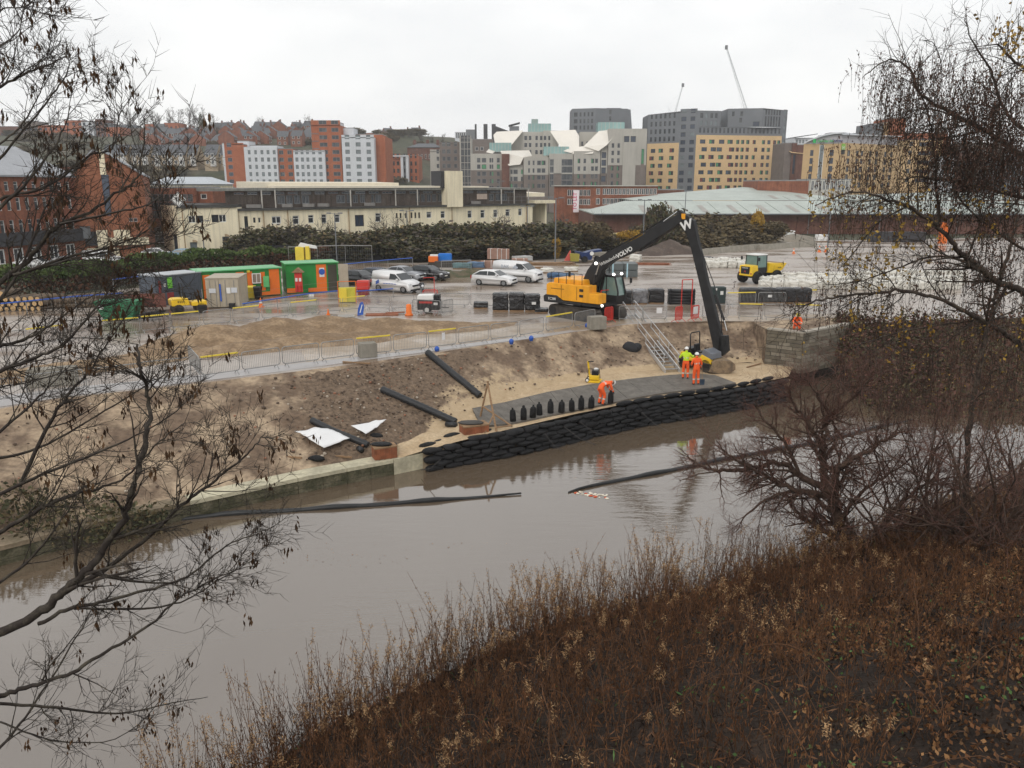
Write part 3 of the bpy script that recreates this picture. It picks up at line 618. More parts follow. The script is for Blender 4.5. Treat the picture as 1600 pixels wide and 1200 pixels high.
# --- two tower cranes far behind
CRN = mat('crane_white', (.62, .64, .66), var=.05)
for (bx_, by_, tx, ty, d, lb, wd) in ((1168, 172, 1135, 74, 560, 'long white luffing crane jib rising behind the grey rooftop tower', 1.7), (1053, 176, 1067, 133, 620, 'small pale luffing crane with its jib raised over the grey tower roof', 1.2)):
    p0, p1 = PD(bx_, by_ + 6, d), PD(tx, ty, d); root = thing('tower_crane', lb, 'crane', (p0.x, d, 0), 0, 'cranes on the skyline')
    ax = (p1 - p0).normalized(); sd = V((0, 1, 0)); up = ax.cross(sd).normalized(); b_ = MB(); n = 18
    ch = [sd * wd * .5 - up * wd * .4, -sd * wd * .5 - up * wd * .4, up * wd * .5]
    for c in ch: b_.tube([p0 + c, p1 + c * .4], .16, 4)
    for k in range(n):
        f = lambda q, c: p0.lerp(p1, q) + c * (1 - .6 * q)
        for i in range(3): b_.tube([f(k / n, ch[i]), f((k + 1) / n, ch[(i + 1) % 3])], .09, 3, cap=False)
    b_.build('jib', [CRN], root, world=True)
    MB().box((p0.x, d, p0.z / 2), (wd, wd, p0.z)).build('mast', [CRN], root, world=True); MB().box(p1, (1.6, 1.6, 2.4)).build('jib_head', [FG], root, world=True)
    q = MB(); q.tube([p0 + V((-3, 0, 0)), p0 + V((-5, 0, 7)), p0 + V((0, 0, 0))], .14, 4); q.tube([p0 + V((-5, 0, 7)), p0.lerp(p1, .8)], .06, 3); q.box(p0 + V((-5, 0, .4)), (5, 2, 1.6)); q.build('counter_jib', [CRN], root, world=True)
# --- hotel with arched roof
d = 250; T = lambda py, dd=250: ZD(py, dd)
b = Bld('hotel', 'buff brick hotel with a grey arched roof and green lettering', 'hotel', (*X(1325, d), 0), [mat('hotel_brick', (.50, .345, .18), var=.06, scale=.4), mat('hotel_band', (.40, .385, .40), var=.05), WHT])
A, M_, B = X(1251, d), X(1309, d - 3), X(1395, d + 12)
zz = [T(281) + k * 2.3 for k in range(-1, 4)]
b.facade(A, M_, 0, T(225), 0, rows(A, M_, 1251, 1309, [(1262, 1267), (1292, 1298.5)], zz, 1.7, 'k2') + rows(A, M_, 1251, 1309, [(1276, 1283)], [.5], T(226) - .6, 'p'))
b.facade(M_, B, 0, T(225, d + 4), 0, rows(M_, B, 1309, 1395, [(1319, 1323), (1332, 1336), (1339, 1343), (1352, 1356), (1362, 1366), (1376, 1380), (1386, 1390)], zz, 1.6, 'k'))
b.facade(M_, B, T(225, d + 4), T(213, d + 4), 1)
Ln = hypot(M_[0] - A[0], M_[1] - A[1]); arc = [(0, 0), (Ln, 0), (Ln, T(211) - T(225))] + [(Ln * (1 - k / 10), (T(211) - T(225)) * (1 - (k / 10) ** 2.2)) for k in range(1, 11)]
u = V((M_[0] - A[0], M_[1] - A[1], 0)) / Ln
b.part('arched_gable', MB().prism(arc[:-1] , (A[0], A[1], T(225)), u, (0, 0, 1), (0, .5, 0)), [b.mats[1]])
top = [(A[0] + u.x * p[0], A[1] + u.y * p[0] - 1, T(225) + p[1] + .2) for p in arc[2:]]
rf = MB()
for p, q in zip(top, top[1:]): rf.hexa([p, q, (q[0] + 14, q[1] + 17, q[2]), (p[0] + 14, p[1] + 17, p[2])], [V(x) + V((0, 0, .4)) for x in (p, q, (q[0] + 14, q[1] + 17, q[2]), (p[0] + 14, p[1] + 17, p[2]))])
b.part('arched_roof', rf, [WHT])
b.part('roof', MB().hexa([(M_[0] - .3, M_[1] - 1.2, T(212)), (B[0] + 1, B[1] - 1, T(213, d + 8)), (B[0] + 1, B[1] + 12, T(211, d + 8)), (M_[0] - 2, M_[1] + 14, T(210))], [(M_[0] - .3, M_[1] - 1.2, T(210.5)), (B[0] + 1, B[1] - 1, T(211.5, d + 8)), (B[0] + 1, B[1] + 12, T(209.5, d + 8)), (M_[0] - 2, M_[1] + 14, T(208))]), [WHT])
b.part('plant_room', MB().box(((X(1311, d)[0], d + 8, (T(206) + T(212)) / 2)), (3.5, 5, T(205) - T(213))), [b.mats[1]]); b.part('vent', MB().lathe if False else MB().tube([(XD(1334, d), d + 6, T(212)), (XD(1334, d), d + 6, T(206))], .7, 8), [FG])
sg = text('Holiday Inn', 1.0, mat('sign_green', (.03, .38, .10)), b.root, V((*X(1284, d - 2.4), T(221))) - b.root.location, u, (0, 0, 1), depth=.08, shear=.25, bold=.02)
text('Express', .95, mat('sign_navy', (.02, .04, .15)), b.root, V((*X(1302, d - 3.3), T(220.6))) - b.root.location, u, (0, 0, 1), depth=.08, shear=.25, bold=.02)
p = V((*X(1267, d - 1.9), T(221))); b.part('sign_logo', MB().box(p, (.9, .15, 1.1), 0), [MATS['sign_green']])
v_ = V((B[0] - M_[0], B[1] - M_[1], 0)).normalized(); p = V((*X(1312.5, d - 2.8), 0))
b.part('sign_board', MB().box(p + V((0, 0, T(232))), (1.5, .2, 2.4), rz=atan2(v_.y, v_.x)).box(p + V((0, 0, T(238))), (1.5, .2, 1.2), 1, rz=atan2(v_.y, v_.x)), [mat('lime_sign', (.22, .45, .06)), FK])
text('H', 1.5, FW, b.root, p + V((-.05, -.2, T(232))) - b.root.location, v_, (0, 0, 1), depth=.02)
b.w.quad((*B, 0), (B[0], B[1] + 12, 0), (B[0], B[1] + 12, T(213)), (*B, T(213)), 0); b.done()
# --- blocks round the hotel
b = Bld('dark_brick_block', 'dark block with a blue glass strip and brown gable between apricot flats and hotel', 'building', (*X(1238, 300), 0), [TAU, BRK2, ORG])
d = 300; T = lambda py, dd=300: ZD(py, dd)
for a, c, m, top, off, wx in ((1222, 1234, 0, 224, 0, []), (1234, 1241, 1, 224, -1, [(1236, 1239.5)]), (1241, 1254, 1, 227, -1.5, [])):
    A, B = X(a, d + off), X(c, d + off); b.block([A, B], 14, 0, T(top), m, {0: rows(A, B, a, c, wx, [T(272)], T(242) - T(272), 'k2')} if wx else None)
A, B = X(1232, d - 2), X(1253, d - 2); b.part('canopy', MB().hexa([(*A, T(239)), (*B, T(241)), (B[0], d + 6, T(236)), (A[0], d + 6, T(230))], [(*A, T(238)), (*B, T(240)), (B[0], d + 6, T(235)), (A[0], d + 6, T(229))]), [ORG]); b.done()
b = Bld('pale_office', 'pale office with a wing shaped roof far behind the hotel', 'office', (*X(1248, 430), 0), [WHT])
d = 430; A, B = X(1235, d), X(1266, d); b.block([A, B], 15, 0, ZD(216, d), 0, {0: rows(A, B, 1235, 1266, [(1238 + 5 * i, 1241 + 5 * i) for i in range(5)], [ZD(224, d)], 1.8, 'pp')}); b.part('wing_roof', MB().hexa([(A[0], d - 2, ZD(215, d)), (B[0] + 1, d - 2, ZD(210, d)), (B[0] + 1, d + 15, ZD(210, d)), (A[0], d + 15, ZD(215, d))], [(A[0], d - 2, ZD(214, d)), (B[0] + 1, d - 2, ZD(209, d)), (B[0] + 1, d + 15, ZD(209, d)), (A[0], d + 15, ZD(214, d))]), [GRC]); b.done()
d = 300; b = Bld('brick_tower_block', 'tall red brick block with a grey corner rising behind the hotel and birch', 'building', (*X(1400, d), 0), [BRO, ORG, GRC, BEI])
for a, c, m, top, off, wx in ((1354, 1373, 2, 194, 0, []), (1373, 1381, 1, 192, -1, []), (1381, 1405, 0, 186, -2, []), (1405, 1472, 0, 208, 2, [(1412 + 10 * i, 1416 + 10 * i) for i in range(6)])):
    A, B = X(a, d + off), X(c, d + off); b.block([A, B], 14, 0, T(top), m, {0: rows(A, B, a, c, wx, [T(222)], 1.6, 'k')} if wx else None)
A, B = X(1405, d - 12), X(1465, d - 12); b.block([A, B], 9, 0, T(222), 1, {0: rows(A, B, 1405, 1465, [(1414, 1419)], [T(285) + 3 * k for k in range(5)], 1.6, 'g') + rows(A, B, 1405, 1465, [(1429, 1452)], [T(285) + 3 * k for k in range(5)], 1.3, 'k2')}, roof=2); b.done()
d = 280; T = lambda py, dd=280: ZD(py, dd)
b = Bld('long_mixed_block', 'long low block of white and red bays half hidden by the birch twigs', 'building', (*X(1530, d), 0), [BRK2, WHT, TAU, GRC])
for a, c, m, top, off in ((1466, 1490, 1, 245, 0), (1490, 1520, 0, 238, 1), (1500, 1560, 2, 222, 8), (1560, 1592, 3, 244, -1), (1592, 1660, 1, 236, 2)):
    A, B = X(a, d + off), X(c, d + off); b.block([A, B], 12, 0, T(top), m, {0: rows(A, B, a, c, [(a + 3 + 8 * i, a + 8 + 8 * i) for i in range(int((c - a) / 8))], [T(284), T(272), T(260)], 1.7, 'k2')})
b.done()
# --- long low brick offices with strip windows
d = 200; T = lambda py, dd=200: ZD(py, dd)
b = Bld('brick_offices', 'low red brick offices with white strip windows behind the pink lettered banner', 'office', (*X(945, d), 0), [BRK, BEI])
A, M_, B = X(866, d), X(930, d - 3), X(1028, d)
spans = [(887, 893), (893.6, 899), (899.6, 905), (905.6, 911), (911.6, 917), (917.6, 923)]
b.facade(A, M_, 0, T(291), 0, rows(A, M_, 866, 930, spans, [T(306), T(320)], 1.45, 'w2'))
b.facade(M_, B, 0, T(291), 0, rows(M_, B, 930, 1028, [(932, 938)] + [(942 + 6.1 * i, 947.6 + 6.1 * i) for i in range(14)], [T(304), T(319)], 1.45, 'w2'))
b.part('roof_edge', MB().hexa([(A[0], A[1] - .5, T(291)), (M_[0], M_[1] - .5, T(291)), (B[0], B[1] - .5, T(291)), (B[0], d + 14, T(291)), (A[0], d + 14, T(291))], [(A[0], A[1] - .5, T(289.5)), (M_[0], M_[1] - .5, T(289.5)), (B[0], B[1] - .5, T(289.5)), (B[0], d + 14, T(289.5)), (A[0], d + 14, T(289.5))]), [BEI]); b.done()
bn = thing('banner', 'tall white banner with pink upright lettering on the brick offices', 'banner', (*X(899, d - 3.4), T(331)))
MB().box((X(899, d)[0], d - 3.4, (T(297) + T(331)) / 2), (1.35, .08, T(297) - T(331))).build('cloth', [mat('banner_white', (.75, .68, .70), var=.04)], bn, world=True)
text('TO LET', 1.25, mat('banner_pink', (.55, .08, .16)), bn, (0, -.06, (T(297) - T(331)) / 2), (0, 0, 1), (-1, 0, 0), depth=.01, bold=.02)
b = Bld('low_brick_unit', 'low dark red brick unit squeezed between offices and the warehouse roof', 'building', (*X(1040, 210), 0), [BRK2])
d = 210; A, B = X(1026, d), X(1070, d); b.block([A, B], 10, 0, ZD(297, d), 0); b.done()
d = 190; b = Bld('brick_block', 'plain red brick block above the pale warehouse roof', 'building', (*X(1225, d), 0), [BRK])
A, B = X(1184, d), X(1264, d - 4); b.block([A, B], 12, 0, ZD(283, d), 0); b.done()
b = Bld('glass_link', 'small glazed link with white frames between brick block and birch', 'building', (*X(1300, 200), 0), [BEI, WHT])
d = 200; A, B = X(1266, d), X(1330, d); b.block([A, B], 10, 0, ZD(281, d), 0, {0: rows(A, B, 1266, 1330, [(1268 + 6 * i, 1272.5 + 6 * i) for i in range(10)], [ZD(297, d)], 2.2, 'w2')}); b.done()
# --- warehouse with hipped sheet roofs
d = 165; T = lambda py, dd=165: ZD(py, dd)
RFS = mat('sheet_roof', (.40, .44, .40), var=.10, scale=.3, rough=.5, streak=.2); RLT = mat('rooflight', (.30, .28, .25), var=.12, scale=.5, rough=.5)
b = Bld('warehouse', 'long brick warehouse under pale green hipped sheet roofs with dull skylights', 'warehouse', (*X(1180, d), 0), [BRK2, RFS])
ze = T(335); A, B = X(928, d - 3), X(1720, d - 3); b.block([A, B], 60, 0, ze, 0, roof=1)
def hip(x0, x1, rx0, rx1, y0, y1, z, zr, yr):
    a, b_, c, e = (x0, y0, z), (x1, y0, z), (x1, y1, z), (x0, y1, z); r0, r1 = (rx0, yr, zr), (rx1, yr, zr)
    m = MB(); m.quad(a, b_, r1, r0); m.quad(b_, c, r1, r1) if False else m.poly((b_, c, r1)); m.quad(c, e, r0, r1); m.poly((e, a, r0)); b.part('roof_slope', m, [RFS])
    n = (V(r0) - V(a)).cross(V(b_) - V(a)).normalized(); n = n if n.z > 0 else -n
    L_ = x1 - x0
    for k in range(int(L_ / 6)):
        xa = rx0 + 2 + k * 6
        if xa > rx1 + 14 or xa + 1 > x1: break
        f = lambda x, s: V((x, y0 + (yr - y0) * s, z + (zr - z) * s)) + n * .05
        s1 = .62 if rx0 < xa < rx1 else .35
        b.part('skylight', MB().quad(f(xa, .10), f(xa + 1.1, .10), f(xa + 1.1, s1), f(xa, s1)), [RLT])
        b.w.tube([f(xa + 3, .01), f(xa + 3, .9 if rx0 < xa + 3 < rx1 else .3)], .05, 4, 1)
ew = T(335) + .3
hip(X(924, d)[0], X(1760, d)[0], X(975, d + 10)[0], X(1720, d + 10)[0], d - 5, d + 16, ew, T(314, d + 5), d + 8)
hip(X(985, d + 16)[0], X(1330, d + 16)[0], X(1160, d + 30)[0], X(1168, d + 30)[0], d + 10, d + 50, T(313, d + 10), T(292.5, d + 30), d + 30)
hip(X(1260, d + 16)[0], X(1760, d + 16)[0], X(1440, d + 30)[0], X(1700, d + 30)[0], d + 14, d + 50, T(313, d + 10), T(301, d + 30), d + 30)
b.part('gutter', MB().tube([(A[0], d - 5.1, ew - .1), (B[0], d - 5.1, ew - .1)], .14, 6), [FG])
for px in (1000, 1120, 1253, 1362, 1480): b.part('downpipe', MB().tube([(XD(px, d), d - 3.15, 0), (XD(px, d), d - 3.15, ew)], .08, 5), [FG])
b.done()
b = Bld('brick_unit', 'low red brick unit behind the birch beyond the pale warehouse roof', 'building', (*X(1550, 215), 0), [BRK])
d = 228; A, B = X(1490, d), X(1680, d); b.block([A, B], 12, 0, ZD(302, d), 0); b.done()
# ================================================================ buildings along the yard and on the hill
def line_xy(pxa, da, pxb, db):                 # a facade line in place coordinates and a px -> metres-along map
    A, B = X(pxa, da, 4), X(pxb, db, 4); Ln = hypot(B[0] - A[0], B[1] - A[1]); ux, uy = (B[0] - A[0]) / Ln, (B[1] - A[1]) / Ln
    def s(px):                                  # intersect the viewing column of px with the line
        k = (px - 800) / FPX / ct * 1.0; dx = (px - 800) / FPX * ct + 0
        kx = XD(px, 1.0, H - .0) if False else (px - 800) / FPX * (ct + (H - 4) * st / 120)
        t = (kx * A[1] - A[0]) / (ux - kx * uy); return t
    return A, B, s, (ux, uy)
CRD = mat('stained_cream', (.80, .715, .525), var=.10, scale=.35, rough=.9, streak=.22)
DBP = mat('brown_boards', (.075, .058, .048), col2=(.105, .085, .07), scale=.9, var=.25, rough=.85, streak=.35)
FEL = mat('bitumen_felt', (.06, .058, .055), var=.3, scale=.5, rough=.8)
b = Bld('derelict_works', 'long derelict cream rendered works with a dark boarded upper storey and square tower', 'industrial building', (*X(560, 122), 0), [CRD, DBP, FEL, FG, mat('cream_sheet', (.68, .62, .50), var=.06)])
A, B, s, u = line_xy(372, 112, 832, 147)
dd = lambda px: A[1] + u[1] * s(px)
def wz(px, y): return ZD(y, dd(px))
wn_ = []
for a, c, y0, y1, st_ in ((382, 388, 338, 362, 'k'), (396, 400, 340, 348, 'k'), (404, 408, 340, 348, 'w'), (425, 440, 338, 350, 'w2'), (458, 468, 337, 351, 'wl'), (482, 491, 336, 349, 'wl'), (503, 511, 335, 349, 'wl'), (523, 532, 335, 348, 'wl'), (555, 569, 336, 354, 'k2'), (587, 596, 333, 347, 'wl'), (619, 622, 333, 341, 'k'), (625, 628, 333, 341, 'k'), (633, 635.5, 333, 341, 'k'), (642, 645, 332, 341, 'k'), (648, 651, 332, 341, 'k'), (654, 657, 332, 341, 'k'), (667, 675, 331, 341, 'wl'), (689, 696, 330, 341, 'wl'), (731, 738, 329, 341, 'wl'), (751, 758, 328, 341, 'wl'), (771, 778, 327.5, 340, 'wl'), (790, 797, 327, 338, 'wl'), (810, 816, 326, 337, 'wl')):
    wn_.append((s(a), s(c), wz(a, y1), wz(a, y0), st_))
b.facade(A, B, 0, 5.95, 0, wn_, rec=.22)
V2 = lambda t, o=0., z=0.: V((A[0] + u[0] * t - u[1] * o, A[1] + u[1] * t + u[0] * o, z))      # along the facade, o behind it
Ln = s(832)
b.part('cornice', MB().hexa([V2(-.3, -.35, 5.95), V2(Ln + .4, -.35, 5.95), V2(Ln + .4, 1.5, 5.95), V2(-.3, 1.5, 5.95)], [V2(-.3, -.35, 6.25), V2(Ln + .4, -.35, 6.25), V2(Ln + .4, 1.5, 6.25), V2(-.3, 1.5, 6.25)]), [FEL])
for px in (373, 412, 450, 545, 640, 706, 822): b.part('downpipe', MB().tube([V2(s(px), -.12, 0), V2(s(px), -.12, 6.0)], .07, 6), [mat('rusty_pipe', (.32, .22, .12), var=.3, scale=2)])
# dark boarded upper storey, windows in groups, boards as separate panels
U0 = s(360); UL = s(829)
upw = []
for a, c in ((441, 453), (455, 465), (467, 477), (479, 491), (533, 547), (549, 557), (559, 567), (570, 578), (585, 592), (594, 603), (657, 663), (665, 671), (674, 680), (682, 689), (691, 697), (770, 778), (781, 789), (791, 799)): upw.append((s(a) - U0, s(c) - U0, 6.75, 7.95, 'g2'))
for k in range(22):
    a = 372 + k * 21
    if not 690 < a < 722: upw.append((s(a + 2) - U0, s(a + 18) - U0, 8.08, 8.45, 'g3'))
upw = [w for w in upw if w[1] < UL - U0]
b.facade(V2(U0, 1.1)[:2], V2(UL, 1.1)[:2], 6.2, 8.6, 1, upw)
b.part('fascia', MB().hexa([V2(U0 - 1, .5, 8.6), V2(UL + .4, .5, 8.6), V2(UL + .4, 9, 8.6), V2(U0 - 1, 9, 8.6)], [V2(U0 - 1, .5, 8.95), V2(UL + .4, .5, 8.95), V2(UL + .4, 9, 9.0), V2(U0 - 1, 9, 9.0)]), [mat('grey_fascia', (.22, .22, .20), var=.2, scale=.8, streak=.3)])
for k in range(70):
    t = U0 + .4 + k * .86
    if t > UL - 1: break
    if any(w[0] - .5 < t - U0 < w[1] + .2 and w[2] < 7 for w in upw): continue
    b.part('board', MB().hexa([V2(t, 1.05, 6.3), V2(t + .82, 1.05, 6.3), V2(t + .82, 1.12, 6.3), V2(t, 1.12, 6.3)], [V2(t, 1.05, 8.0 - .08 * (k % 3)), V2(t + .82, 1.05, 8.0 - .08 * (k % 3)), V2(t + .82, 1.12, 7.95), V2(t, 1.12, 7.95)]), [DBP])
for px in (414, 435, 552, 622, 656, 786, 806, 828): b.part('post', MB().box(V2(s(px), .45, 7.4), (.16, .16, 2.6)), [mat('pale_post', (.42, .40, .36), var=.2)])
for px, wd in ((400, 2), (452, 1.4), (485, 1.6), (508, 1.6), (580, 1.6), (745, 1.6)): b.part('vent_box', MB().box(V2(s(px), .2, 6.55), (wd, .7, .45)), [mat('grey_box', (.2, .19, .18), var=.2)])
b.part('board', MB().box(V2(s(759), .98, 7.5), (2.2, .06, .9), rz=atan2(u[1], u[0])), [mat('pale_ply', (.45, .36, .30), var=.1)])
b.part('upper_roof', MB().hexa([V2(s(418), 3, 9.0), V2(s(641), 3, 9.0), V2(s(641), 10, 9.0), V2(s(418), 10, 9.0)], [V2(s(418), 3, 9.75), V2(s(641), 3, 9.75), V2(s(641), 10, 9.9), V2(s(418), 10, 9.9)]), [b.mats[4]])
b.part('roof_edge', MB().hexa([V2(s(436), .35, 8.97), V2(s(691), .35, 8.97), V2(s(691), 3, 9.01), V2(s(436), 3, 9.01)], [V2(s(436), .35, 9.25), V2(s(691), .35, 9.25), V2(s(691), 3, 9.3), V2(s(436), 3, 9.3)]), [b.mats[4]])
b.part('roof_edge', MB().hexa([V2(s(720), .35, 8.97), V2(s(766), .35, 8.97), V2(s(766), 3, 9.01), V2(s(720), 3, 9.01)], [V2(s(720), .35, 9.2), V2(s(766), .35, 9.2), V2(s(766), 3, 9.25), V2(s(720), 3, 9.25)]), [b.mats[4]])
zt = ZD(267, dd(705) - 1); a0, a1 = s(697), s(720)
b.part('tower', MB().hexa([V2(a0, -.7, 5.9), V2(a1, -.7, 5.9), V2(a1, 3, 5.9), V2(a0, 3, 5.9)], [V2(a0, -.7, zt), V2(a1, -.7, zt), V2(a1, 3, zt), V2(a0, 3, zt)]), [CRD]); b.part('tower', MB().hexa([V2(a0 - .7, .2, 8.9), V2(a0 - .02, .2, 8.9), V2(a0 - .02, 3, 8.9), V2(a0 - .7, 3, 8.9)], [V2(a0 - .7, .2, zt), V2(a0 - .02, .2, zt), V2(a0 - .02, 3, zt), V2(a0 - .7, 3, zt)]), [FK])
# open loading canopy at the east end
c0, c1 = s(832), s(866)
b.part('canopy', MB().hexa([V2(c0 + .45, -.2, 6.2), V2(c1, -.2, 6.2), V2(c1, 7, 6.2), V2(c0 + .45, 7, 6.2)], [V2(c0 + .45, -.2, 6.75), V2(c1, -.2, 6.75), V2(c1, 7, 6.75), V2(c0 + .45, 7, 6.75)]), [CRD])
b.part('canopy_wall', MB().hexa([V2(c1 - 1.4, 1, 0), V2(c1 - 1, 1, 0), V2(c1 - 1, 7, 0), V2(c1 - 1.4, 7, 0)], [V2(c1 - 1.4, 1, 6.2), V2(c1 - 1, 1, 6.2), V2(c1 - 1, 7, 6.2), V2(c1 - 1.4, 7, 6.2)]), [CRD])
b.part('canopy_wall', MB().quad(V2(c0 + .4, 7, 0), V2(c1 - 1, 7, 0), V2(c1 - 1, 7, 6.2), V2(c0 + .4, 7, 6.2)), [TAU])
b.part('canopy_roof', MB().hexa([V2(c0 - .5, 3, 7.3), V2(c1 + .3, 3, 7.3), V2(c1 + .3, 8, 7.3), V2(c0 - .5, 8, 7.3)], [V2(c0 - .5, 3, 8.0), V2(c1 + .3, 3, 8.0), V2(c1 + .3, 8, 8.2), V2(c0 - .5, 8, 8.2)]), [b.mats[4]])
r_ = MB()
for k in range(12): r_.tube([V2(s(785) + k * 1.5, .1, 6.25), V2(s(785) + k * 1.5, .1, 7.4)], .03, 4)
for z in (6.8, 7.4): r_.tube([V2(s(785), .1, z), V2(c1, .1, z)], .03, 4)
b.part('railing', r_, [FG])
# west block with a turned corner
q0, q1, q2 = X(254, 113, 4), X(279, 107.5, 4), X(372.5, 111.6, 4)
f2 = lambda px: (px - 279) / (372.5 - 279) * hypot(q2[0] - q1[0], q2[1] - q1[1])
z1 = lambda y: ZD(y, 109)
ws = [(f2(295), f2(306), z1(348), z1(337), 'w2'), (f2(306.5), f2(318), z1(348), z1(337), 'k'), (f2(331), f2(342), z1(348), z1(336), 'k'), (f2(342.5), f2(354), z1(348), z1(336), 'w2'), (f2(294), f2(305), .4, 2.0, 'pp'), (f2(345), f2(356), .9, 2.6, 'pp')]
b.facade(q1, q2, 0, 6.45, 0, ws, rec=.2); Lq = hypot(q1[0] - q0[0], q1[1] - q0[1])
b.facade(q0, q1, 0, 6.75, 0, [(Lq * .62, Lq * .85, .2, 3.0, 'k2')])
for px, zb, r_ in ((299.5, 2.0, .55), (350.5, 2.6, .58)):
    p = V((q1[0], q1[1], 0)).lerp(V((q2[0], q2[1], 0)), (px - 279) / 93.5); b.part('arch', MB().prism([(r_ * cos(pi * k / 8), r_ * .6 * sin(pi * k / 8)) for k in range(9)], p + V((0, -.05, zb)), (1, .08, 0), (0, 0, 1), (0, .04, 0)), [mat('arch_brick', (.36, .27, .17), var=.2)])
b.part('coping', MB().hexa([(q1[0] + .02, q1[1] - .3, 6.45), (q2[0], q2[1] - .25, 6.45), (q2[0], q2[1] + 10, 6.45), (q1[0], q1[1] + 10, 6.45)], [(q1[0] + .02, q1[1] - .3, 6.62), (q2[0], q2[1] - .25, 6.62), (q2[0], q2[1] + 10, 6.62), (q1[0], q1[1] + 10, 6.62)]), [FEL])
b.part('roof', MB().hexa([(q1[0], q1[1] + .2, 6.62), (q2[0], q2[1] + .5, 6.62), (q2[0], q2[1] + 9, 6.62), (q0[0] + .3, q0[1] + 3, 6.62)], [(q1[0], q1[1] + .2, 6.8), (q2[0], q2[1] + .5, 6.8), (q2[0], q2[1] + 9, 6.9), (q0[0] + .3, q0[1] + 3, 6.9)]), [FEL])
b.part('downpipe', MB().tube([V((q1[0] + .7, q1[1] - .1, 0)), V((q1[0] + .7, q1[1] - .1, 6.4))], .08, 6), [MATS['rusty_pipe']])
b.w.quad((q2[0], q2[1], 0), (q2[0], q2[1] + 3, 0), (q2[0], q2[1] + 3, 6.45), (q2[0], q2[1], 6.45), 0)
b.done()
sg = thing('roof_sign', 'white diamond shaped sign with a black letter mark above the cream works corner', 'sign', (XD(276, 107, 7), 107.6, 6.8))
MB().prism([(0, -1.0), (1.0, 0), (0, 1.0), (-1.0, 0)], (0, 0, .75), (1, 0, 0), (0, 0, 1), (0, .12, 0)).build('board', [FW], sg); MB().prism([(0, -.93), (.93, 0), (0, .93), (-.93, 0)], (0, -.02, .75), (1, 0, 0), (0, 0, 1), (0, .015, 0)).build('border', [FK], sg)
MB().prism([(0, -.84), (.84, 0), (0, .84), (-.84, 0)], (0, -.035, .75), (1, 0, 0), (0, 0, 1), (0, .012, 0)).build('face', [FW], sg); text('TK', .72, FK, sg, (0, -.05, .72), (1, 0, 0), (0, 0, 1), depth=.01, bold=.02)
for x in (-.5, .5): MB().tube([(x, .1, .9), (x, .8, -.1)], .04, 5).build('strut', [FG], sg)
# --- big brick works on the left with a stepped gable
BW = mat('warm_brick', (.25, .095, .05), col2=(.30, .125, .07), scale=.6, var=.2, rough=.9, streak=.2)
b = Bld('brick_works', 'big orange brick building with a cream striped gable behind the left branches', 'factory', (*X(150, 104), 0), [BW, CRD, mat('grey_sheet_roof', (.30, .31, .33), var=.1, scale=.3, rough=.5, streak=.15), BRK, FK])
A, B = X(121, 103, 6), X(229, 105.5, 6); Lg = hypot(B[0] - A[0], B[1] - A[1]); uu = V((B[0] - A[0], B[1] - A[1], 0)) / Lg; sg_ = lambda px: (px - 121) / 108 * Lg
ze, za = ZD(273, 104), ZD(238, 104)
b.facade(A, B, 0, ze, 0, [(sg_(164), sg_(174), ZD(335, 104), ze - .02, 'k2'), (sg_(200), sg_(206), ZD(347, 104), ZD(341, 104), 'w'), (sg_(207), sg_(213), ZD(347, 104), ZD(341, 104), 'w')])
b.w.prism([(0, 0), (Lg, 0), (sg_(172), za - ze), (sg_(158), za - ze)], (A[0], A[1], ze), uu, (0, 0, 1), (0, .35, 0), 0)
b.part('cream_stripe', MB().prism([(sg_(164), 0), (sg_(173), 0), (sg_(173), za - ze + .3), (sg_(165), za - ze + .3)], (A[0], A[1] - .12, ze), uu, (0, 0, 1), (0, .1, 0)), [CRD])
b.part('glazed_strip', MB().prism([(sg_(165), 0), (sg_(173), 0), (sg_(176), 5), (sg_(165), 5)], (A[0], A[1] - .10, ze - 5), uu, (0, 0, 1), (0, .07, 0)), [GLB])
for x0, x1, y0, y1, m in ((129, 152, 362, 384, 4), (148, 165, 360, 392, 1), (165, 229, 372, 384, 1), (175, 200, 360, 372, 1), (130, 180, 388, 405, 1)): b.part('cladding_panel', MB().prism([(sg_(x0), ZD(y1, 103)), (sg_(x1), ZD(y1, 103)), (sg_(x1), ZD(y0, 103)), (sg_(x0), ZD(y0, 103))], (A[0], A[1] - .16 - .02 * (m == 1) - .0007 * x0, 0), uu, (0, 0, 1), (0, .1, 0)), [b.mats[m]])
for x in (sg_(133), ): b.part('fan_unit', MB().box(V((A[0], A[1] - .5, 0)) + uu * x + V((0, 0, ZD(363, 103))), (.9, .7, 1.5)), [FG])
# roof slopes of the gable wing running back
for s0, s1 in ((-.3, sg_(158)), (sg_(172), Lg + .3)):
    z0, z1 = (ze - .1, za + .15) if s0 < 1 else (za + .15, ze - .1); p, q = V((A[0], A[1] - .5, z0)) + uu * s0, V((A[0], A[1] - .5, z1)) + uu * s1; bk = V((-14, 34, 0))
    b.part('roof_slope', MB().hexa([p, q, q + bk, p + bk], [x + V((0, 0, .2)) for x in (p, q, q + bk, p + bk)]), [b.mats[2]])
C, D_ = X(-60, 88, 6), X(121, 102.6, 6); Lw = hypot(D_[0] - C[0], D_[1] - C[1]); sw = lambda px: (px + 60) / 181 * Lw
zw = ZD(277, 100); wl_ = []
for z0, z1 in ((ZD(298, 99), ZD(284, 99)), (ZD(327, 99), ZD(308, 99)), (ZD(361, 99), ZD(341, 99))):
    for k in range(12):
        px = -50 + 14.2 * k
        wl_.append((sw(px), sw(px + 6.2), z0, z1, 'wl'))
for k in range(6): wl_.append((sw(-52 + 29 * k), sw(-36 + 29 * k), .6, 2.3, 'w2'))
b.facade(C, D_, 0, zw, 3, wl_); v = V((D_[0] - C[0], D_[1] - C[1], 0)) / Lw
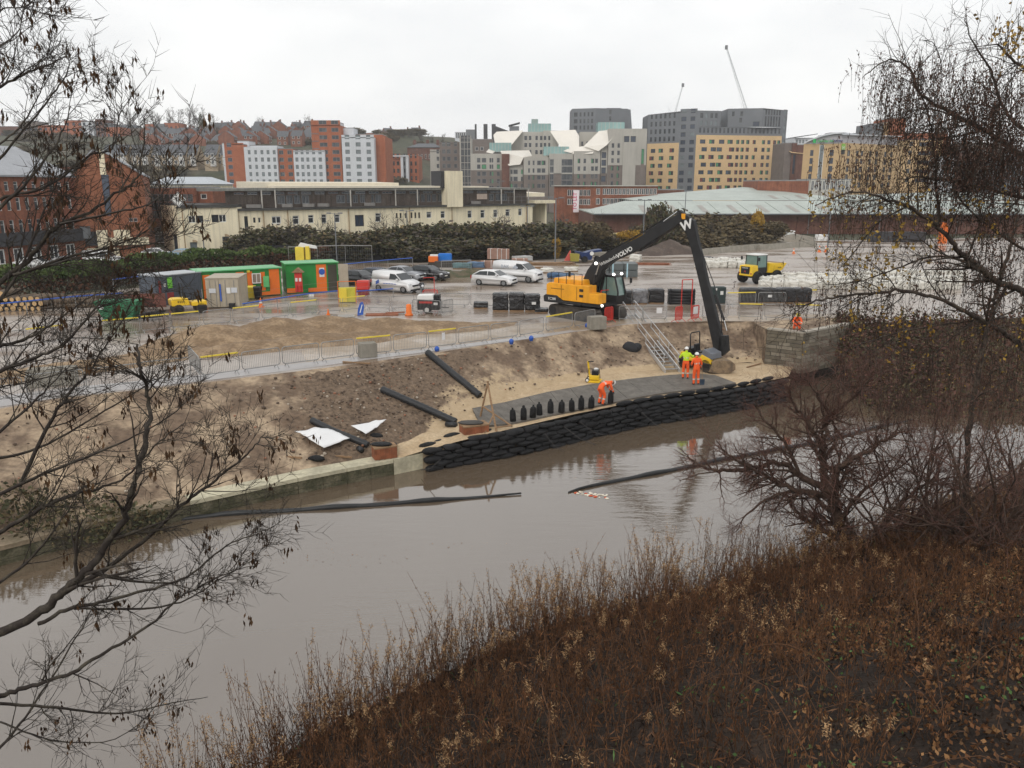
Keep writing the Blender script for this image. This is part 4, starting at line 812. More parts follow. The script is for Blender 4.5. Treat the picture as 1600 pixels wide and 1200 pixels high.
b.part('fascia', MB().prism([(0, 2.6), (Lw, 2.6), (Lw, 4.1), (0, 4.1)], (C[0], C[1], 0) + V((v.y, -v.x, 0)) * .5 if False else V((C[0], C[1], 0)) + V((v.y, -v.x, 0)) * .5, v, (0, 0, 1), V((-v.y, v.x, 0)) * .45), [FK])
p, q = V((C[0], C[1], zw)) + V((v.y, -v.x, 0)) * .4, V((D_[0], D_[1], zw)) + V((v.y, -v.x, 0)) * .4; up = V((-v.y, v.x, 0)) * 9 + V((0, 0, 3.6))
b.part('roof_slope', MB().hexa([p, q, q + up, p + up], [x + V((0, 0, .2)) for x in (p, q, q + up, p + up)]), [b.mats[2]])
b.w.quad((*B, 0), (B[0] - 14, B[1] + 34, 0), (B[0] - 14, B[1] + 34, ze), (*B, ze), 0); b.done()
# --- glazed block behind, with a cream house on top of the rise
d = 135; b = Bld('glazed_block', 'brick block with a dark blue gridded glass front between works and diamond sign', 'office', (*X(262, d), 0), [BRK, PRED])
A, B = X(222, d), X(303, d); g = lambda px: (px - 222) / 81 * (B[0] - A[0])
b.block([A, B], 12, 0, ZD(294, d), 0, {0: [(g(226 + 9.2 * i), g(234.6 + 9.2 * i), ZD(341 - 13 * k, d) , ZD(329.3 - 13 * k, d), 'g') for i in range(8) for k in range(3)] + [(g(226 + 12 * i), g(236 + 12 * i), ZD(368, d), ZD(356, d), 'w2') for i in range(6)] + [(g(228), g(252), .1, 2.6, 'p')]})
A, B = X(300, d + 1), X(331, d + 1); b.block([A, B], 10, 0, ZD(299, d), 0, {0: [(1.2, 2.2, ZD(311, d), ZD(303, d), 'w')]}); b.done()
d = 165; b = Bld('cream_house', 'low cream building with a pale grey hipped roof above the glazed block', 'building', (*X(283, d), 0), [CRM, mat('zinc_roof', (.42, .45, .48), var=.06, scale=.3, rough=.5)])
A, B = X(233, d), X(332, d); b.block([A, B], 12, 0, ZD(290, d), 0, {0: rows(A, B, 233, 332, [(300, 306), (311, 318), (322, 329)], [ZD(298, d)], .9, 'w2')}, roof=1)
b.part('roof_slope', MB().hexa([(A[0] - .4, d - .5, ZD(290, d) + .3), (B[0] + .4, d - .5, ZD(290, d) + .3), (B[0] + .4, d + 12, ZD(290, d) + .3), (A[0] - .4, d + 12, ZD(290, d) + .3)], [(A[0] + 2, d + 4, ZD(276, d)), (B[0] - 3, d + 4, ZD(276, d)), (B[0] - 3, d + 8, ZD(276, d)), (A[0] + 2, d + 8, ZD(276, d))]), [b.mats[1]]); b.done()
# --- pale terraced houses on the slope
YB = mat('buff_wall', (.36, .28, .19), var=.15, scale=.8); HW = mat('house_white', (.55, .54, .52), var=.08, scale=.8)
def house(name, label, cat, loc, wdt, dep, hw, hr, wall, roofm, group, bay=None, chim=False):
    r = thing(name, label, cat, loc, 0, group); b_ = MB(); w2 = wdt / 2
    b_.hexa([(-w2, 0, -4), (w2, 0, -4), (w2, dep, -4), (-w2, dep, -4)], [(-w2, 0, hw), (w2, 0, hw), (w2, dep, hw), (-w2, dep, hw)])
    if bay: b_.box((w2 * .45, -.35, hw * .5 - .4), (wdt * .42, .8, hw - .8), 1)
    for x in (-w2, w2): b_.poly(((x, 0, hw), (x, dep, hw), (x, dep / 2, hw + hr)))
    b_.build('wall', [wall, bay or wall], r)
    rf = MB(); rf.quad((-w2 - .05, -.3, hw - .1), (w2 + .05, -.3, hw - .1), (w2 + .05, dep / 2, hw + hr + .1), (-w2 - .05, dep / 2, hw + hr + .1)); rf.quad((-w2 - .05, dep + .3, hw - .1), (w2 + .05, dep + .3, hw - .1), (w2 + .05, dep / 2, hw + hr + .1), (-w2 - .05, dep / 2, hw + hr + .1)); rf.build('roof', [roofm], r)
    for x, z in ((-w2 * .5, .9), (-w2 * .5, 3.4), (w2 * .45, 3.4), (w2 * .45, .9)):
        o = link('window', win_mesh(1.1, 1.3, 'w'), r, (x, -.06 if not (bay and x > 0) else -.8, z + .65))
    if chim: MB().box((w2 * .7, dep / 2, hw + hr + .5), (.9, .6, 1.5)).build('chimney', [BRK2], r)
    else: MB().box((w2 * .3, dep * .22, hw + hr * .55), (.8, .1, .8), 0, M=Matrix.Rotation(.6, 3, 'X')).build('skylight', [GLP], r)
    return r
h0 = None; n_ = 0
for px in (171, 190, 209, 224, 243, 262, 281, 299, 330, 349):
    y = 318 + (px % 7) * .5; z = ZD(262, y) + .5; lb = 'pale fronted grey roofed terraced house on the slope, %s from the west' % ORD[n_]; n_ += 1
    if h0 is None: h0 = house('terraced_house', lb, 'house', (XD(px, y, z), y, z), 4.8, 8, 4.2, 3.9, YB, SLT, 'pale terraced houses below the ridge', bay=HW)
    else: copy_tree(h0, loc=(XD(px, y, z), y, z), label=lb)
# --- red brick terraces further up the hill
h1 = None
for (pa, pb, py, y, n) in ((226, 330, 222, 455, 9), (250, 352, 233, 430, 9), (330, 490, 211, 500, 10), (345, 490, 221, 455, 9), (360, 490, 228, 425, 7), (400, 490, 214, 520, 4), (600, 660, 220, 520, 3)):
    for k in range(n):
        px = pa + (pb - pa) * (k + .5) / n + random.uniform(-2, 2); yy = y + random.uniform(-9, 9); z = ZD(py + random.uniform(-1.5, 1.5), yy)
        lb = 'red brick terraced house on the hillside, %s in its row %s' % (ORD[k], {222: 'below the dark ridge trees', 233: 'just above the pale terraces', 211: 'at the ridge', 221: 'under the ridge', 228: 'just above the white flats', 214: 'near the gabled ridge house', 220: 'east of the tall tower'}[py]); rz = random.choice([0, 0, .5, -.5, pi / 2])
        if h1 is None: h1 = house('brick_house', lb, 'house', (XD(px, yy, z), yy, z), 5.6, 8, 4.8, 2.9, BRK, SLT, 'red brick terraces on the hillside', chim=True)
        else: copy_tree(h1, loc=(XD(px, yy, z), yy, z), rz=rz, label=lb)
# --- flats along the ridge
def ridge(label, segs, d, base, ws='k2'):
    b = Bld('ridge_flats', label, 'apartment building', (*X(segs[0][0], d, 40), ZD(base, d) - 6), [BRO, GRC, WHT, BRK2, TAU], 'flats on the ridge')
    for a, c, top, m in segs:
        A, B = X(a, d + random.uniform(-2, 2), 40), X(c, d, 40); B = (B[0], A[1]); n = max(1, int((c - a) / 7))
        b.block([A, B], 12, ZD(base, d) - 6, ZD(top, d), m, {0: rows(A, B, a, c, [(a + (c - a) * (i + .25) / n, a + (c - a) * (i + .7) / n) for i in range(n)], [ZD(base, d) + .5 + 3 * k for k in range(max(1, int((base - top) / FPX * d / 3.1)))], 1.6, ws)}, roof=1)
    b.done()
ridge('red brick and slate flats with a pale glazed bay on the ridge behind the branches', [(102, 128, 188, 0), (128, 146, 190, 2), (146, 172, 193, 1), (150, 165, 187, 3), (165, 190, 199, 0)], 470, 215)
ridge('low red brick flats at the far left end of the ridge', [(-30, 30, 198, 3), (30, 60, 190, 4), (60, 100, 196, 0)], 480, 214)
ridge('slate and brick flats in the middle of the ridge under dark trees', [(178, 205, 195, 1), (200, 226, 200, 4), (226, 241, 194, 0), (241, 257, 194, 1), (257, 278, 192, 0)], 480, 212)
ridge('pale grey roofed houses on the ridge beside the conifer', [(322, 352, 196, 4), (352, 366, 192, 0)], 520, 205, 'p')
ridge('brick house with pointed gables on the ridge behind the white flats', [(368, 388, 199, 3), (395, 440, 202, 4), (440, 490, 200, 3)], 520, 208, 'p')
ridge('red brick houses on the ridge just east of the tall tower block', [(556, 590, 208, 0), (590, 612, 205, 3), (612, 626, 204, 1)], 480, 226)
solo(MB().hexa([(XD(q, 130), 130, 0) for q in (100, 128)] + [(XD(q, 140), 140, 0) for q in (130, 100)], [(XD(q, 130), 130, ZD(261, 130)) for q in (100, 128)] + [(XD(q, 140), 140, ZD(261, 130)) for q in (130, 100)]), 'brick_shed', [BRK2], 'dark brick shed roofline seen between branches behind the left works', 'building', world=True)
# ================================================================ the embankment works
GALV = mat('galvanised_steel', (.27, .27, .265), var=.15, scale=3, rough=.5, metal=.2); YEL = mat('yellow_plastic', (.75, .58, .06), var=.06, rough=.5); REDP = mat('red_plastic', (.55, .04, .03), var=.08, rough=.5)
BLUP = mat('blue_plastic', (.03, .10, .42), var=.1, rough=.45); BLKP = mat('black_plastic', (.012, .012, .014), var=.3, scale=3, rough=.45); CONC = mat('concrete', (.27, .25, .21), var=.15, scale=2, rough=.9, bump=.2, streak=.2)
WHP = mat('white_sheet', (.72, .72, .72), var=.04, rough=.6); RUST = mat('rusty_steel', (.24, .085, .04), var=.35, scale=3, rough=.8); TIM = mat('timber', (.25, .155, .085), var=.3, scale=3, rough=.85, stretch=(1, 1, 6))
# ---- pedestrian barriers: frame, bars, feet, some with a yellow cap
def bar_meshes(m, nm, w=2.3):
    fr = MB(); h0, h1, x = .18, 1.08, w / 2 - .03; c = .14; pts = []
    for cx, cz, a0 in ((x - c, h1 - c, 0), (-x + c, h1 - c, pi / 2), (-x + c, h0 + c, pi), (x - c, h0 + c, 1.5 * pi)):
        pts += [(cx + c * cos(a0 + q), 0, cz + c * sin(a0 + q)) for q in (0, pi / 4, pi / 2)]
    fr.tube(pts + [pts[0]], .026, 6, cap=False); br = MB()
    for k in range(1, 21): xx = -x + 2 * x * k / 21; br.tube([(xx, 0, h0), (xx, 0, h1)], .0105, 3, cap=False)
    ft = MB(); ft.tube([(0, -.3, .0), (0, -.28, .04), (0, 0, .2), (0, .28, .04), (0, .3, 0)], .02, 5)
    return fr.mesh('frame', m, True), br.mesh('infill_bars', m), ft.mesh('foot', m)
BARM = {'galv': bar_meshes(GALV, 'galv'), 'red': bar_meshes(REDP, 'red', 1.1)}
CAP = MB().box((0, 0, 1.09), (2.15, .07, .07)).mesh('cap', [YEL]); TAPE = {}
def barrier(a, b, label, cap=False, m='galv', grp='pedestrian barriers round the works', name='barrier'):
    d = b - a; rz = atan2(d.y, d.x); c = (a + b) / 2
    r = thing(name, label, 'barrier', c, rz, grp); fr, br, ft = BARM[m]; s = d.length / (2.34 if m == 'galv' else 1.14)
    o = link('frame', fr, r); o.scale.x = s; o = link('infill_bars', br, r); o.scale.x = s; o['kind'] = 'stuff'
    for x in (-.8, .8): link('foot', ft, r, (x * (1 if m == 'galv' else .5), 0, 0))
    if cap: o = link('cap', CAP, r); o.scale.x = s
    return r
def run(pix, caps, label, clab, step=2.4, z=0, skip=(), off=V((0, 0, 0))):
    pts = arc_pts([P(*q, z) + off for q in pix], step); out = []
    for i, (a, b) in enumerate(zip(pts, pts[1:])):
        if i in skip: continue
        j = V((random.uniform(-.05, .05), random.uniform(-.08, .08), 0)); wob = V((0, 0, random.uniform(0, .03)))
        out.append(barrier(a + j + wob, b + j + wob, label + ', %s from the left' % ORD[i], i in caps))
    return out
run([(-60, 637), (100, 617), (296, 592), (312, 592)], (), 'plain barrier behind twigs on the bank top', '')
barrier(P(296, 570), P(314, 592), 'galvanised barrier turned end-on beside the first yellow capped panel')
nb = [(314, 592), (378, 583), (441, 574), (502, 566), (556, 559), (614, 553), (669, 547), (715, 541), (766, 534), (811, 528), (851, 521)]
nl = {0: 'yellow capped barrier at the corner of the bank top, first of the near row', 4: 'yellow capped barrier directly behind the concrete block', 6: 'yellow capped barrier with a white notice above the upper black pipe'}
seqs = ['second', 'third', 'fourth', '', 'sixth', '', 'eighth', 'ninth', 'tenth']
for i, (a, b) in enumerate(zip(nb, nb[1:])):
    r = barrier(P(*a), P(*b) - (P(*b) - P(*a)).normalized() * .05, nl.get(i, 'plain galvanised barrier, %s panel of the near row counted from the corner' % (seqs[i - 1] or 'seventh')), i in nl)
    if i == 6: MB().box((.05, -.03, .72), (.2, .01, .42)).build('notice', [WHP], r)
for a, b, l, c in (((852, 521), (895, 513), 'barrier hung with yellow tape in front of the excavator tracks', 1), ((897, 514), (930, 507), 'galvanised barrier standing beside the small concrete block', 0), ((966, 502), (1004, 502), 'barrier at the head of the aluminium stair', 0), ((1004, 502), (1042, 501), 'barrier with a white notice between stair head and red gate', 0), ((1096, 500), (1138, 499), 'barrier behind the excavator arm at the bank edge', 0), ((1153, 498), (1192, 499), 'yellow capped barrier in front of the black pallets', 1), ((1193, 499), (1238, 501), 'plain barrier just behind the crouching orange worker', 0), ((1240, 499), (1284, 501), 'yellow capped barrier above the stone abutment', 1), ((1286, 500), (1330, 502), 'plain barrier half covered by birch twigs above the abutment', 0)):
    r = barrier(P(*a), P(*b), l, bool(c))
    if 'notice' in l: MB().box((.3, -.03, .75), (.42, .01, .4)).build('notice', [WHP], r)
fr_ = [((-20, 551), (42, 543), 0), ((42, 543), (103, 535), 1), ((103, 535), (160, 528), 0), ((160, 528), (221, 522), 1), ((221, 521), (268, 516), 1), ((268, 516), (314, 511), 1), ((318, 511), (362, 506), 0), ((364, 506), (407, 501), 1), ((409, 501), (453, 496), 0), ((454, 496), (497, 491), 1), ((498, 491), (534, 488), 0), ((535, 488), (572, 484), 1), ((573, 484), (610, 485), 0), ((611, 485), (648, 483), 0)]
fl = ['behind the twigs at the far left', 'left of the green skip, west one', 'left of the green skip, east one', 'below the green skip', 'between green skip and yellow roller', 'below the small yellow roller', 'below the beige cabin', 'below the beige cabin corner', 'before the orange cabin wall', 'before the red fire point', 'before the open store', 'before the yellow cupboard', 'behind the blue shield on its side', 'just west of the generator']
for (a, b, c), l in zip(fr_, fl): barrier(P(*a), P(*b), ('yellow capped' if c else 'plain') + ' barrier of the far row ' + l, bool(c))
for a, b, l in (((644, 490), (690, 493), 'barrier along the front of the generator'), ((690, 493), (708, 489), 'barrier closing the east end of the generator pen'), ((650, 479), (685, 479), 'barrier behind the generator'), ((686, 479), (734, 480), 'barrier on wet tarmac east of the generator'), ((734, 480), (778, 481), 'barrier just west of the tall black pallets'), ((778, 477), (822, 477), 'barrier behind the tall black pallets'), ((1134, 479), (1181, 478), 'yellow capped barrier behind the black pallets in front of the dumper'), ((1183, 478), (1228, 478), 'barrier between black pallets and white sacks'), ((1232, 474), (1276, 474), 'yellow capped barrier before the white sacks near the birch'), ((1278, 474), (1322, 474), 'plain barrier before the white sacks under birch twigs')):
    barrier(P(*a), P(*b), l, 'capped' in l)
for a, b, l in (((1054, 504), (1066, 502), 'short red plastic barrier, west one of the gate pair behind the stair'), ((1079, 502), (1092, 500), 'short red plastic barrier with a white notice, east one of the gate pair'), ((944, 505), (958, 503), 'short red plastic barrier beside the cab of the excavator'), ((660, 474), (685, 473), 'red plastic barrier behind the generator')):
    r = barrier(P(*a), P(*b), l, False, 'red', 'red plastic barriers')
    if 'notice' in l: MB().box((0, -.03, .75), (.5, .01, .5)).build('notice', [WHP], r)
gp = thing('goal_post', 'thin red goal post gate standing before the stacked black pipes', 'gate', P(1064, 480))
a, b = P(1064, 484) - gp.location, P(1080, 483) - gp.location
for q in (a, b): MB().tube([q, q + V((0, 0, 2.3))], .04, 6).build('post', [REDP], gp)
MB().tube([a + V((0, 0, 2.3)), b + V((0, 0, 2.3))], .035, 6).build('crossbar', [REDP], gp)
gp = thing('goal_post', 'thin red goal post frame beside the excavator cab', 'gate', P(938, 500))
a, b = V((0, 0, 0)), P(955, 498) - gp.location
for q in (a, b): MB().tube([q, q + V((0, 0, 2.1))], .035, 6).build('post', [REDP], gp)
MB().tube([a + V((0, 0, 2.1)), b + V((0, 0, 2.1))], .03, 6).build('crossbar', [REDP], gp)
gp = thing('goal_post', 'thin red post frame on the wet tarmac by the motorcycle', 'gate', P(662, 470))
a, b = V((0, 0, 0)), P(679, 469) - gp.location
for q in (b, ): MB().tube([q, q + V((0, 0, 1.9))], .03, 6).build('post', [REDP], gp)
MB().tube([a + V((0, 0, 1.9)), b + V((0, 0, 1.9))], .03, 6).build('crossbar', [REDP], gp)
# ---- soil heap between the two barrier rows
def heap(label, pix_lumps, x0, x1, y0, y1, m, n=90, name='soil_heap', rough=.10):
    lumps = [(P(px, py), rx, ry, h) for px, py, rx, ry, h in pix_lumps]
    vs = []
    for j in range(n + 1):
        for i in range(n + 1):
            x, y = x0 + (x1 - x0) * i / n, y0 + (y1 - y0) * j / n; z = -.25
            for c, rx, ry, h in lumps:
                dx, dy = x - c.x, y - c.y; q = (dx * .83 + dy * .56) / rx, (-dx * .56 + dy * .83) / ry; z = max(z, z + 0, h * max(-1, 1 - (q[0] ** 2 + q[1] ** 2) ** .62))
            z += (rough * 1.6 * fbm(x, y, .9) + rough * .8 * fbm(x, y, 3.2)) * smst(z, -.25, .3)
            vs.append((x, y, z))
    fs = [(j * (n + 1) + i, j * (n + 1) + i + 1, (j + 1) * (n + 1) + i + 1, (j + 1) * (n + 1) + i) for j in range(n) for i in range(n)]
    fs = [f for f in fs if max(vs[k][2] for k in f) > -.02]
    used = sorted({k for f in fs for k in f}); mp = {k: i for i, k in enumerate(used)}
    return tag(link(name, np_mesh(name, [vs[k] for k in used], [[mp[k] for k in f] for f in fs], m, smooth=True)), label, 'soil heap')
M_HEAP = mat('heap_soil', (.20, .135, .08), col2=(.33, .235, .145), scale=.9, var=.22, rough=.95, bump=.5, bscale=8)
heap('long heap of brown sandy soil between the two rows of barriers', [(330, 535, 4.2, 2.6, 1.15), (255, 556, 3.8, 1.7, .45), (130, 575, 6, 1.6, .42), (20, 590, 4, 1.5, .4), (430, 524, 4.5, 3.0, 1.15), (505, 515, 4.5, 2.8, .95), (590, 514, 4.5, 2.2, .75), (660, 513, 4, 2.0, .5), (390, 545, 4, 1.8, .5), (480, 535, 4, 1.8, .55), (560, 530, 4, 1.8, .45), (730, 512, 4, 1.6, .22)], -27, 2, 35, 61, M_HEAP, 150)
M_SLUR = mat('muddy_strip', (.30, .225, .15), col2=(.40, .33, .26), scale=.4, var=.12, rough=.5, r2=.25)
struct('muddy_track', MB().poly([P(px, py, .004) for px, py in ((470, 548), (560, 532), (700, 520), (840, 505), (985, 497), (1200, 492), (1330, 490), (1330, 502), (1120, 502), (985, 504), (905, 516), (800, 527), (600, 552), (480, 568))]).mesh('muddy_track', M_SLUR))
struct('concrete_strip', MB().poly([P(px, py, .008) for px, py in ((-60, 626), (100, 606), (310, 586), (480, 566), (640, 549), (800, 528), (890, 516), (905, 517), (850, 526), (720, 543), (560, 564), (450, 579), (300, 597), (100, 620), (-60, 645))]).mesh('concrete_strip', mat('pale_strip', (.36, .34, .33), var=.1, scale=.7, rough=.35)))
# ---- concrete blocks
for (px, py, d, lb) in ((573, 559, (.98, .75, .8), 'square concrete block against the near barriers above the earth bank'), (933, 515, (1.1, .8, .85), 'small concrete block at the bank edge below the excavator cab'), (79, 604, (2.1, .8, .85), 'long concrete block behind twigs at the left of the bank top')):
    c = P(px, py) + V((0, .3, d[2] / 2)); solo(MB().box((0, 0, 0), d), 'concrete_block', [CONC], lb, 'concrete block', c, bevel=.03, group='concrete blocks', rz=.35)
# ---- blue lamps under the barriers
for px, py, l in ((683, 548, 'blue cap lamp in the mud just above the upper black pipe'), (799, 536, 'blue cap lamp below the near barriers, middle of the row'), (830, 531, 'blue cap lamp below the near barriers next to the excavator'), (917, 511, 'blue cap lamp hung beside the small concrete block')):
    solo(MB().ell((0, 0, .12), (.15, .15, .17), 0, 10, 6).tube([(0, 0, -.05), (0, 0, .1)], .11, 8), 'cap_lamp', [BLUP], l, 'lamp', P(px, py) + V((0, -.1, 0)), 'blue cap lamps on the bank top', smooth=True)
# ---- helpers on the earth bank
def bankz(x, y):
    ok, loc, n, i = BANKT.ray_cast(V((x, y, 20)), V((0, 0, -1))) ; return loc.z if ok else -99
def drop(px, py):                                # where the sight line meets bank, platform or yard
    best = None
    for nm in ('embankment', 'sand_platform', 'yard'):
        o = bpy.data.objects[nm]; ok, loc, n, i = o.ray_cast(V((0, 0, H)), ray(px, py).normalized())
        if ok and (best is None or loc.y < best.y): best = loc.copy()
    return best or P(px, py, ZP)
bpy.context.view_layer.update()
# ---- black drainage pipes
def pipe(pix, r, lb, sag=0., ring=True):
    a, c = drop(*pix[0]) + V((0, 0, r * .9)), drop(*pix[-1]) + V((0, 0, r * .9)); pts = [a]
    for q in pix[1:-1]: pts.append(drop(*q) + V((0, 0, r * 1.0)))
    pts.append(c); pts = arc_pts(pts, .14) + [c]; rr = [r * (1.06 if i % 2 else .97) if ring else r for i in range(len(pts))]
    # keep it on the ground
    b_ = MB().tube(pts, rr, 12, 0, cap=False); b_.tube([pts[-2], pts[-1]], r * .8, 12, 0); b_.tube([pts[1], pts[0]], r * .8, 12, 0)
    return solo(b_, 'drain_pipe', [mat('ribbed_pipe', (.022, .023, .025), var=.2, rough=.45)], lb, 'pipe', a, 'black drain pipes on the bank', smooth=True, world=True)
pipe([(668, 555), (709, 590), (750, 623)], .19, 'upper long straight black pipe lying down the sandy bank')
pipe([(597, 613), (630, 628), (660, 641), (712, 664)], .18, 'middle black pipe crossing the edge of the dark soil down to the sand')
pipe([(487, 661), (520, 678), (575, 700)], .16, 'lower black pipe lying beside the white sheets')
solo(MB().tube([(-.3, .1, .12), (.25, -.1, .12)], .13, 10), 'pipe_offcut', [MATS['ribbed_pipe']], 'short black pipe offcut by the rusty box', 'pipe', drop(706, 667), smooth=True)
solo(MB().tube([(-.1, .12, .1), (.1, -.16, .1)], .13, 10), 'pipe_offcut', [MATS['ribbed_pipe']], 'short black pipe offcut below the lower pipe', 'pipe', drop(563, 705), smooth=True)
solo(MB().ell((0, 0, .12), (.55, .34, .42), 0, 14, 8, jit=.35).ell((.5, .2, .15), (.35, .3, .3), 0, 10, 6, jit=.3), 'rubber_roll', [mat('dark_rubber', (.025, .026, .03), var=.3, rough=.7)], 'crumpled dark rubber roll on the bank beside the stair', 'roll', drop(985, 546), smooth=True)
# ---- white geotextile sheets
def cloth(pix, lb, lift=.30):
    c = [drop(*q) for q in pix]; n = 10; vs = []
    for j in range(n + 1):
        for i in range(n + 1):
            p = c[0].lerp(c[1], i / n).lerp(c[3].lerp(c[2], i / n), j / n); p.z = max(p.z, (drop_z(p) or p.z)) + lift + .05 * fbm(p.x, p.y, 1.1); vs.append(tuple(p))
    me = np_mesh('white_sheet', vs, [(j * (n + 1) + i, j * (n + 1) + i + 1, (j + 1) * (n + 1) + i + 1, (j + 1) * (n + 1) + i) for j in range(n) for i in range(n)], WHP, smooth=True)
    o = tag(link('ground_sheet', me), lb, 'sheet', 'white sheets on the bank'); md = o.modifiers.new('t', 'SOLIDIFY'); md.thickness = .015
def drop_z(p):
    for nm in ('embankment', 'sand_platform'):
        ok, loc, n, i = bpy.data.objects[nm].ray_cast(V((p.x, p.y, 20)), V((0, 0, -1)))
        if ok: return loc.z
cloth([(461, 684), (513, 679), (547, 695), (507, 710)], 'large white geotextile sheet spread on the earth beside the lower pipe')
cloth([(549, 675), (604, 665), (590, 677), (572, 688)], 'narrow white geotextile sheet at the edge of the dark soil')
# ---- rusty boxes on the wall with sacks on top, and tripod of poles
def sack(mb, c, l=.8, w=.36, h=.2, rz=0., m=0): mb.ell(c, (l / 2, w / 2, h / 2), m, 10, 6, M=Matrix.Rotation(rz, 3, 'Z'), jit=.18)
BAG = mat('black_sack', (.012, .012, .013), var=.5, scale=3, rough=.6, spec=.22, bump=.5, bscale=18)
for px, py, lb, s in ((741, 683, 'rusty orange steel box with black mats on top, under the timber tripod', 1.0), (601, 714, 'smaller rusty orange steel box with a lid and black sacks on the old wall', .8)):
    c = P(px, py, ZP - .35 if s == 1 else ZL + .02); r = thing('steel_box', lb, 'box', c, .42, 'rusty boxes on the wall'); W_, D_, H_ = 1.25 * s, .7 * s, .62 * s
    b_ = MB()
    for q, d_ in (((0, -D_ / 2, H_ / 2), (W_, .05, H_)), ((0, D_ / 2, H_ / 2), (W_, .05, H_)), ((-W_ / 2, 0, H_ / 2), (.05, D_ - .05, H_)), ((W_ / 2, 0, H_ / 2), (.05, D_ - .05, H_))): b_.box(q, d_)
    b_.build('side_panel', [RUST], r)
    for x in (-.4, -.1, .25): MB().box((x * s, -D_ / 2 - .04, H_ / 2), (.06, .05, H_)).build('rib', [RUST], r)
    MB().box((0, 0, H_ + .04), (W_ * 1.06, D_ * 1.1, .06)).build('lid', [TIM], r)
    sk = MB(); sack(sk, (-.05, 0, .07), 1.3 * s, .7 * s, .16)
    solo(sk, 'mat', [mat('wet_mat', (.06, .055, .05), var=.3, rough=.8)] if s == 1 else [BAG], 'dark folded mat on the rusty box by the tripod' if s == 1 else 'black sack slumped over the lid of the smaller rusty box', 'mat', c + V((-.1, 0, H_ + .05)), smooth=True)
for i, (px, py, z) in enumerate(((586, 697, .5), (578, 705, .15), (764, 686, .35), (615, 706, .3))):
    sk = MB(); sack(sk, (0, 0, 0), .75, .4, .3, .6 * i); solo(sk, 'sack', [BAG], ('black sack humped on the sand behind the smaller rusty box', 'black sack flat on the wall west of the smaller rusty box', 'black sack against the east side of the tripod box', 'black sack hanging over the east end of the smaller box')[i], 'sack', P(px, py, ZL) + V((0, 0, z)), smooth=True)
ap = PD(762, 599, P(765, 655, ZP).y); r = thing('timber_tripod', 'tripod of rough timber poles with cross rails above the rusty box', 'tripod', (ap.x, ap.y, ZP))
ft = [P(750, 653, ZP), P(776, 676, ZP - .1), P(800, 669, ZP)]
for q in ft[:2]: MB().tube([q, ap + (ap - q).normalized() * .12], [.055, .045], 7).build('leg', [TIM], r, world=True)
m1 = ft[0].lerp(ap, .34); MB().tube([m1, ft[2] + V((0, 0, .1))], .045, 7).build('brace', [TIM], r, world=True); m2 = ft[1].lerp(ap, .1); MB().tube([m2, ft[2] + V((.0, 0, .14))], .04, 7).build('brace', [TIM], r, world=True); MB().tube([P(757, 678, ZP - .1), ft[1].lerp(ap, .35)], .04, 7).build('brace', [TIM], r, world=True)
solo(MB().tube([P(752, 682, ZP - .6), P(753, 693, ZP - 1.0), P(756, 708, ZW)], [.03, .05, .08], 6), 'water_spout', [mat('falling_water', (.6, .62, .62), rough=.1, var=.2)], 'thin jet of water falling from the rusty box into the river', 'water', P(752, 682, ZP), world=True)
# ---- grey rubber mats on the platform
MATM = mat('track_mat', (.115, .104, .09), col2=(.165, .15, .13), scale=1.4, var=.2, rough=.8, bump=.15); MAT2 = mat('mat_seam', (.03, .028, .026))
r = thing('track_mat', 'grey rubber matting laid in wide panels along the river edge of the platform', 'matting', P(960, 620, ZP))
outer = [P(*q, ZP) for q in ((752, 668), (800, 664), (860, 651), (930, 637), (1000, 622), (1060, 613), (1110, 608), (1150, 600))]
inner = [P(*q, ZP) for q in ((738, 640), (790, 630), (865, 612), (930, 601), (990, 593), (1040, 588), (1086, 585), (1140, 590))]
NP_ = 15
for k in range(NP_):
    a, c = k / NP_, (k + 1) / NP_; sh = .06
    q = [lerp_pts(outer, a), lerp_pts(outer, c), lerp_pts(inner, min(1, c - sh)) , lerp_pts(inner, max(0, a - sh))]
    cen = sum(q, V()) / 4; q = [cen + (p - cen) * .985 + V((0, 0, .05 + .012 * random.random())) for p in q]
    MB().hexa([p - V((0, 0, .09)) for p in q], [p + V((0, 0, .03)) for p in q]).build('mat_panel', [MATM], r, world=True)
# ---- wall of black sacks along the river
r = thing('sack_wall', 'long wall of stacked black sacks edging the platform above the river', 'wall', P(950, 640, ZP))
sm = []
for v in range(4):
    q = MB(); q.tube([(-.5, 0, -.02), (-.47, .01, 0), (-.38, 0, .01), (-.15, .02 * v - .03, 0), (.1, 0, .012), (.37, .01, -.01), (.47, 0, 0), (.5, 0, -.02)], [.05, .105, .135, .145 + .006 * v, .14, .135, .10, .05], 10)
    q.v = [(x, y * 1.55 * (1 + .10 * MN.noise(V((x * 4, z * 9, v)))), z * (1 + .16 * MN.noise(V((x * 5, y * 5, v * 3.3))))) for x, y, z in q.v]
    sm.append(q.mesh('sack', [BAG], True))
wl2 = [P(*q, z) for q, z in zip(((660, 706), (712, 693), (760, 681), (800, 671), (850, 661), (930, 643), (1010, 628), (1080, 618), (1150, 607), (1236, 590)), (-2.56, -2.46, -2.32) + (ZP,) * 9)]
vis = 0
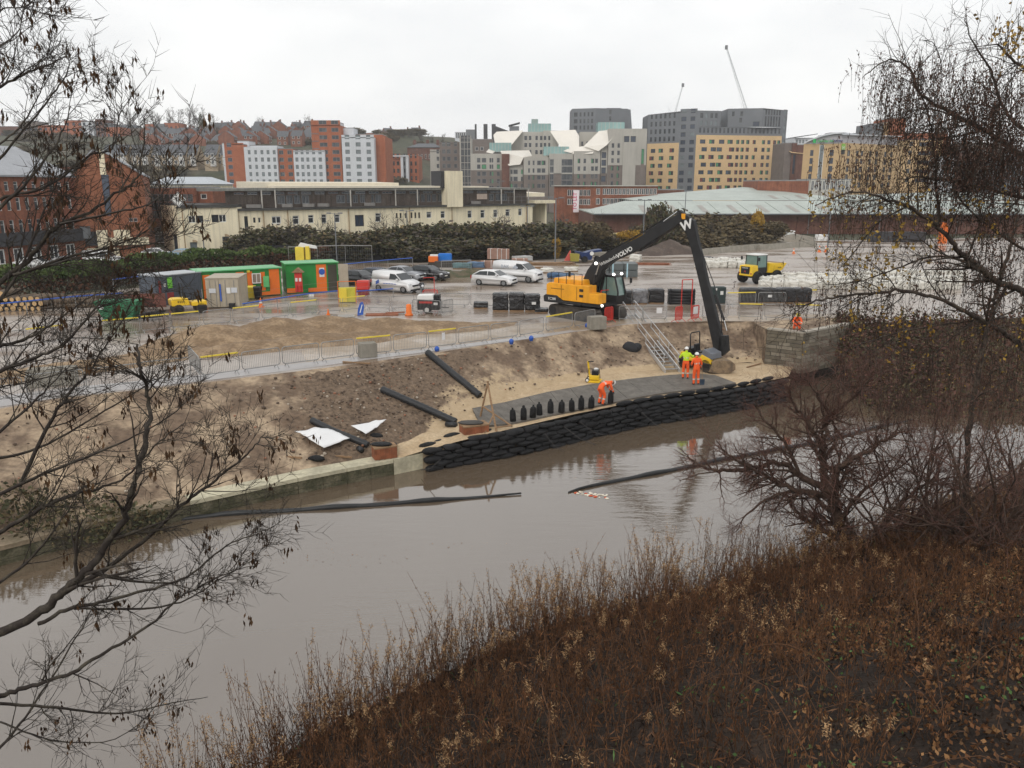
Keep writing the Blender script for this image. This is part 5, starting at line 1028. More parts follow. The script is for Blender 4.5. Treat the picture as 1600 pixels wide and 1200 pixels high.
for c in range(6):
    pts = arc_pts(wl2, .97); st_ = .48 if c % 2 else 0; z = ZW + .06 + .205 * c
    for a, b_ in zip(pts, pts[1:]):
        if z > a.z + .13: continue
        d = (b_ - a).normalized(); d.z = 0; p = a + d * (st_ + .46) + V((d.y, -d.x, 0)) * (.10 + .05 * (5 - c) + random.uniform(-.04, .04)); p.z = z
        if p.x > wl2[-1].x: continue
        o = link('sack', sm[random.randrange(4)], r, p + V((0, 0, random.uniform(-.025, .025))) - r.location, atan2(d.y, d.x) + random.uniform(-.07, .07)); o.rotation_euler.x = random.uniform(-.3, .3); o.rotation_euler.y = random.uniform(-.07, .07); o.scale = (random.uniform(.84, 1.04), random.uniform(.85, 1.15), random.uniform(.8, 1.2))
bk = MB()
for a, b_ in zip(wl2, wl2[1:]): bk.quad(a + V((0, .1, -.12)), b_ + V((0, .1, -.12)), b_ + V((0, .1, -1.6)), a + V((0, .1, -1.6)))
o = bk.build('fill', [mat('wet_fill', (.34, .26, .17), var=.3)], r, world=True); o['label'] = 'pale fill showing between the sacks'
lg = [P(*q, ZP + .14) for q in ((964, 632), (1040, 619), (1110, 609), (1170, 598), (1225, 586))]; bigs = MB()
for a, b_ in zip(arc_pts(lg, 1.1), arc_pts(lg, 1.1)[1:]): bigs.ell((a + b_) / 2, ((b_ - a).length * .55, .15, .13), 0, 10, 6, M=Matrix.Rotation(atan2((b_ - a).y, (b_ - a).x), 3, 'Z'), jit=.2)
o = bigs.build('top_roll', [BAG], r, world=True, smooth=True)
nt_ = MB()
for (a0, a1) in (((850, 672), (880, 700)), ((905, 655), (945, 676)), ((1085, 625), (1105, 645)), ((690, 712), (660, 728)), ((880, 662), (930, 690)), ((1000, 640), (1040, 668)), ((1040, 634), (1085, 660))):
    p, q = P(*a0, ZP - .15), P(*a1, ZP - 1.0); nt_.tube([p + V((.0, -.5, 0)), p.lerp(q, .5) + V((0, -.75, -.1)), q + V((0, -.55, 0))], .018, 4)
nt_.build('netting_line', [mat('grey_cord', (.045, .042, .04))], r, world=True)
# loose stack of sacks stepping down onto the old wall
for i, (px, py, z) in enumerate(((668, 702, .1), (688, 697, .1), (672, 705, -.1), (700, 698, .02), (722, 690, .1), (706, 692, .26))):
    sk = MB(); sack(sk, (0, 0, 0), .95, .4, .24, .45 + .1 * random.random())
    solo(sk, 'sack', [BAG], ('first black sack stepping off the old coping', 'black sack lying behind the first on the old coping', 'lowest black sack at the west end of the sack wall', 'black sack fourth from the coping below the tripod box', 'black sack tucked under the rusty tripod box', 'black sack lying loose on top near the tripod box')[i], 'sack', P(px, py, ZL) + V((0, 0, .12 + z)), 'loose sacks at the wall end', smooth=True)
# ---- upright filled sacks on the deck
us = []
for v in range(3):
    q = MB(); n = 12; prof = [(0, .16), (.05, .21), (.3, .215), (.6, .205), (.74, .17), (.80, .07), (.84, .055 + .05 * (v % 2)), (.90, .07)]
    for i, (z, rr) in enumerate(prof):
        for a in range(n): q.v.append((rr * cos(2 * pi * a / n) * (1 + .06 * sin(3 * a + v)) + .04 * z * (v - 1), rr * .85 * sin(2 * pi * a / n), z))
    for i in range(len(prof) - 1):
        for a in range(n): q.f.append((i * n + a, i * n + (a + 1) % n, (i + 1) * n + (a + 1) % n, (i + 1) * n + a)); q.m.append(0)
    us.append(q.mesh('upright_sack', [BAG], True))
wd = ['first (west end)', 'second', 'third', 'fourth', 'fifth', 'sixth', 'seventh', 'eighth', 'ninth, next to the bending worker']
for i, (px, py) in enumerate(((801.5, 659), (818, 656.5), (832.5, 653), (843, 649), (860, 646), (877, 645), (893.5, 642.5), (908, 640), (923.5, 638))):
    tag(link('upright_sack', us[i % 3], None, P(px, py, ZP + .06), random.uniform(-.3, .3)), 'upright black sack on the grey mats, %s of the row' % wd[i], 'sack', 'upright black sacks on the deck').scale = (.74, .76, .80 + .05 * sin(i * 2))
# ---- stone abutment built of single blocks
STN = [mat('abutment_stone_%s' % n, c, var=.18, scale=2.2, rough=.9, bump=.4, bscale=9) for n, c in (('a', (.155, .135, .10)), ('b', (.21, .185, .145)), ('c', (.12, .105, .08)))]
r = thing('stone_abutment', 'corner abutment of coursed grey stone blocks under the birch', 'abutment', P(1255, 519))
c1 = P(1256, 520, .12); c0 = P(1199, 514, .12); c2 = P(1340, 504, .12)
for (a, b_), nl_ in (((c0, c1), 0), ((c1, c2), 1)):
    d = (b_ - a); Ln = d.length; d = d / Ln; n = V((-d.y, d.x, 0))
    for k in range(11):
        t = (0 if (k + nl_) % 2 else -.3); z1 = -.28 - k * .24; bat = -.012 * k
        while t < Ln - .05:
            w_ = random.uniform(.55, 1.05); t0, t1 = max(t, 0) + .012, min(t + w_, Ln) - .012; t += w_
            if t1 - t0 < .08: continue
            o_ = bat - random.uniform(0, .05)
            MB().hexa([a + d * t0 + n * o_ + V((0, 0, z1 + .012)), a + d * t1 + n * o_ + V((0, 0, z1 + .012)), a + d * t1 + n * .35 + V((0, 0, z1 + .012)), a + d * t0 + n * .35 + V((0, 0, z1 + .012))], [a + d * t0 + n * o_ + V((0, 0, z1 + .23)), a + d * t1 + n * o_ + V((0, 0, z1 + .23)), a + d * t1 + n * .35 + V((0, 0, z1 + .23)), a + d * t0 + n * .35 + V((0, 0, z1 + .23))]).build('stone', [random.choice(STN)], r, world=True)
    MB().hexa([a - n * .06 - V((0, 0, .05)), b_ - n * .06 - V((0, 0, .05)), b_ + n * .4 - V((0, 0, .05)), a + n * .4 - V((0, 0, .05))], [a - n * .06 + V((0, 0, .06)), b_ - n * .06 + V((0, 0, .06)), b_ + n * .4 + V((0, 0, .06)), a + n * .4 + V((0, 0, .06))]).build('coping', [mat('pale_stone', (.34, .31, .26), var=.15)], r, world=True)
MB().poly([c0 + V((0, .25, -.06)), c1 + V((0, .3, -.06)), c2 + V((0, .3, -.06)), c2 + V((-1, 3, -.06)), c0 + V((0, 3, -.06))]).build('top_fill', [M_EARTH], r, world=True)
MB().poly([c0 + V((0, .1, -.1)), c0 + V((0, 3, -.1)), c0 + V((0, 3, -2.9)), c0 + V((0, .1, -2.9))]).build('back_fill', [M_EARTH], r, world=True)
# ---- aluminium stair down the bank
t0, t1 = P(982, 491, .15), P(1051, 580, ZP + .12); d = (t1 - t0); dh = V((d.x, d.y, 0)).normalized(); sd = V((-dh.y, dh.x, 0)); W_ = .95
r = thing('stair', 'straight aluminium stair with double handrails down the bank', 'stair', t0); ALU = mat('aluminium', (.55, .55, .55), var=.06, rough=.4, metal=.5)
for s_ in (-1, 1):
    o_ = sd * s_ * W_ / 2; MB().hexa([t0 + o_ + sd * q[0] + V((0, 0, q[1])) for q in ((-.03, -.14), (.03, -.14), (.03, .14), (-.03, .14))], [t1 + o_ + sd * q[0] + V((0, 0, q[1])) for q in ((-.03, -.14), (.03, -.14), (.03, .14), (-.03, .14))]).build('stringer', [ALU], r, world=True)
    for h in (.95, .5): MB().tube([t0 + o_ + V((0, 0, h)) - dh * .3, t0 + o_ + V((0, 0, h)), t1 + o_ + V((0, 0, h)) - d * .02], .028, 6).build('handrail', [ALU], r, world=True)
    for k in range(6): p = t0.lerp(t1, .01 + .19 * k) + o_; MB().tube([p, p + V((0, 0, .95))], .024, 5).build('post', [ALU], r, world=True)
for k in range(17): MB().box(t0.lerp(t1, (k + .5) / 17) + V((0, 0, .02)), (.20, W_ - .08, .035), rz=atan2(dh.y, dh.x)).build('tread', [GALV], r, world=True)
# ---- floating boom on the river
BOOM = mat('boom_cover', (.02, .021, .022), var=.3, rough=.35)
def boom(pix, lb, r_):
    p = [P(*q, ZW + .03) for q in pix]; p = arc_pts(p, .6); rr = [r_ * (.9 + .1 * sin(i * 1.9)) * (smst(i, -1, 5) * smst(len(p) - i, -1, 8) * .8 + .2) for i in range(len(p))]
    solo(MB().tube([q + V((0, 0, .03 * sin(i))) for i, q in enumerate(p)], rr, 10), 'floating_boom', [BOOM], lb, 'boom', p[0], 'floating booms on the river', smooth=True, world=True)
boom([(170, 830), (260, 813), (350, 804), (480, 796), (600, 788), (720, 779), (822, 771)], 'straight black floating boom along the old river wall', .125)
boom([(888, 769), (905, 764), (935, 757), (980, 748), (1040, 737), (1080, 728), (1150, 714), (1280, 690), (1360, 670), (1430, 655)], 'curved black floating boom reaching under the willow', .125)
fo = MB()
for k in range(26): px = random.uniform(900, 950); fo.ell(P(px, 770 + (px - 900) * .12 + random.uniform(-3, 3), ZW + .01), (random.uniform(.04, .12), random.uniform(.03, .08), .03), 0 if k % 5 else 1, 6, 4)
tag(fo.build('floating_litter', [mat('foam_white', (.65, .6, .5), var=.1), mat('litter_red', (.5, .08, .03))]), kind='stuff')
# ---- scattered timbers and bits on the bank
for px, py, l, rz, lb in ((557, 568, 1.6, -.25, 'thin brown timber lying on the bank by the square concrete block'), (457, 716, .9, -.2, 'short brown timber on the earth below the white sheet'), (1178, 572, 1.7, .75, 'grey plank leaning at the foot of the bank near the abutment'), (535, 715, .9, -.2, 'pale strip of timber on the sand by the smaller rusty box')):
    solo(MB().box((0, 0, .05), (l, .09, .07), rz=rz), 'timber_length', [TIM], lb, 'timber', drop(px, py))
solo(MB().ell((0, 0, .08), (.4, .2, .14), 0, 8, 5, jit=.5), 'tarp_scrap', [BAG], 'crumpled black plastic scrap on the earth near the white sheet', 'scrap', drop(492, 719), smooth=True)
# ================================================================ machines and vehicles
VY = mat('machine_yellow', (.80, .355, .015), var=.12, scale=1.2, rough=.42, spec=.4, streak=.18); WY = mat('dumper_yellow', (.80, .52, .02), var=.06, rough=.4, spec=.5); MBK = mat('machine_grey', (.019, .019, .020), var=.35, scale=1.2, rough=.55, spec=.25)
RBR = mat('tyre_rubber', (.014, .014, .014), var=.3, scale=4, rough=.85); TRK = mat('track_steel', (.05, .042, .035), var=.4, scale=4, rough=.75); CHR = mat('chrome_rod', (.6, .6, .6), var=.03, rough=.2, metal=.9)
CAR_GL = mat('car_glass', (.025, .03, .033), var=.2, rough=.15, spec=.45); LAMP = mat('head_lamp', (.62, .64, .66), var=.05, rough=.1, spec=.8); LIT = mat('lit_lamp', (1, .98, .9), emit=6.); SEE = mat('cab_glass', (.16, .24, .22), var=.15, rough=.08, spec=.7)
TAIL = mat('tail_lamp', (.35, .02, .02), var=.05, rough=.2); PLATE = mat('number_plate', (.68, .68, .62), var=.03); ALLOY = mat('alloy_rim', (.30, .31, .32), var=.1, rough=.35, metal=.7); DRED = mat('dark_red_paint', (.22, .03, .03), var=.15, rough=.5)
def wheel_mesh(r, w, rim=ALLOY):
    t = MB(); n = 18; pf = [(r * .62, -w / 2), (r * .93, -w / 2), (r, -w * .32), (r, w * .32), (r * .93, w / 2), (r * .62, w / 2)]
    for (rr, y) in pf: t.v += [(rr * cos(2 * pi * a / n), y, rr * sin(2 * pi * a / n)) for a in range(n)]
    for i in range(len(pf)):
        j = (i + 1) % len(pf)
        for a in range(n): a2 = (a + 1) % n; t.f.append((i * n + a, i * n + a2, j * n + a2, j * n + a)); t.m.append(0)
    q = MB()
    for sgn in (-1, 1): q.prism([(r * .64 * cos(2 * pi * a / n), r * .64 * sin(2 * pi * a / n)) for a in range(n)], (0, sgn * w * .30, 0), (1, 0, 0), (0, 0, 1), (0, sgn * .02, 0), 0)
    for k in range(5):
        c_, s_ = cos(2 * pi * k / 5), sin(2 * pi * k / 5)
        for sgn in (-1, 1): q.box((c_ * r * .36, sgn * w * .40, s_ * r * .36), (r * .5, .03, r * .13), 0, M=Matrix.Rotation(-2 * pi * k / 5, 3, 'Y'))
    return t.mesh('tyre', [RBR], True), q.mesh('rim', [rim])
def wheel(parent, loc, r, w, rim=ALLOY, name='wheel', cache={}):
    k = (r, w, rim.name)
    if k not in cache: cache[k] = wheel_mesh(r, w, rim)
    o = link(name, cache[k][0], parent, loc); link('rim', cache[k][1], o); return o
def smooth_bevel(me, off=.03, seg=2):
    bm = bmesh.new(); bm.from_mesh(me); bmesh.ops.remove_doubles(bm, verts=bm.verts, dist=1e-4)
    ed = [e for e in bm.edges if len(e.link_faces) == 2 and e.calc_face_angle(0) > .35]
    bmesh.ops.bevel(bm, geom=ed, offset=off, segments=seg, affect='EDGES', clamp_overlap=True); bm.to_mesh(me); bm.free()
    me.polygons.foreach_set('use_smooth', [True] * len(me.polygons)); return me
def arch(cx, r, n=7): return [(cx + r * cos(pi * k / n), .16 + max(0, r * sin(pi * k / n))) for k in range(n + 1)]   # right to left over a wheel
CARS = {}
def car(kind, label, loc, rz, paint, van_side=None, group='parked cars and vans', glow=False):
    r = thing('parked_%s' % ('van' if 'van' in kind else 'car'), label, 'van' if 'van' in kind else 'car', loc, rz, group)
    if kind == 'hatch': L_, W_, wb, rw, low = 4.25, 1.78, (1.35, -1.25), .32, [(2.12, .3), (2.13, .58), (2.02, .74), (1.55, .88), (1.0, .97), (-1.95, 1.02), (-2.1, .85), (-2.12, .35)]; cab = [(1.02, .96), (.25, 1.40), (-.4, 1.45), (-1.25, 1.41), (-2.0, 1.0)]; roofm = .74
    elif kind == 'saloon': L_, W_, wb, rw, low = 4.6, 1.8, (1.45, -1.35), .32, [(2.3, .3), (2.31, .58), (2.2, .74), (1.6, .88), (1.0, .95), (-1.6, 1.0), (-2.2, .98), (-2.3, .8), (-2.3, .35)]; cab = [(1.0, .94), (.25, 1.37), (-.4, 1.42), (-1.0, 1.38), (-1.75, .99)]; roofm = .74
    elif kind == 'small_van': L_, W_, wb, rw, low = 4.4, 1.85, (1.45, -1.35), .33, [(2.18, .3), (2.2, .62), (2.1, .86), (1.75, 1.02), (1.25, 1.12), (-2.15, 1.15), (-2.2, .4)]; cab = [(1.28, 1.11), (.55, 1.68), (.2, 1.80), (-2.05, 1.83), (-2.15, 1.13)]; roofm = .86
    else: L_, W_, wb, rw, low = 4.97, 1.98, (1.65, -1.35), .35, [(2.46, .35), (2.48, .75), (2.38, 1.02), (1.95, 1.16), (1.62, 1.24), (-2.42, 1.25), (-2.46, .4)]; cab = [(1.64, 1.23), (.85, 1.82), (.5, 1.94), (-2.3, 2.0), (-2.42, 1.23)]; roofm = .88
    k = (kind, paint.name)
    if k not in CARS:
        out = low[:1] + low[1:]; bottom = [(low[-1][0], .2)] + [(x, z) for x, z in reversed(arch(wb[1], rw * 1.16))] + [(x, z) for x, z in reversed(arch(wb[0], rw * 1.16))] + [(low[0][0] - .03, .2)]
        m = MB(); m.prism(low + bottom, (0, -W_ / 2, 0), (1, 0, 0), (0, 0, 1), (0, W_, 0)); body = smooth_bevel(m.mesh('body', [paint]), .06, 3)
        for v in body.vertices:                       # plan taper of nose and tail
            t = max(0, (abs(v.co.x) - L_ * .36) / (L_ * .14)); v.co.y *= 1 - .10 * min(1, t)
        zb, zt = min(p[1] for p in cab), max(p[1] for p in cab); f = lambda z: 1 - (1 - roofm) * max(0, (z - zb)) / (zt - zb)
        m = MB(); hw = W_ / 2 * .97; lo = [V((x, -hw * f(z), z)) for x, z in cab]; hi = [V((x, hw * f(z), z)) for x, z in cab]; m.hexa(lo, hi); cabm = smooth_bevel(m.mesh('roof', [paint]), .05, 2)
        g = MB(); n_ = lambda x, z, s_, o=.012: V((x, s_ * (hw * f(z) + o), z))
        if 'van' in kind: spans = [[(cab[0][0] - .16, zb + .06), (cab[1][0] + .02, zt - .20), (cab[1][0] - .55, zt - .16), (cab[1][0] - .62, zb + .06)]]
        else:
            x0, x1 = cab[0][0], cab[-1][0]; xm = (x0 + x1) / 2 + .15
            spans = [[(x0 - .22, zb + .05), (cab[1][0] + .02, zt - .12), (xm + .03, zt - .07), (xm + .03, zb + .05)], [(xm - .04, zb + .05), (xm - .04, zt - .07), (cab[3][0] + .05, zt - .11), (x1 + .28, zb + .08)]]
        for sp in spans:
            for s_ in (-1, 1): g.poly([n_(x, z, s_) for x, z in sp])
        side = g.mesh('side_window', [CAR_GL]); ws = MB(); (xa, za), (xb, zb_) = cab[0], cab[1]; e = .05
        A_, B_ = (xa - .05 * (xa - xb), za + e * (zb_ - za)), (xb + .06 * (xa - xb), zb_ - .06 * (zb_ - za)); nn = V((zb_ - za, 0, xa - xb)).normalized() * .014
        ws.quad(*[V((q[0], s_ * hw * f(q[1]) * .93, q[1])) + nn for q, s_ in ((A_, -1), (A_, 1), (B_, 1), (B_, -1))]); scr = ws.mesh('windscreen', [CAR_GL])
        ws = MB(); (xa, za), (xb, zb_) = cab[-1], cab[-2]; nn = V((-(zb_ - za), 0, xb - xa)).normalized() * .014; A_, B_ = (xa + .2 * (xb - xa), za + .2 * (zb_ - za)), (xa + .9 * (xb - xa), za + .9 * (zb_ - za))
        ws.quad(*[V((q[0], s_ * hw * f(q[1]) * .9, q[1])) + nn for q, s_ in ((A_, -1), (A_, 1), (B_, 1), (B_, -1))]); rear = ws.mesh('rear_window', [CAR_GL])
        nose = low[1]; lm = MB(); lm.ell((0, 0, 0), (.16, .2, .085), 0, 10, 6); CARS[k] = (body, cabm, side, scr, rear, lm.mesh('headlight', [LAMP], True), low, wb, rw, W_)
    body, cabm, side, scr, rear, lm, low, wb, rw, W_ = CARS[k]
    link('body', body, r); link('roof', cabm, r); link('side_window', side, r); link('windscreen', scr, r); link('rear_window', rear, r)
    zl = low[2][1] - .06
    for s_ in (-1, 1):
        link('headlight', lm, r, (low[2][0] - .06, s_ * W_ * .37, zl)); MB().box((low[-1][0] + .03, s_ * W_ * .44, zl + .12), (.08, .16, .3)).build('tail_light', [TAIL], r)
        MB().box((low[4][0] - .35, s_ * (W_ / 2 + .08), low[4][1] + .08), (.14, .2, .14)).build('mirror', [paint], r)
        for x in wb: wheel(r, (x, s_ * (W_ / 2 - .13), rw), rw, .21)
    MB().box((low[1][0] + .005, 0, .48), (.02, .5, .11)).build('number_plate', [PLATE], r)
    MB().box((low[1][0] - .015, 0, low[1][1] + .02), (.06, W_ * .48, .15)).build('grille', [BLKP], r)
    MB().box((low[0][0] - .01, 0, .27), (.06, W_ * .8, .16)).build('bumper', [BLKP], r)
    if van_side:
        for s_ in (-1, 1): van_side(r, s_)
    return r
WPT = mat('white_paint', (.72, .72, .72), var=.03, rough=.3, spec=.6); KPT = mat('black_paint', (.012, .012, .014), var=.1, rough=.15, spec=.8); SPT = mat('silver_paint', (.28, .29, .31), var=.05, rough=.3, spec=.7); BPT = mat('pale_blue_paint', (.22, .36, .46), var=.05, rough=.3, spec=.6); NPT = mat('navy_paint', (.02, .03, .06), var=.1, rough=.2, spec=.8)
def transit_side(r, s_):
    MB().box((-.2, s_ * .985, .62), (3.6, .02, .09)).build('side_moulding', [BLKP], r)
    d = (1, 0, 0) if s_ < 0 else (-1, 0, 0); text('BAK', .5, mat('pale_lettering', (.42, .46, .52)), r, (-.9, s_ * .985, 1.5), d, (0, 0, 1), depth=.005)
    q = MB()
    for k, (x, z, rr) in enumerate(((.05, 1.42, .1), (.25, 1.55, .14), (.45, 1.45, .1), (.32, 1.36, .08))): q.prism([(rr * cos(2 * pi * a / 8), rr * sin(2 * pi * a / 8)) for a in range(8)], (x, s_ * (.985 + .002 * k), z), (1, 0, 0), (0, 0, 1), (0, s_ * .004, 0))
    q.build('side_emblem', [MATS['pale_lettering']], r)
car('hatch', 'white three door hatchback parked just in front of the white panel van', P(772, 447) + V((0, .9, 0)), R(-24), WPT)
car('panel_van', 'white panel van with faint side lettering behind the white hatchback', P(815, 441) + V((-.4, 1.0, 0)), R(-27), WPT, transit_side)
def cit(r, s_):
    q = MB()
    for k in range(8): q.box((-1.5 + k * .12, s_ * .945, .8 + .07 * k), (.1, .012, .3)) if k < 3 else q.box((-1.5 + k * .3, s_ * .945, .78), (.25, .012, .05))
    q.build('side_stripe', [BLUP], r)
car('small_van', 'small white van with blue side stripes parked beside the yellow cupboard', P(617, 457) + V((0, .9, 0)), R(-30), WPT, cit)
car('hatch', 'black hatchback with bright headlamp at the end of the row near the grass', P(668, 438) + V((0, .9, 0)), R(-27), KPT)
car('saloon', 'silver saloon behind the small white van', P(629, 439) + V((0, .9, 0)), R(-28), SPT)
car('hatch', 'navy hatchback tucked behind the small white van on its west side', P(591, 443) + V((0, .9, 0)), R(-28), NPT)
car('hatch', 'dark hatchback half hidden behind the red box and yellow cupboard', P(560, 447) + V((0, .9, 0)), R(-28), KPT)
car('hatch', 'white hatchback beyond the hedge beside the brick works', V((XD(249, 106), 106, 0)), R(12), WPT); car('saloon', 'pale blue car beyond the hedge in front of the cream works', V((XD(291, 105), 105, 0)), R(8), BPT)
car('saloon', 'white saloon behind the hedge below the dark fascia of the works', V((XD(58, 92), 92, 0)), R(10), WPT); car('hatch', 'grey hatchback behind the hedge between twigs at the left', V((XD(96, 93), 93, 0)), R(190), SPT); car('small_van', 'white small van behind the hedge under the cream panels', V((XD(163, 97), 97, 0)), R(5), WPT)
# ---- motorcycle stood on the wet tarmac
p = P(660, 461); r = thing('motorcycle', 'black motorcycle parked end-on on wet tarmac beside the small white van', 'motorcycle', p, R(-80))
for x in (-.7, .7): wheel(r, (x, 0, .31), .31, .13)
MB().tube([(-.6, 0, .5), (-.2, 0, .72), (.25, 0, .85), (.5, 0, .8)], [.12, .17, .19, .1], 10).build('tank', [KPT], r, smooth=True); MB().box((-.35, 0, .8), (.7, .28, .1)).build('seat', [BLKP], r, bevel=.03); MB().box((0, 0, .42), (.5, .32, .38)).build('engine', [FG], r, bevel=.04)
MB().tube([(.7, 0, .31), (.48, 0, .98)], .05, 6).build('fork', [FG], r); MB().tube([(.42, -.36, 1.02), (.48, 0, .98), (.42, .36, 1.02)], .02, 6).build('handlebar', [BLKP], r); MB().ell((.6, 0, .85), (.1, .12, .12), 0, 10, 6).build('headlamp', [LAMP], r); MB().box((-.75, 0, .85), (.36, .42, .32)).build('top_box', [BLKP], r, bevel=.05)
# ---- long reach excavator
p0 = P(912, 497); dv = P(1120, 578, ZP) - p0; dv.z = 0; dv.normalize(); nv_ = V((-dv.y, dv.x, 0)); azi = atan2(dv.y, dv.x)
base = P(906, 500) + nv_ * 1.2
r = thing('excavator', 'tracked excavator with yellow body and long black boom reaching over the bank', 'excavator', base, 0)
ux, uy = dv, nv_; B_ = base; Z = V((0, 0, 1)); W3 = lambda x, y, z: B_ + ux * x + uy * y + Z * z
tang = azi + R(-8); tx, ty = V((cos(tang), sin(tang), 0)), V((-sin(tang), cos(tang), 0)); T3 = lambda x, y, z: B_ + tx * (x - .3) + ty * y + Z * z
for sgn in (-1, 1):
    prof = [(2.0 + .44 * cos(a), .46 + .44 * sin(a)) for a in np.linspace(-pi / 2, pi / 2, 8)] + [(-2.0 + .44 * cos(a), .46 + .44 * sin(a)) for a in np.linspace(pi / 2, 1.5 * pi, 8)]
    m = MB().prism([(x * .98, .46 + (z - .46) * .86) for x, z in prof], T3(0, sgn * 1.25 - .27, 0), tx, Z, ty * .54); tr = m.build('track', [TRK], r, world=True)
    full = arc_pts([V((x, 0, z)) for x, z in prof + [prof[0]]], .235)
    for a, b in zip(full, full[1:]):
        c = (a + b) / 2; d = (b - a).normalized(); cw = T3(c.x, sgn * 1.25, c.z); M = Matrix((tx * d.x + Z * d.z, ty, (-tx * d.z + Z * d.x))).transposed()
        MB().box(cw, (.20, .62, .055), 0, M=M).build('track_shoe', [TRK], tr, world=False); o = tr.children[-1]; o.data.transform(Matrix.Translation(-B_))
    for x in (-2.0, 2.0): q = MB().prism([(.3 * cos(2 * pi * k / 12), .3 * sin(2 * pi * k / 12)) for k in range(12)], T3(x, sgn * 1.25 - .31, .46), tx, Z, ty * .62); q.build('sprocket', [MBK], r, world=True)
    for x in (-1.3, -.65, 0, .65, 1.3): MB().prism([(.14 * cos(2 * pi * k / 8), .14 * sin(2 * pi * k / 8)) for k in range(8)], T3(x, sgn * 1.25 - .30, .2), tx, Z, ty * .6).build('roller', [MBK], r, world=True)
MB().box(T3(.2, 0, .62), (2.6, 2.0, .4), rz=tang).build('undercarriage', [MBK], r, world=True); MB().tube([W3(0, 0, .8), W3(0, 0, 1.06)], .75, 18).build('slew_ring', [MBK], r, world=True)
def slab(nm, prof, y0, y1, m, bev=.05): return MB().prism(prof, W3(0, y0, 0), ux, Z, uy * (y1 - y0)).build(nm, m if isinstance(m, list) else [m], r, world=True, bevel=bev)
slab('house', [(-2.95, 1.35), (-2.95, 2.35), (-2.7, 2.5), (.9, 2.5), (.9, 2.0), (1.75, 1.98), (1.75, 1.30), (-1.4, 1.30), (-1.9, 1.55)], -1.42, -.5, VY); slab('house', [(-2.9, 1.2), (-2.95, 2.3), (-2.7, 2.45), (.1, 2.45), (.1, 1.2)], -.46, 1.42, VY)
slab('counterweight', [(-3.15, 1.06), (-3.2, 1.5), (-3.0, 1.62), (-1.95, 1.62), (-1.45, 1.27), (.3, 1.27), (.3, 1.06)], -1.47, 1.47, MBK, .08); slab('deck', [(-1.4, 1.06), (-1.4, 1.26), (1.85, 1.26), (1.85, 1.06)], -1.4, 1.4, MBK, .02); slab('engine_cover', [(-2.55, 2.46), (-2.5, 2.82), (.1, 2.82), (.2, 2.46)], -1.1, 1.1, VY, .08)
rl = MB()
for x in (-2.6, -1.9, -1.2, -.5, .2): rl.tube([W3(x, -1.3, 2.5), W3(x, -1.3, 3.25)], .025, 5)
rl.tube([W3(-2.6, -1.3, 3.25), W3(.2, -1.3, 3.25)], .02, 5); rl.build('guard_rail', [MBK], r, world=True); MB().tube([W3(-2.1, .2, 2.8), W3(-2.1, .2, 3.2)], .09, 8).build('exhaust', [MBK], r, world=True)
for x, z in ((-.6, 1.75), (-.6, 2.15)): MB().box(W3(x + .85, -1.435, z), (.32, .04, .18), rz=azi).build('vent_slot', [MBK], r, world=True)
for x in (-1.55, -.15): MB().box(W3(x, -1.43, 1.9), (.03, .04, .95), rz=azi).build('door_seam', [mat('seam_dark', (.30, .14, .01))], r, world=True)
# cab on the far side of the boom
cabp = [(.35, 1.27), (2.0, 1.27), (2.05, 2.0), (1.75, 3.05), (.45, 3.08), (.35, 2.0)]
fr_ = MB(); y0, y1 = .42, 1.42
slab('cab_base', [(.35, 1.27), (2.0, 1.27), (2.05, 1.75), (.35, 1.75)], y0, y1, MBK, .03)
for y in (y0 + .05, y1 - .05):
    pr = [W3(x, y, z) for x, z in cabp]; fr_.tube([pr[1], pr[2], pr[3]], .06, 6); fr_.tube([pr[3], pr[4]], .06, 6); fr_.tube([pr[4], pr[5], pr[0]], .06, 6); fr_.tube([W3(1.05, y, 1.7), W3(1.05, y, 3.05)], .05, 6)
fr_.build('cab_frame', [MBK], r, world=True); slab('cab_roof', [(.42, 3.05), (.5, 3.18), (1.7, 3.15), (1.8, 3.02)], y0 - .02, y1 + .02, MBK, .04)
gm = MB()
for y in (y0 + .03, y1 - .03): gm.poly([W3(x, y, z) for x, z in ((.42, 1.75), (2.0, 1.75), (2.02, 2.0), (1.73, 3.02), (.5, 3.04))])
gm.poly([W3(2.02, y0 + .08, 1.75), W3(2.02, y1 - .08, 1.75), W3(1.74, y1 - .08, 3.0), W3(1.74, y0 + .08, 3.0)]); gm.build('cab_glass', [SEE], r, world=True)
MB().box(W3(.95, .92, 1.95), (.5, .5, .5), rz=azi).build('seat', [mat('seat_red', (.3, .05, .03))], r, world=True); MB().tube([W3(2.0, 1.45, 2.4), W3(2.25, 1.75, 2.5), W3(2.25, 1.75, 2.6)], .02, 5).build('mirror_arm', [MBK], r, world=True); MB().box(W3(2.25, 1.75, 2.75), (.08, .2, .36), rz=azi).build('mirror', [MBK], r, world=True)
for q in ((1.85, -1.15, 1.2), (1.9, 1.3, 1.45), (1.62, .5, 3.22), (1.7, 1.35, 3.22)): MB().ell(W3(*q), (.10, .10, .09), 0, 10, 6).build('work_light', [LIT], r, world=True)
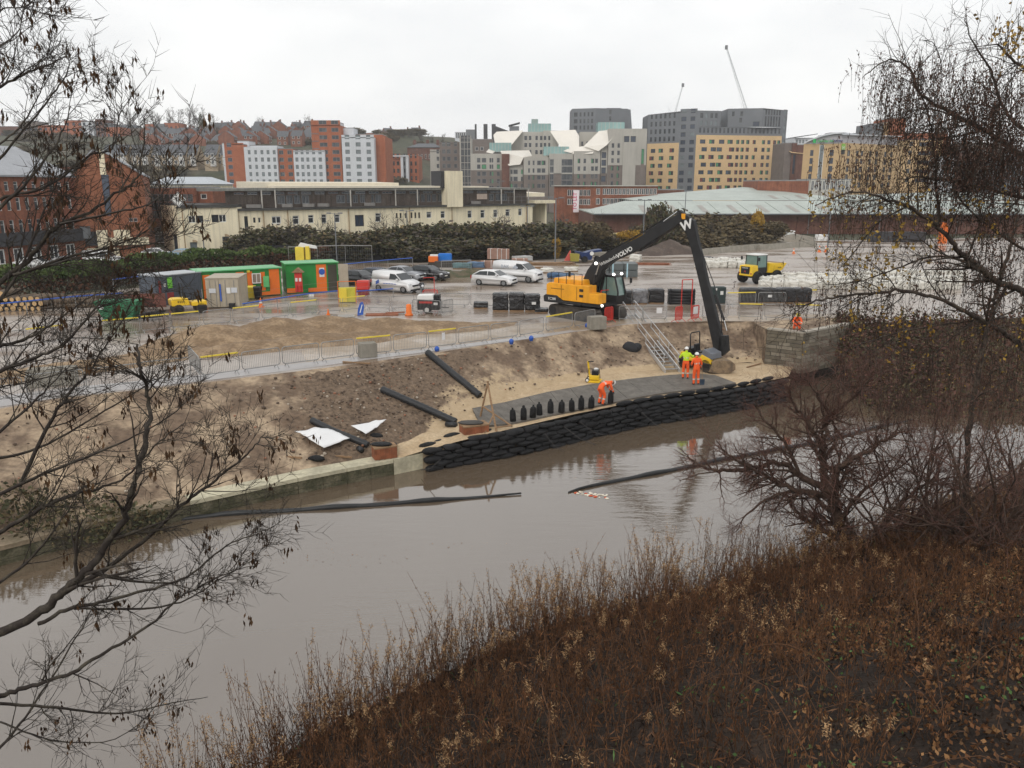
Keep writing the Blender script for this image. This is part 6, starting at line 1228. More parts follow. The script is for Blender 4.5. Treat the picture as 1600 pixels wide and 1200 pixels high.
# boom and arm: traced on the vertical plane of the boom, with their own width
BP = W3(.9, -.1, 0); bn = uy; bpx = lambda px, py: on_plane(px, py, BP, bn)
def beam(nm, side, w_, m, cen=0., w2=None):
    pts = [bpx(*q) for q in side]; w2 = w2 or w_
    a = [p - uy * (w_ / 2) + uy * cen for p in pts]; return MB().hexa(a, [p + uy * w_ for p in a]).build(nm, [m], r, world=True, bevel=.025)
beam('boom', [(902, 462), (921, 421), (934, 404), (948, 396), (1000, 371), (1050, 341), (1064, 333), (1069, 344), (1060, 352), (1004, 388), (962, 407), (944, 422), (927, 460), (915, 470)], .48, MBK)
beam('boom_foot', [(899, 468), (905, 452), (925, 448), (932, 462), (925, 476), (905, 476)], .9, MBK)
beam('cylinder_bracket', [(1001, 391), (1024, 379), (1030, 374), (1012, 376)], .34, MBK)
beam('arm', [(1059, 331), (1063, 328), (1078, 339), (1086, 345), (1091, 372), (1098, 400), (1107, 440), (1120, 490), (1130, 531), (1126, 552), (1117, 546), (1107, 500), (1094, 440), (1082, 390), (1074, 365), (1064, 352)], .34, MBK)
for k, (a, b, rr) in enumerate((((1058, 332), (1037, 349), .045), ((1037, 349), (1010, 366), .09))): MB().tube([bpx(*a) + Z * .05, bpx(*b) + Z * .12], rr, 10).build('arm_cylinder' if k else 'piston_rod', [MBK if k else CHR], r, world=True)
for cen in (-.52, .52):
    MB().tube([bpx(928, 474) + uy * cen, bpx(938, 428) + uy * cen], .10, 10).build('boom_cylinder', [MBK], r, world=True); MB().tube([bpx(938, 428) + uy * cen, bpx(944, 409) + uy * cen], .055, 8).build('piston_rod', [CHR], r, world=True)
MB().ell(bpx(936, 411) - uy * .36, (.10, .08, .10), 0, 10, 6).build('work_light', [LIT], r, world=True)
hs = MB()
for o in (-.2, -.12, .12): hs.tube([bpx(930, 440) + uy * o - ux * .3, bpx(950, 397) + uy * o + Z * .12, bpx(1000, 369) + uy * o + Z * .12, bpx(1045, 342) + uy * o + Z * .12], .025, 5)
hs.tube([bpx(1090, 380) + ux * .08, bpx(1112, 440) + ux * .10, bpx(1124, 480) + ux * .1, bpx(1128, 520)], .03, 5); hs.build('hose', [BLKP], r, world=True)
bdir = (bpx(1050, 341) - bpx(950, 397)).normalized(); bup = bdir.cross(-uy).normalized() * -1; bup = bup if bup.z > 0 else -bup
text('VOLVO', .42, FW, r, bpx(979, 394.3) - uy * .265 - B_, bdir, bup, depth=.004, bold=.012); text('Whitelocks', .33, FW, r, bpx(953.5, 407) - uy * .265 - B_, bdir, bup, depth=.004, shear=.2)
adir = (bpx(1091, 345) - bpx(1071, 352)).normalized(); aup = adir.cross(-uy); aup = aup if aup.z > 0 else -aup
text('W', .8, FW, r, bpx(1075, 352) - uy * .185 - B_, adir, aup, depth=.004, bold=.03); MB().box(bpx(1070, 338) - uy * .18, (.28, .02, .34), rz=azi).build('warning_sticker', [VY], r, world=True)
text('EC380', .26, FW, r, W3(-2.35, -1.49, 1.34) - B_, ux, Z, depth=.004); MB().box(W3(-1.9, -1.435, 2.1), (1.2, .01, .05), rz=azi).build('side_stripe', [MATS['seam_dark']], r, world=True)
MB().tube([bpx(1127, 500) + ux * .2, bpx(1131, 516) + ux * .2], .035, 8).build('piston_rod', [CHR], r, world=True); MB().tube([bpx(1112, 460) + ux * .22, bpx(1127, 500) + ux * .2], .08, 8).build('bucket_cylinder', [MBK], r, world=True)
beam('bucket_link', [(1126, 524), (1137, 524), (1139, 548), (1130, 556), (1122, 548)], .34, MBK)
SAB = mat('muddy_steel', (.24, .175, .11), col2=(.12, .09, .065), scale=2.5, var=.2, rough=.8)
bc = bpx(1125, 571) - uy * .35; bb = MB(); hw = 1.05; prof = [(-.75, .52), (-.55, .70), (.45, .68), (.75, .40), (.80, .0), (.5, -.22), (-.3, -.28), (-.95, -.12)]
bx = (ux * .75 - uy * .66).normalized(); by = V((-bx.y, bx.x, 0)); bside = lambda y: [bc + by * q[0] * 1.0 + Z * q[1] * .85 + bx * y for q in prof]
s0, s1 = bside(-hw), bside(hw); bb.poly(s0); bb.poly(s1)
for i in range(len(prof)):
    if i == 7: continue
    j = (i + 1) % 8; bb.quad(s0[i], s0[j], s1[j], s1[i])
bb.build('bucket', [SAB], r, world=True)
# ---- yellow ride-on roller on the platform below the arm, dark hood
def roller(label, loc, rz, sc, tilt_panel):
    r = thing('road_roller', label, 'roller', loc, rz, 'small yellow rollers'); s = sc
    for x in (-.75, .75):
        n = 22; d = MB()
        d.prism([(.36 * s * cos(2 * pi * k / n), .36 * s * sin(2 * pi * k / n)) for k in range(n)], (x * s, -.5 * s, .36 * s), (1, 0, 0), (0, 0, 1), (0, 1.0 * s, 0)); d.build('drum', [TRK], r)
        MB().box((x * s, -.56 * s, .40 * s), (.5 * s, .06, .22 * s)).box((x * s, .56 * s, .40 * s), (.5 * s, .06, .22 * s)).build('drum_fork', [MBK], r)
    if tilt_panel:
        MB().prism([(-1.05, .52), (-1.0, .95), (-.55, 1.02), (-.3, .70), (.25, .70), (.45, 1.0), (1.05, .82), (1.1, .5)], (0, -.5 * s, 0), (s, 0, 0), (0, 0, s), (0, 1.0 * s, 0)).build('body', [WY], r, bevel=.05)
        MB().prism([(-.9, .96), (-.7, 1.25), (-.35, 1.2), (-.25, .72)], (0, -.42 * s, 0), (s, 0, 0), (0, 0, s), (0, .84 * s, 0)).build('rear_cover', [BLKP], r, bevel=.04)
        MB().prism([(.30, .85), (.55, 1.3), (1.1, 1.12), (1.15, .78)], (0, -.48 * s, 0), (s, 0, 0), (0, 0, s), (0, .96 * s, 0)).build('hood', [mat('grey_hood', (.15, .16, .18), var=.1, rough=.35)], r, bevel=.05)
    else:
        MB().prism([(-1.15, .62), (-1.2, 1.0), (-1.0, 1.12), (-.1, 1.10), (0, .62)], (0, -.5 * s, 0), (s, 0, 0), (0, 0, s), (0, 1.0 * s, 0)).build('engine_hood', [WY], r, bevel=.06); MB().prism([(.1, .55), (.1, .82), (1.1, .85), (1.1, .55)], (0, -.5 * s, 0), (s, 0, 0), (0, 0, s), (0, 1.0 * s, 0)).build('water_tank', [WY], r, bevel=.05)
        for k in range(4): MB().box((-.75 * s + .12 * k * s, -.51 * s, .9 * s), (.05, .03, .16 * s)).build('vent', [BLKP], r)
    MB().prism([(-.25, .95), (.15, .95), (.15, 1.05), (-.12, 1.08), (-.2, 1.45), (-.3, 1.45)], (0, -.22 * s, 0), (s, 0, 0), (0, 0, s), (0, .44 * s, 0)).build('seat', [BLKP], r, bevel=.03)
    MB().tube([(.30 * s, 0, .8 * s), (.42 * s, 0, 1.2 * s)], .03, 6).build('steering_column', [BLKP], r); MB().tube([(.42 * s + .18 * s * cos(q) * .5, .18 * s * sin(q), 1.22 * s + .12 * s * cos(q)) for q in np.linspace(0, 2 * pi, 13)], .018, 5, cap=False).build('steering_wheel', [BLKP], r)
    q = [(-.35 * s, -.45 * s, .85 * s), (-.4 * s, -.45 * s, 2.0 * s), (-.4 * s, -.38 * s, 2.1 * s), (-.4 * s, .38 * s, 2.1 * s), (-.4 * s, .45 * s, 2.0 * s), (-.35 * s, .45 * s, .85 * s)]; MB().tube(q, .04, 8).build('roll_bar', [BLKP], r, smooth=True)
    MB().ell((.9 * s, .3 * s, .98 * s), (.06, .06, .06), 0, 8, 5).build('lamp', [LAMP], r)
    return r
roller('small yellow roller with a black roll bar parked beside the grey container', P(290, 492) + V((0, .7, 0)), R(35), 1.1, False)
roller('yellow roller with dark hood under the excavator arm behind two workers', P(1096, 583, ZP) + V((.1, 1.1, .02)), R(-48), 1.12, True)
# ---- wheeled dumper with cab
r = thing('site_dumper', 'yellow wheeled dumper with glazed cab and raised front skip', 'dumper', P(1190, 444) + V((.2, 1.6, 0)), R(32)); 
for x, rr in ((-1.25, .62), (1.35, .62)):
    for s_ in (-1, 1): wheel(r, (x, s_ * .95, rr), rr, .48, MBK)
MB().box((-.1, 0, .75), (3.0, .9, .4)).build('chassis', [MBK], r)
MB().prism([(-2.05, .75), (-2.0, 1.75), (-1.2, 1.8), (-1.0, .8)], (0, -.8, 0), (1, 0, 0), (0, 0, 1), (0, 1.6, 0)).build('engine_hood', [WY], r, bevel=.07)
MB().box((-2.04, 0, 1.3), (.06, 1.05, .7)).build('grille', [BLKP], r); MB().prism([(-.14, -.14), (.0, .1), (.14, -.14), (.0, -.02)], (-2.08, 0, 1.2), (0, 1, 0), (0, 0, 1), (-.01, 0, 0)).build('grille_badge', [REDP], r); text('WACKER', .18, FW, r, (-2.08, 0, 1.52), (0, -1, 0), (0, 0, 1), depth=.003)
cb = MB(); P4 = [(-1.25, .75), (.1, .75), (.1, -.75), (-1.25, -.75)]
for x, y in P4: cb.tube([(x, y, 1.1), (x * .96, y * .93, 2.72)], .06, 6)
cb.build('cab_frame', [BLKP], r); MB().box((-.57, 0, 2.76), (1.5, 1.5, .1)).build('cab_roof', [FW], r, bevel=.03); MB().box((-.57, 0, 1.25), (1.3, 1.45, .55)).build('cab_base', [BLKP], r)
g = MB()
for (a, b) in zip(P4, P4[1:] + P4[:1]): g.quad((a[0], a[1], 1.55), (b[0], b[1], 1.55), (b[0] * .96, b[1] * .93, 2.68), (a[0] * .96, a[1] * .93, 2.68))
g.build('cab_glass', [SEE], r)
for s_ in (-1, 1): MB().tube([(-1.2, s_ * .75, 2.3), (-1.4, s_ * 1.05, 2.35)], .02, 5).build('mirror_arm', [BLKP], r); MB().box((-1.42, s_ * 1.1, 2.4), (.08, .18, .34)).build('mirror', [BLKP], r); MB().ell((-2.0, s_ * .72, 1.0), (.08, .09, .09), 0, 8, 5).build('tail_lamp', [TAIL], r)
sk = [(.25, 1.0), (.35, 1.95), (2.75, 1.85), (2.2, 1.25), (1.6, .9)]; hw = 1.0
MB().hexa([V((x, -hw * (.85 if z < 1.1 else 1), z)) for x, z in sk], [V((x, hw * (.85 if z < 1.1 else 1), z)) for x, z in sk]).build('skip', [WY], r, bevel=.04); MB().box((1.35, 0, 1.9), (1.9, 1.7, .03)).build('skip_load', [M_HEAP], r); text('DUAL', .22, MBK, r, (1.7, -1.01, 1.45), (1, 0, 0), (0, 0, 1), depth=.003)
# ---- plate compactor
r = thing('plate_compactor', 'yellow walk-behind plate compactor standing on the sand behind the bending worker', 'compactor', P(929, 599, ZP) + V((0, .25, .04)), R(-15))
MB().prism([(-.42, .12), (-.35, .0), (.35, .0), (.45, .14)], (0, -.28, 0), (1, 0, 0), (0, 0, 1), (0, .56, 0)).build('base_plate', [WY], r); MB().box((.02, 0, .30), (.6, .5, .28)).build('body', [WY], r, bevel=.05); MB().box((.06, 0, .58), (.42, .42, .3)).build('engine', [BLKP], r, bevel=.05); MB().ell((.1, 0, .78), (.16, .16, .09), 0, 10, 6).build('air_filter', [FW], r)
MB().tube([(-.28, 0, .35), (-.40, 0, 1.25)], .055, 8).build('handle', [WY], r); MB().tube([(-.40, -.05, 1.22), (-.05, -.05, 1.26)], .035, 6).build('grip', [BLKP], r); MB().tube([(-.35, -.3, .3), (-.3, -.3, .85), (.35, -.3, .85), (.4, -.3, .3)], .02, 6).build('guard_bar', [BLKP], r)
for s_ in (-1, 1): wheel(r, (-.38, s_ * .24, .13), .13, .08, FW)
# ---- generator in its pen
r = thing('generator', 'white and black towed generator inside a ring of barriers', 'generator', P(670, 490) + V((0, .6, 0)), R(-4))
MB().box((0, 0, .62), (1.7, .95, .75)).build('body', [BLKP], r, bevel=.06); MB().prism([(-.85, 1.0), (-.82, 1.35), (.35, 1.38), (.4, 1.0)], (0, -.45, 0), (1, 0, 0), (0, 0, 1), (0, .9, 0)).build('canopy', [FW], r, bevel=.06); MB().box((.62, 0, 1.2), (.42, .7, .36)).build('fuel_tank', [BLKP], r, bevel=.05); MB().box((-.2, -.49, .82), (1.0, .03, .14)).build('panel', [REDP], r); MB().box((.55, -.49, .72), (.3, .03, .18)).build('notice', [FW], r)
for s_ in (-1, 1): wheel(r, (-.1, s_ * .55, .28), .28, .16, FW)
MB().tube([(.8, 0, .4), (1.5, 0, .38)], .04, 6).build('tow_bar', [MBK], r)
# ================================================================ cabins, stores and clutter in the yard
CGRY = mat('cabin_grey', (.085, .10, .125), var=.1, rough=.6, streak=.15); CGRN = mat('cabin_green', (.02, .22, .04), var=.1, rough=.5, streak=.1); CORG = mat('cabin_orange', (.72, .16, .02), var=.07, rough=.5); CBEI = mat('container_beige', (.40, .35, .27), var=.1, rough=.6, streak=.15); LGRN = mat('roof_green', (.10, .42, .16), var=.1, rough=.3); LIME = mat('sign_lime', (.16, .50, .06), var=.06, rough=.4)
class Loc:                                      # a box thing with its own x (along the front) and y (back) axes
    def __init__(s, name, label, cat, a, b, group=None):
        s.d = (b - a); s.L = s.d.length; s.r = thing(name, label, cat, a, atan2(s.d.y, s.d.x), group)
    def box(s, nm, x0, x1, y0, y1, z0, z1, m, bev=0):
        return MB().box(((x0 + x1) / 2, (y0 + y1) / 2, (z0 + z1) / 2), (x1 - x0, y1 - y0, z1 - z0)).build(nm, [m], s.r, bevel=bev)
c = Loc('site_container', 'grey steel site container with green notice and maroon stripe beside the yellow roller', 'container', P(246, 479), P(318, 470)); h = 2.35
c.box('wall', 0, c.L, 0, 2.4, .05, h, CGRY); c.box('roof', -.05, c.L + .05, -.05, 2.45, h, h + .07, mat('pale_roof_sheet', (.38, .40, .42), var=.1, rough=.35)); f = lambda px: (px - 246) / 72 * c.L
for k in range(22): c.box('rib', .1 + k * c.L / 22, .16 + k * c.L / 22, -.03, 0, .15, h - .1, CGRY)
c.box('notice', f(264), f(271), -.07, -.035, 1.35, 2.2, LIME); c.box('notice', f(258), f(261), -.06, -.035, 1.5, 1.75, FW); c.box('stripe', f(250.5), f(254), -.06, -.035, .1, 2.0, DRED); c.box('stripe', f(262), f(272), -.05, -.035, .1, 1.0, DRED)
c = Loc('storage_container', 'beige storage container end with two doors and blue strip sign between them', 'container', P(324, 482), P(376, 481)); h = 2.3
c.box('wall', 0, c.L, .06, 3.5, .05, h, CBEI); c.box('roof', -.03, c.L + .03, 0, 3.55, h, h + .06, CBEI)
for x0, x1 in ((.03, c.L * .39), (c.L * .41, c.L - .03)):
    c.box('door', x0, x1, 0, .06, .1, h - .05, CBEI, .01)
    for k in range(2): c.box('lock_bar', x0 + (x1 - x0) * (.3 + .45 * k), x0 + (x1 - x0) * (.3 + .45 * k) + .03, -.04, -.005, .15, h - .1, GALV)
c.box('strip_sign', c.L * .415, c.L * .46, -.06, -.045, .55, 1.9, BLUP); c.box('notice', c.L * .62, c.L * .74, -.05, -.03, 1.15, 1.6, FW); c.box('notice', c.L * .76, c.L * .94, -.05, -.03, 1.2, 1.6, WHT); c.box('notice', c.L * .1, c.L * .3, -.05, -.03, 1.2, 1.55, WHT); c.box('dark_box', c.L * .68, c.L * .85, -.4, -.05, 0, .4, BLKP)
def cabin(label, a, b, h, px0, px1, panels, extra, ribs=True, dep=2.6):
    c = Loc('site_cabin', label, 'cabin', a, b, 'green and orange site cabins'); f = lambda px: (px - px0) / (px1 - px0) * c.L
    c.box('wall', 0, c.L, 0, dep, .06, h, CGRN); c.box('roof', -.1, c.L + .1, -.15, dep + .1, h, h + .09, LGRN)
    for x0, x1, z0, z1, m in panels: c.box('panel', f(x0), f(x1), -.035, -.004, z0, z1, m)
    for x0, x1, z0, z1, m in extra: c.box('notice', f(x0), f(x1), -.07, -.04, z0, z1, m)
    return c, f
a, b = P(312, 470), P(441, 461)
c, f = cabin('long green and orange site cabin with a window and first aid boards', a, b, 2.35, 312, 441, [(319, 330, .1, 2.1, CORG), (370, 382, .1, 2.2, CORG), (387, 395, .7, 2.2, CORG), (408, 415, .5, 2.1, CORG), (422, 438, .1, 2.3, CORG), (395, 422, .1, .4, CORG)], [(378, 382, 1.5, 1.7, FW)])
o = link('window', win_mesh(.75, .85, 'w2'), c.r, (f(401), -.05, 1.6)); c.box('grille', f(396), f(407), -.12, -.10, 1.15, 2.02, mat('window_grille', (.25, .2, .16)))
c.box('first_aid_board', f(411), f(420), -.25, -.2, .8, 1.75, mat('board_green', (.12, .45, .16))); c.box('lamp', f(387), f(391), -.2, 0, 2.15, 2.3, YEL)
a2, b2 = P(444, 462) + V((0, 1.0, 0)), P(527, 457) + V((0, .6, 0))
c, f = cabin('green site cabin with orange corner, round blue sign and an open store', a2, b2, 2.6, 444, 527, [(444, 458, .1, .5, CORG), (478, 492, .1, .45, CORG), (492, 508.5, .1, 2.5, CORG)], [(497, 505, 1.4, 2.2, FW)])
c.box('painted_dark_opening', f(510), f(526), -.03, -.002, .1, 2.45, mat('opening_shade_paint', (.06, .055, .04))); MB().prism([(.27 * cos(2 * pi * k / 14), .27 * sin(2 * pi * k / 14)) for k in range(14)], (f(501), -.075, 1.85), (1, 0, 0), (0, 0, 1), (0, -.012, 0)).build('round_sign', [BLUP], c.r)  # flat dark panel on the wall: shade inside the open store put into its colour
for x in (f(509.5), f(526.5)): c.box('frame', x - .06, x + .06, -.06, 0, .05, 2.55, CGRN)
c.box('open_door', f(527.5), f(543), -.35, -.28, .1, 2.5, CBEI)
r = thing('fire_point', 'red fire point board with a small pitched roof and extinguishers by the green cabin', 'fire point', P(468, 461)); MB().box((0, 0, 1.1), (.62, .2, 1.7)).build('board', [REDP], r); MB().prism([(-.5, 0), (.5, 0), (0, .42)], (0, -.3, 1.98), (1, 0, 0), (0, 0, 1), (0, .6, 0)).build('pitched_roof', [TIM], r)
for x in (-.16, .16): MB().tube([(x, -.18, .35), (x, -.18, .85), (x, -.18, .92)], [.08, .08, .03], 8).build('extinguisher', [mat('extinguisher_red', (.5, .02, .02))], r); MB().box((x, -.11, 1.35), (.2, .02, .3)).build('notice', [FW], r)
def bin_(px, py, m, lb, s=1., z=0):
    r = thing('wheelie_bin', lb, 'bin', P(px, py)); b = MB(); b.hexa([(-.22, -.25, .08), (.22, -.25, .08), (.22, .2, .08), (-.22, .2, .08)], [(-.29, -.33, 1.0), (.29, -.33, 1.0), (.29, .3, 1.0), (-.29, .3, 1.0)]); b.build('body', [m], r); MB().prism([(-.36, 0), (.32, 0), (.28, .1), (-.2, .12)], (-.31, 0, 1.0), (0, 1, 0), (0, 0, 1), (.62, 0, 0)).build('lid', [m], r)
    for x in (-.2, .2): wheel(r, (x, .22, .1), .1, .05, MBK)
bin_(394, 467, YEL, 'yellow wheelie bin in front of the long green cabin'); bin_(404, 468, BLKP, 'black wheelie bin beside the yellow wheelie bin')
for px, py, m, lb, hh in ((412, 462, LIME, 'green notice board leaning by the black wheelie bin', .9), (486, 463, FW, 'small white board lying on wet tarmac before the orange corner', .25)):
    solo(MB().box((0, 0, hh / 2), (.5, .06, hh)), 'notice_board', [m], lb, 'board', P(px, py))
r = thing('cupboard', 'yellow steel cupboard with red edged doors near the small white van', 'cupboard', P(543, 473), .15)
MB().box((0, .3, .62), (1.35, .6, 1.15)).build('body', [mat('cupboard_yellow', (.50, .45, .05), var=.15)], r); MB().box((-.34, -.02, .62), (.62, .04, 1.1)).build('door', [YEL], r); MB().box((.36, -.02, .62), (.58, .04, 1.1)).build('door', [MATS['cupboard_yellow']], r)
q = MB()
for x in (-.7, .72): q.tube([(x, -.06, 0), (x, -.06, 1.75)], .03, 5)
q.tube([(-.7, -.06, 1.75), (.72, -.06, 1.75)], .03, 5); q.build('frame', [CORG], r)
r = thing('fuel_tank', 'bright red box tank standing in front of the dark parked cars', 'tank', P(567, 461)); MB().box((0, .4, .85), (1.05, .8, .75)).build('body', [REDP], r, bevel=.04); MB().box((0, .4, .25), (.9, .7, .5)).build('stand', [DRED], r)
def cone(px, py, lb, s=1.): 
    r = thing('traffic_cone', lb, 'cone', P(px, py), 0, 'traffic cones'); MB().box((0, 0, .03), (.42 * s, .42 * s, .06)).build('base', [CORG], r); MB().tube([(0, 0, .06), (0, 0, .75 * s)], [.17 * s, .03], 10).build('body', [CORG], r); MB().tube([(0, 0, .32 * s), (0, 0, .52 * s)], [.128 * s, .085 * s], 10).build('sleeve', [FW], r)
cone(408, 480, 'orange cone on wet tarmac before the long cabin'); cone(1240, 396, 'orange cone alone in front of the concrete barriers'); cone(1280, 394, 'orange cone west of a pair behind birch twigs', 1.3); cone(1290, 394, 'orange cone east of a pair behind birch twigs', 1.3); cone(513, 492, 'small cone at the foot of the soil heap near the pallet', .6)
solo(MB().tube([(0, 0, 0), (0, 0, .12), (0, 0, .14), (0, 0, .8), (0, 0, .85)], [.3, .3, .22, .19, .1], 12), 'barrel_marker', [CORG], 'fat orange barrel marker between the soil heap and the generator', 'marker', P(639, 493), smooth=True)
r = thing('water_barrier', 'blue and white shield shaped board standing behind the pallet', 'board', P(563, 493)); MB().prism([(-.22, 0), (.2, .05), (.3, .7), (.22, 1.0), (.02, .95), (-.15, .5)], (0, 0, 0), (1, 0, 0), (0, 0, 1), (0, .1, 0)).build('face', [BLUP], r); MB().prism([(-.05, .2), (.02, .2), (.2, .8), (.14, .82)], (0, -.012, 0), (1, 0, 0), (0, 0, 1), (0, .01, 0)).build('stripe', [FW], r)
def pallet(loc, rz, lb, grp='pallets in the yard', m=TIM):
    r = thing('pallet', lb, 'pallet', loc, rz, grp)
    for k in range(6): MB().box((0, -.5 + .2 * k, .13), (1.2, .13, .025)).build('slat', [m], r)
    for x in (-.5, 0, .5): MB().box((x, 0, .06), (.1, 1.1, .1)).build('bearer', [m], r)
    return r
pallet(P(541, 496), .2, 'pale grey pallet lying at the edge of the soil heap', m=mat('grey_wood', (.36, .34, .31), var=.2)); 
solo(MB().box((0, 0, .04), (2.4, .9, .08), rz=.12).box((.9, .5, .1), (1.4, .3, .06), rz=.3), 'trench_plate', [RUST], 'rusty trench plates lying behind the soil heap', 'plate', P(597, 492))
# ---- wrapped pallets, sacks and pipe stacks
def lump(w, d, h, amp, seed, fr=2.2, n=9):
    b = bmesh.new(); bmesh.ops.create_cube(b, size=1); bmesh.ops.subdivide_edges(b, edges=b.edges, cuts=n, use_grid_fill=True)
    for v in b.verts:
        p = v.co.copy(); q = V((p.x, p.y, p.z)); e = max(0, max(abs(q.x), abs(q.y)) - .38) / .12; q.z -= (.06 * e * e if q.z > .3 else 0)
        r_ = 1 - .10 * max(0, abs(p.x) + abs(p.y) - .78); v.co = V((q.x * w * r_, q.y * d * r_, (q.z + .5) * h)); nn = V((p.x, p.y, p.z * .6)).normalized()
        v.co += nn * amp * (MN.noise(V((v.co.x * fr, v.co.y * fr, v.co.z * fr * 2.2 + seed))) + .5 * MN.noise(V((v.co.x * fr * 3, v.co.y * fr * 3, v.co.z * fr * 5 + seed))))
        if p.z < -.49: v.co.z = 0
    me = bpy.data.meshes.new('lump'); b.to_mesh(me); b.free(); me.polygons.foreach_set('use_smooth', [True] * len(me.polygons)); return me
WRP = mat('black_wrap', (.010, .010, .012), var=.2, rough=.22, spec=.6, bump=.7, bscale=7); CLR = mat('clear_wrap', (.20, .20, .21), col2=(.05, .05, .055), scale=2.5, rough=.15, spec=.7, bump=.6, bscale=6); WBG = mat('white_bulk_bag', (.66, .64, .58), col2=(.50, .48, .43), scale=3, var=.15, rough=.7, bump=.5, bscale=6)
def wrapped(px, py, w, h, lb, m=WRP, label=False, d=1.0, amp=.06, grp='wrapped pallets', name='wrapped_pallet', cat='pallet', rz=0.):
    loc = P(px, py); r = thing(name, lb, cat, loc + V((0, d / 2, 0)), rz, grp); me = lump(w, d, h - .12, amp, random.random() * 50); me.materials.append(m); link('wrap', me, r, (0, 0, .12)); MB().box((0, 0, .06), (w * .95, d * .95, .11)).build('pallet', [TIM], r)
    if label: MB().box((.1, -d / 2 - .06, h * .5), (.32, .02, .2)).build('label', [FW], r)
wrapped(782, 487, 1.2, 1.38, 'tall black wrapped pallet, westmost of three behind the excavator'); wrapped(807.5, 487, 1.15, 1.4, 'tall black wrapped pallet, middle of three behind the excavator'); wrapped(832, 487, 1.15, 1.3, 'tall black wrapped pallet with a pale label next to the yellow counterweight', label=True)
wrapped(751, 483, 1.1, .5, 'low black wrapped bundle lying alone on the wet tarmac'); wrapped(846, 490, 1.0, .35, 'low black sheet bundle under the tail of the excavator')
wrapped(962, 479, .9, 1.0, 'white slumped bulk bag beside the excavator cab', WBG, amp=.14); wrapped(976, 477, 1.1, 1.15, 'black wrapped pallet just east of the white slumped bag'); wrapped(1000, 476, 1.2, 1.2, 'pallet in clear shiny wrap between two black ones', CLR); wrapped(1026, 475, 1.25, 1.2, 'black wrapped pallet next to the stacked black pipes')
for i, (px, t) in enumerate(((1172, 'west end of the row of four by the dumper'), (1200, 'with a pale label, second in the row of four by the dumper'), (1228, 'third in the row of four by the dumper'), (1254, 'east end of the row of four, near the birch'))): wrapped(px, 474.5, 1.45, 1.25, 'black wrapped pallet ' + t, label=i == 1)
wrapped(1101, 413, 2.0, .9, 'dark wrapped bundle beyond the excavator arm')
bg0 = None
def bulk(pix, lb, grp, w=1.0, h=.85):
    global bg0
    for i, (px, py) in enumerate(pix):
        o = thing('bulk_bag', lb + (', %s counted' % ORD[i] if len(pix) > 1 else ''), 'bag', P(px, py) + V((random.uniform(-.1, .1), random.uniform(-.1, .1), 0)), random.uniform(-.4, .4), grp); me = BGM[i % 4]; q = link('bag', me, o); q.scale = (w, w, h * random.uniform(.85, 1.1))
        for s_ in (-1, 1): e = link('handle', HND, o, (s_ * .25 * w, 0, .78 * h)); 
BGM = [lump(1, .95, .95, .13, 7.7 * k, 2.6, 7) for k in range(4)]
for m_ in BGM: m_.materials.append(WBG)
HND = MB().tube([(0, -.2, 0), (.02, -.1, .16), (.05, .1, .2), (0, .2, .02)], .03, 5).mesh('handle', [FW])
bulk([(1196 + 13.5 * i, 451 - 6.5 * j) for j in range(3) for i in range(10)], 'white bulk bag in the bright row behind the black pallets', 'white bulk bags by the dumper'); bulk([(1095 + 12 * i, 418 - 5 * j) for j in range(2) for i in range(7)], 'white bulk bag in the far row left of the dumper', 'white bulk bags in the far row')
bulk([(1330 + 16 * i + 5 * j, 452 - 9 * j) for j in range(3) for i in range(11)], 'white bulk bag seen through the birch twigs', 'white bulk bags behind the birch'); bulk([(993, 409)], 'lone white bulk bag on the ground beyond the excavator boom', 'lone bag', 1.3, .9)
r = thing('pipe_stack', 'stack of black pipes lying flat beyond the red gate posts', 'pipe stack', P(1067, 477) + V((0, .5, 0)))
for j in range(5):
    for k in range(3): MB().tube([(-1.05, k * .26, .13 + j * .235), (1.05, k * .26, .13 + j * .235)], .115, 9).build('pipe', [MATS['ribbed_pipe']], r, smooth=True)
for x in (-.95, .95): MB().box((x, -.16, .65), (.06, .05, 1.3)).build('strap', [BLKP], r)
r = thing('cabinet', 'dark green steel cabinet with a white notice just behind the excavator arm', 'cabinet', P(1123, 474)); MB().box((0, .4, .65), (1.1, .8, 1.3)).build('body', [mat('cabinet_green', (.03, .045, .045), var=.1)], r, bevel=.02); MB().box((.2, -.02, .85), (.24, .02, .3)).build('notice', [FW], r); MB().box((-.25, -.02, 1.15), (.1, .02, .2)).build('notice', [FW], r)
r = thing('crate_stack', 'two high stack of grey strapped crates beyond the excavator cab', 'crates', P(963, 433)); CRT = mat('grey_crate', (.10, .115, .115), var=.12, rough=.5)
for i in range(3):
    for j in range(2):
        for k in range(2): MB().box((-1.5 + 1.5 * i, .5 + 1.3 * k, .36 + .72 * j), (1.42, 1.25, .66)).build('crate', [CRT], r, bevel=.03)
for i in range(3): MB().box((-1.9 + 1.5 * i, -.14, .72), (.14, .02, 1.44)).build('strap', [mat('strap_blue', (.40, .60, .68))], r)
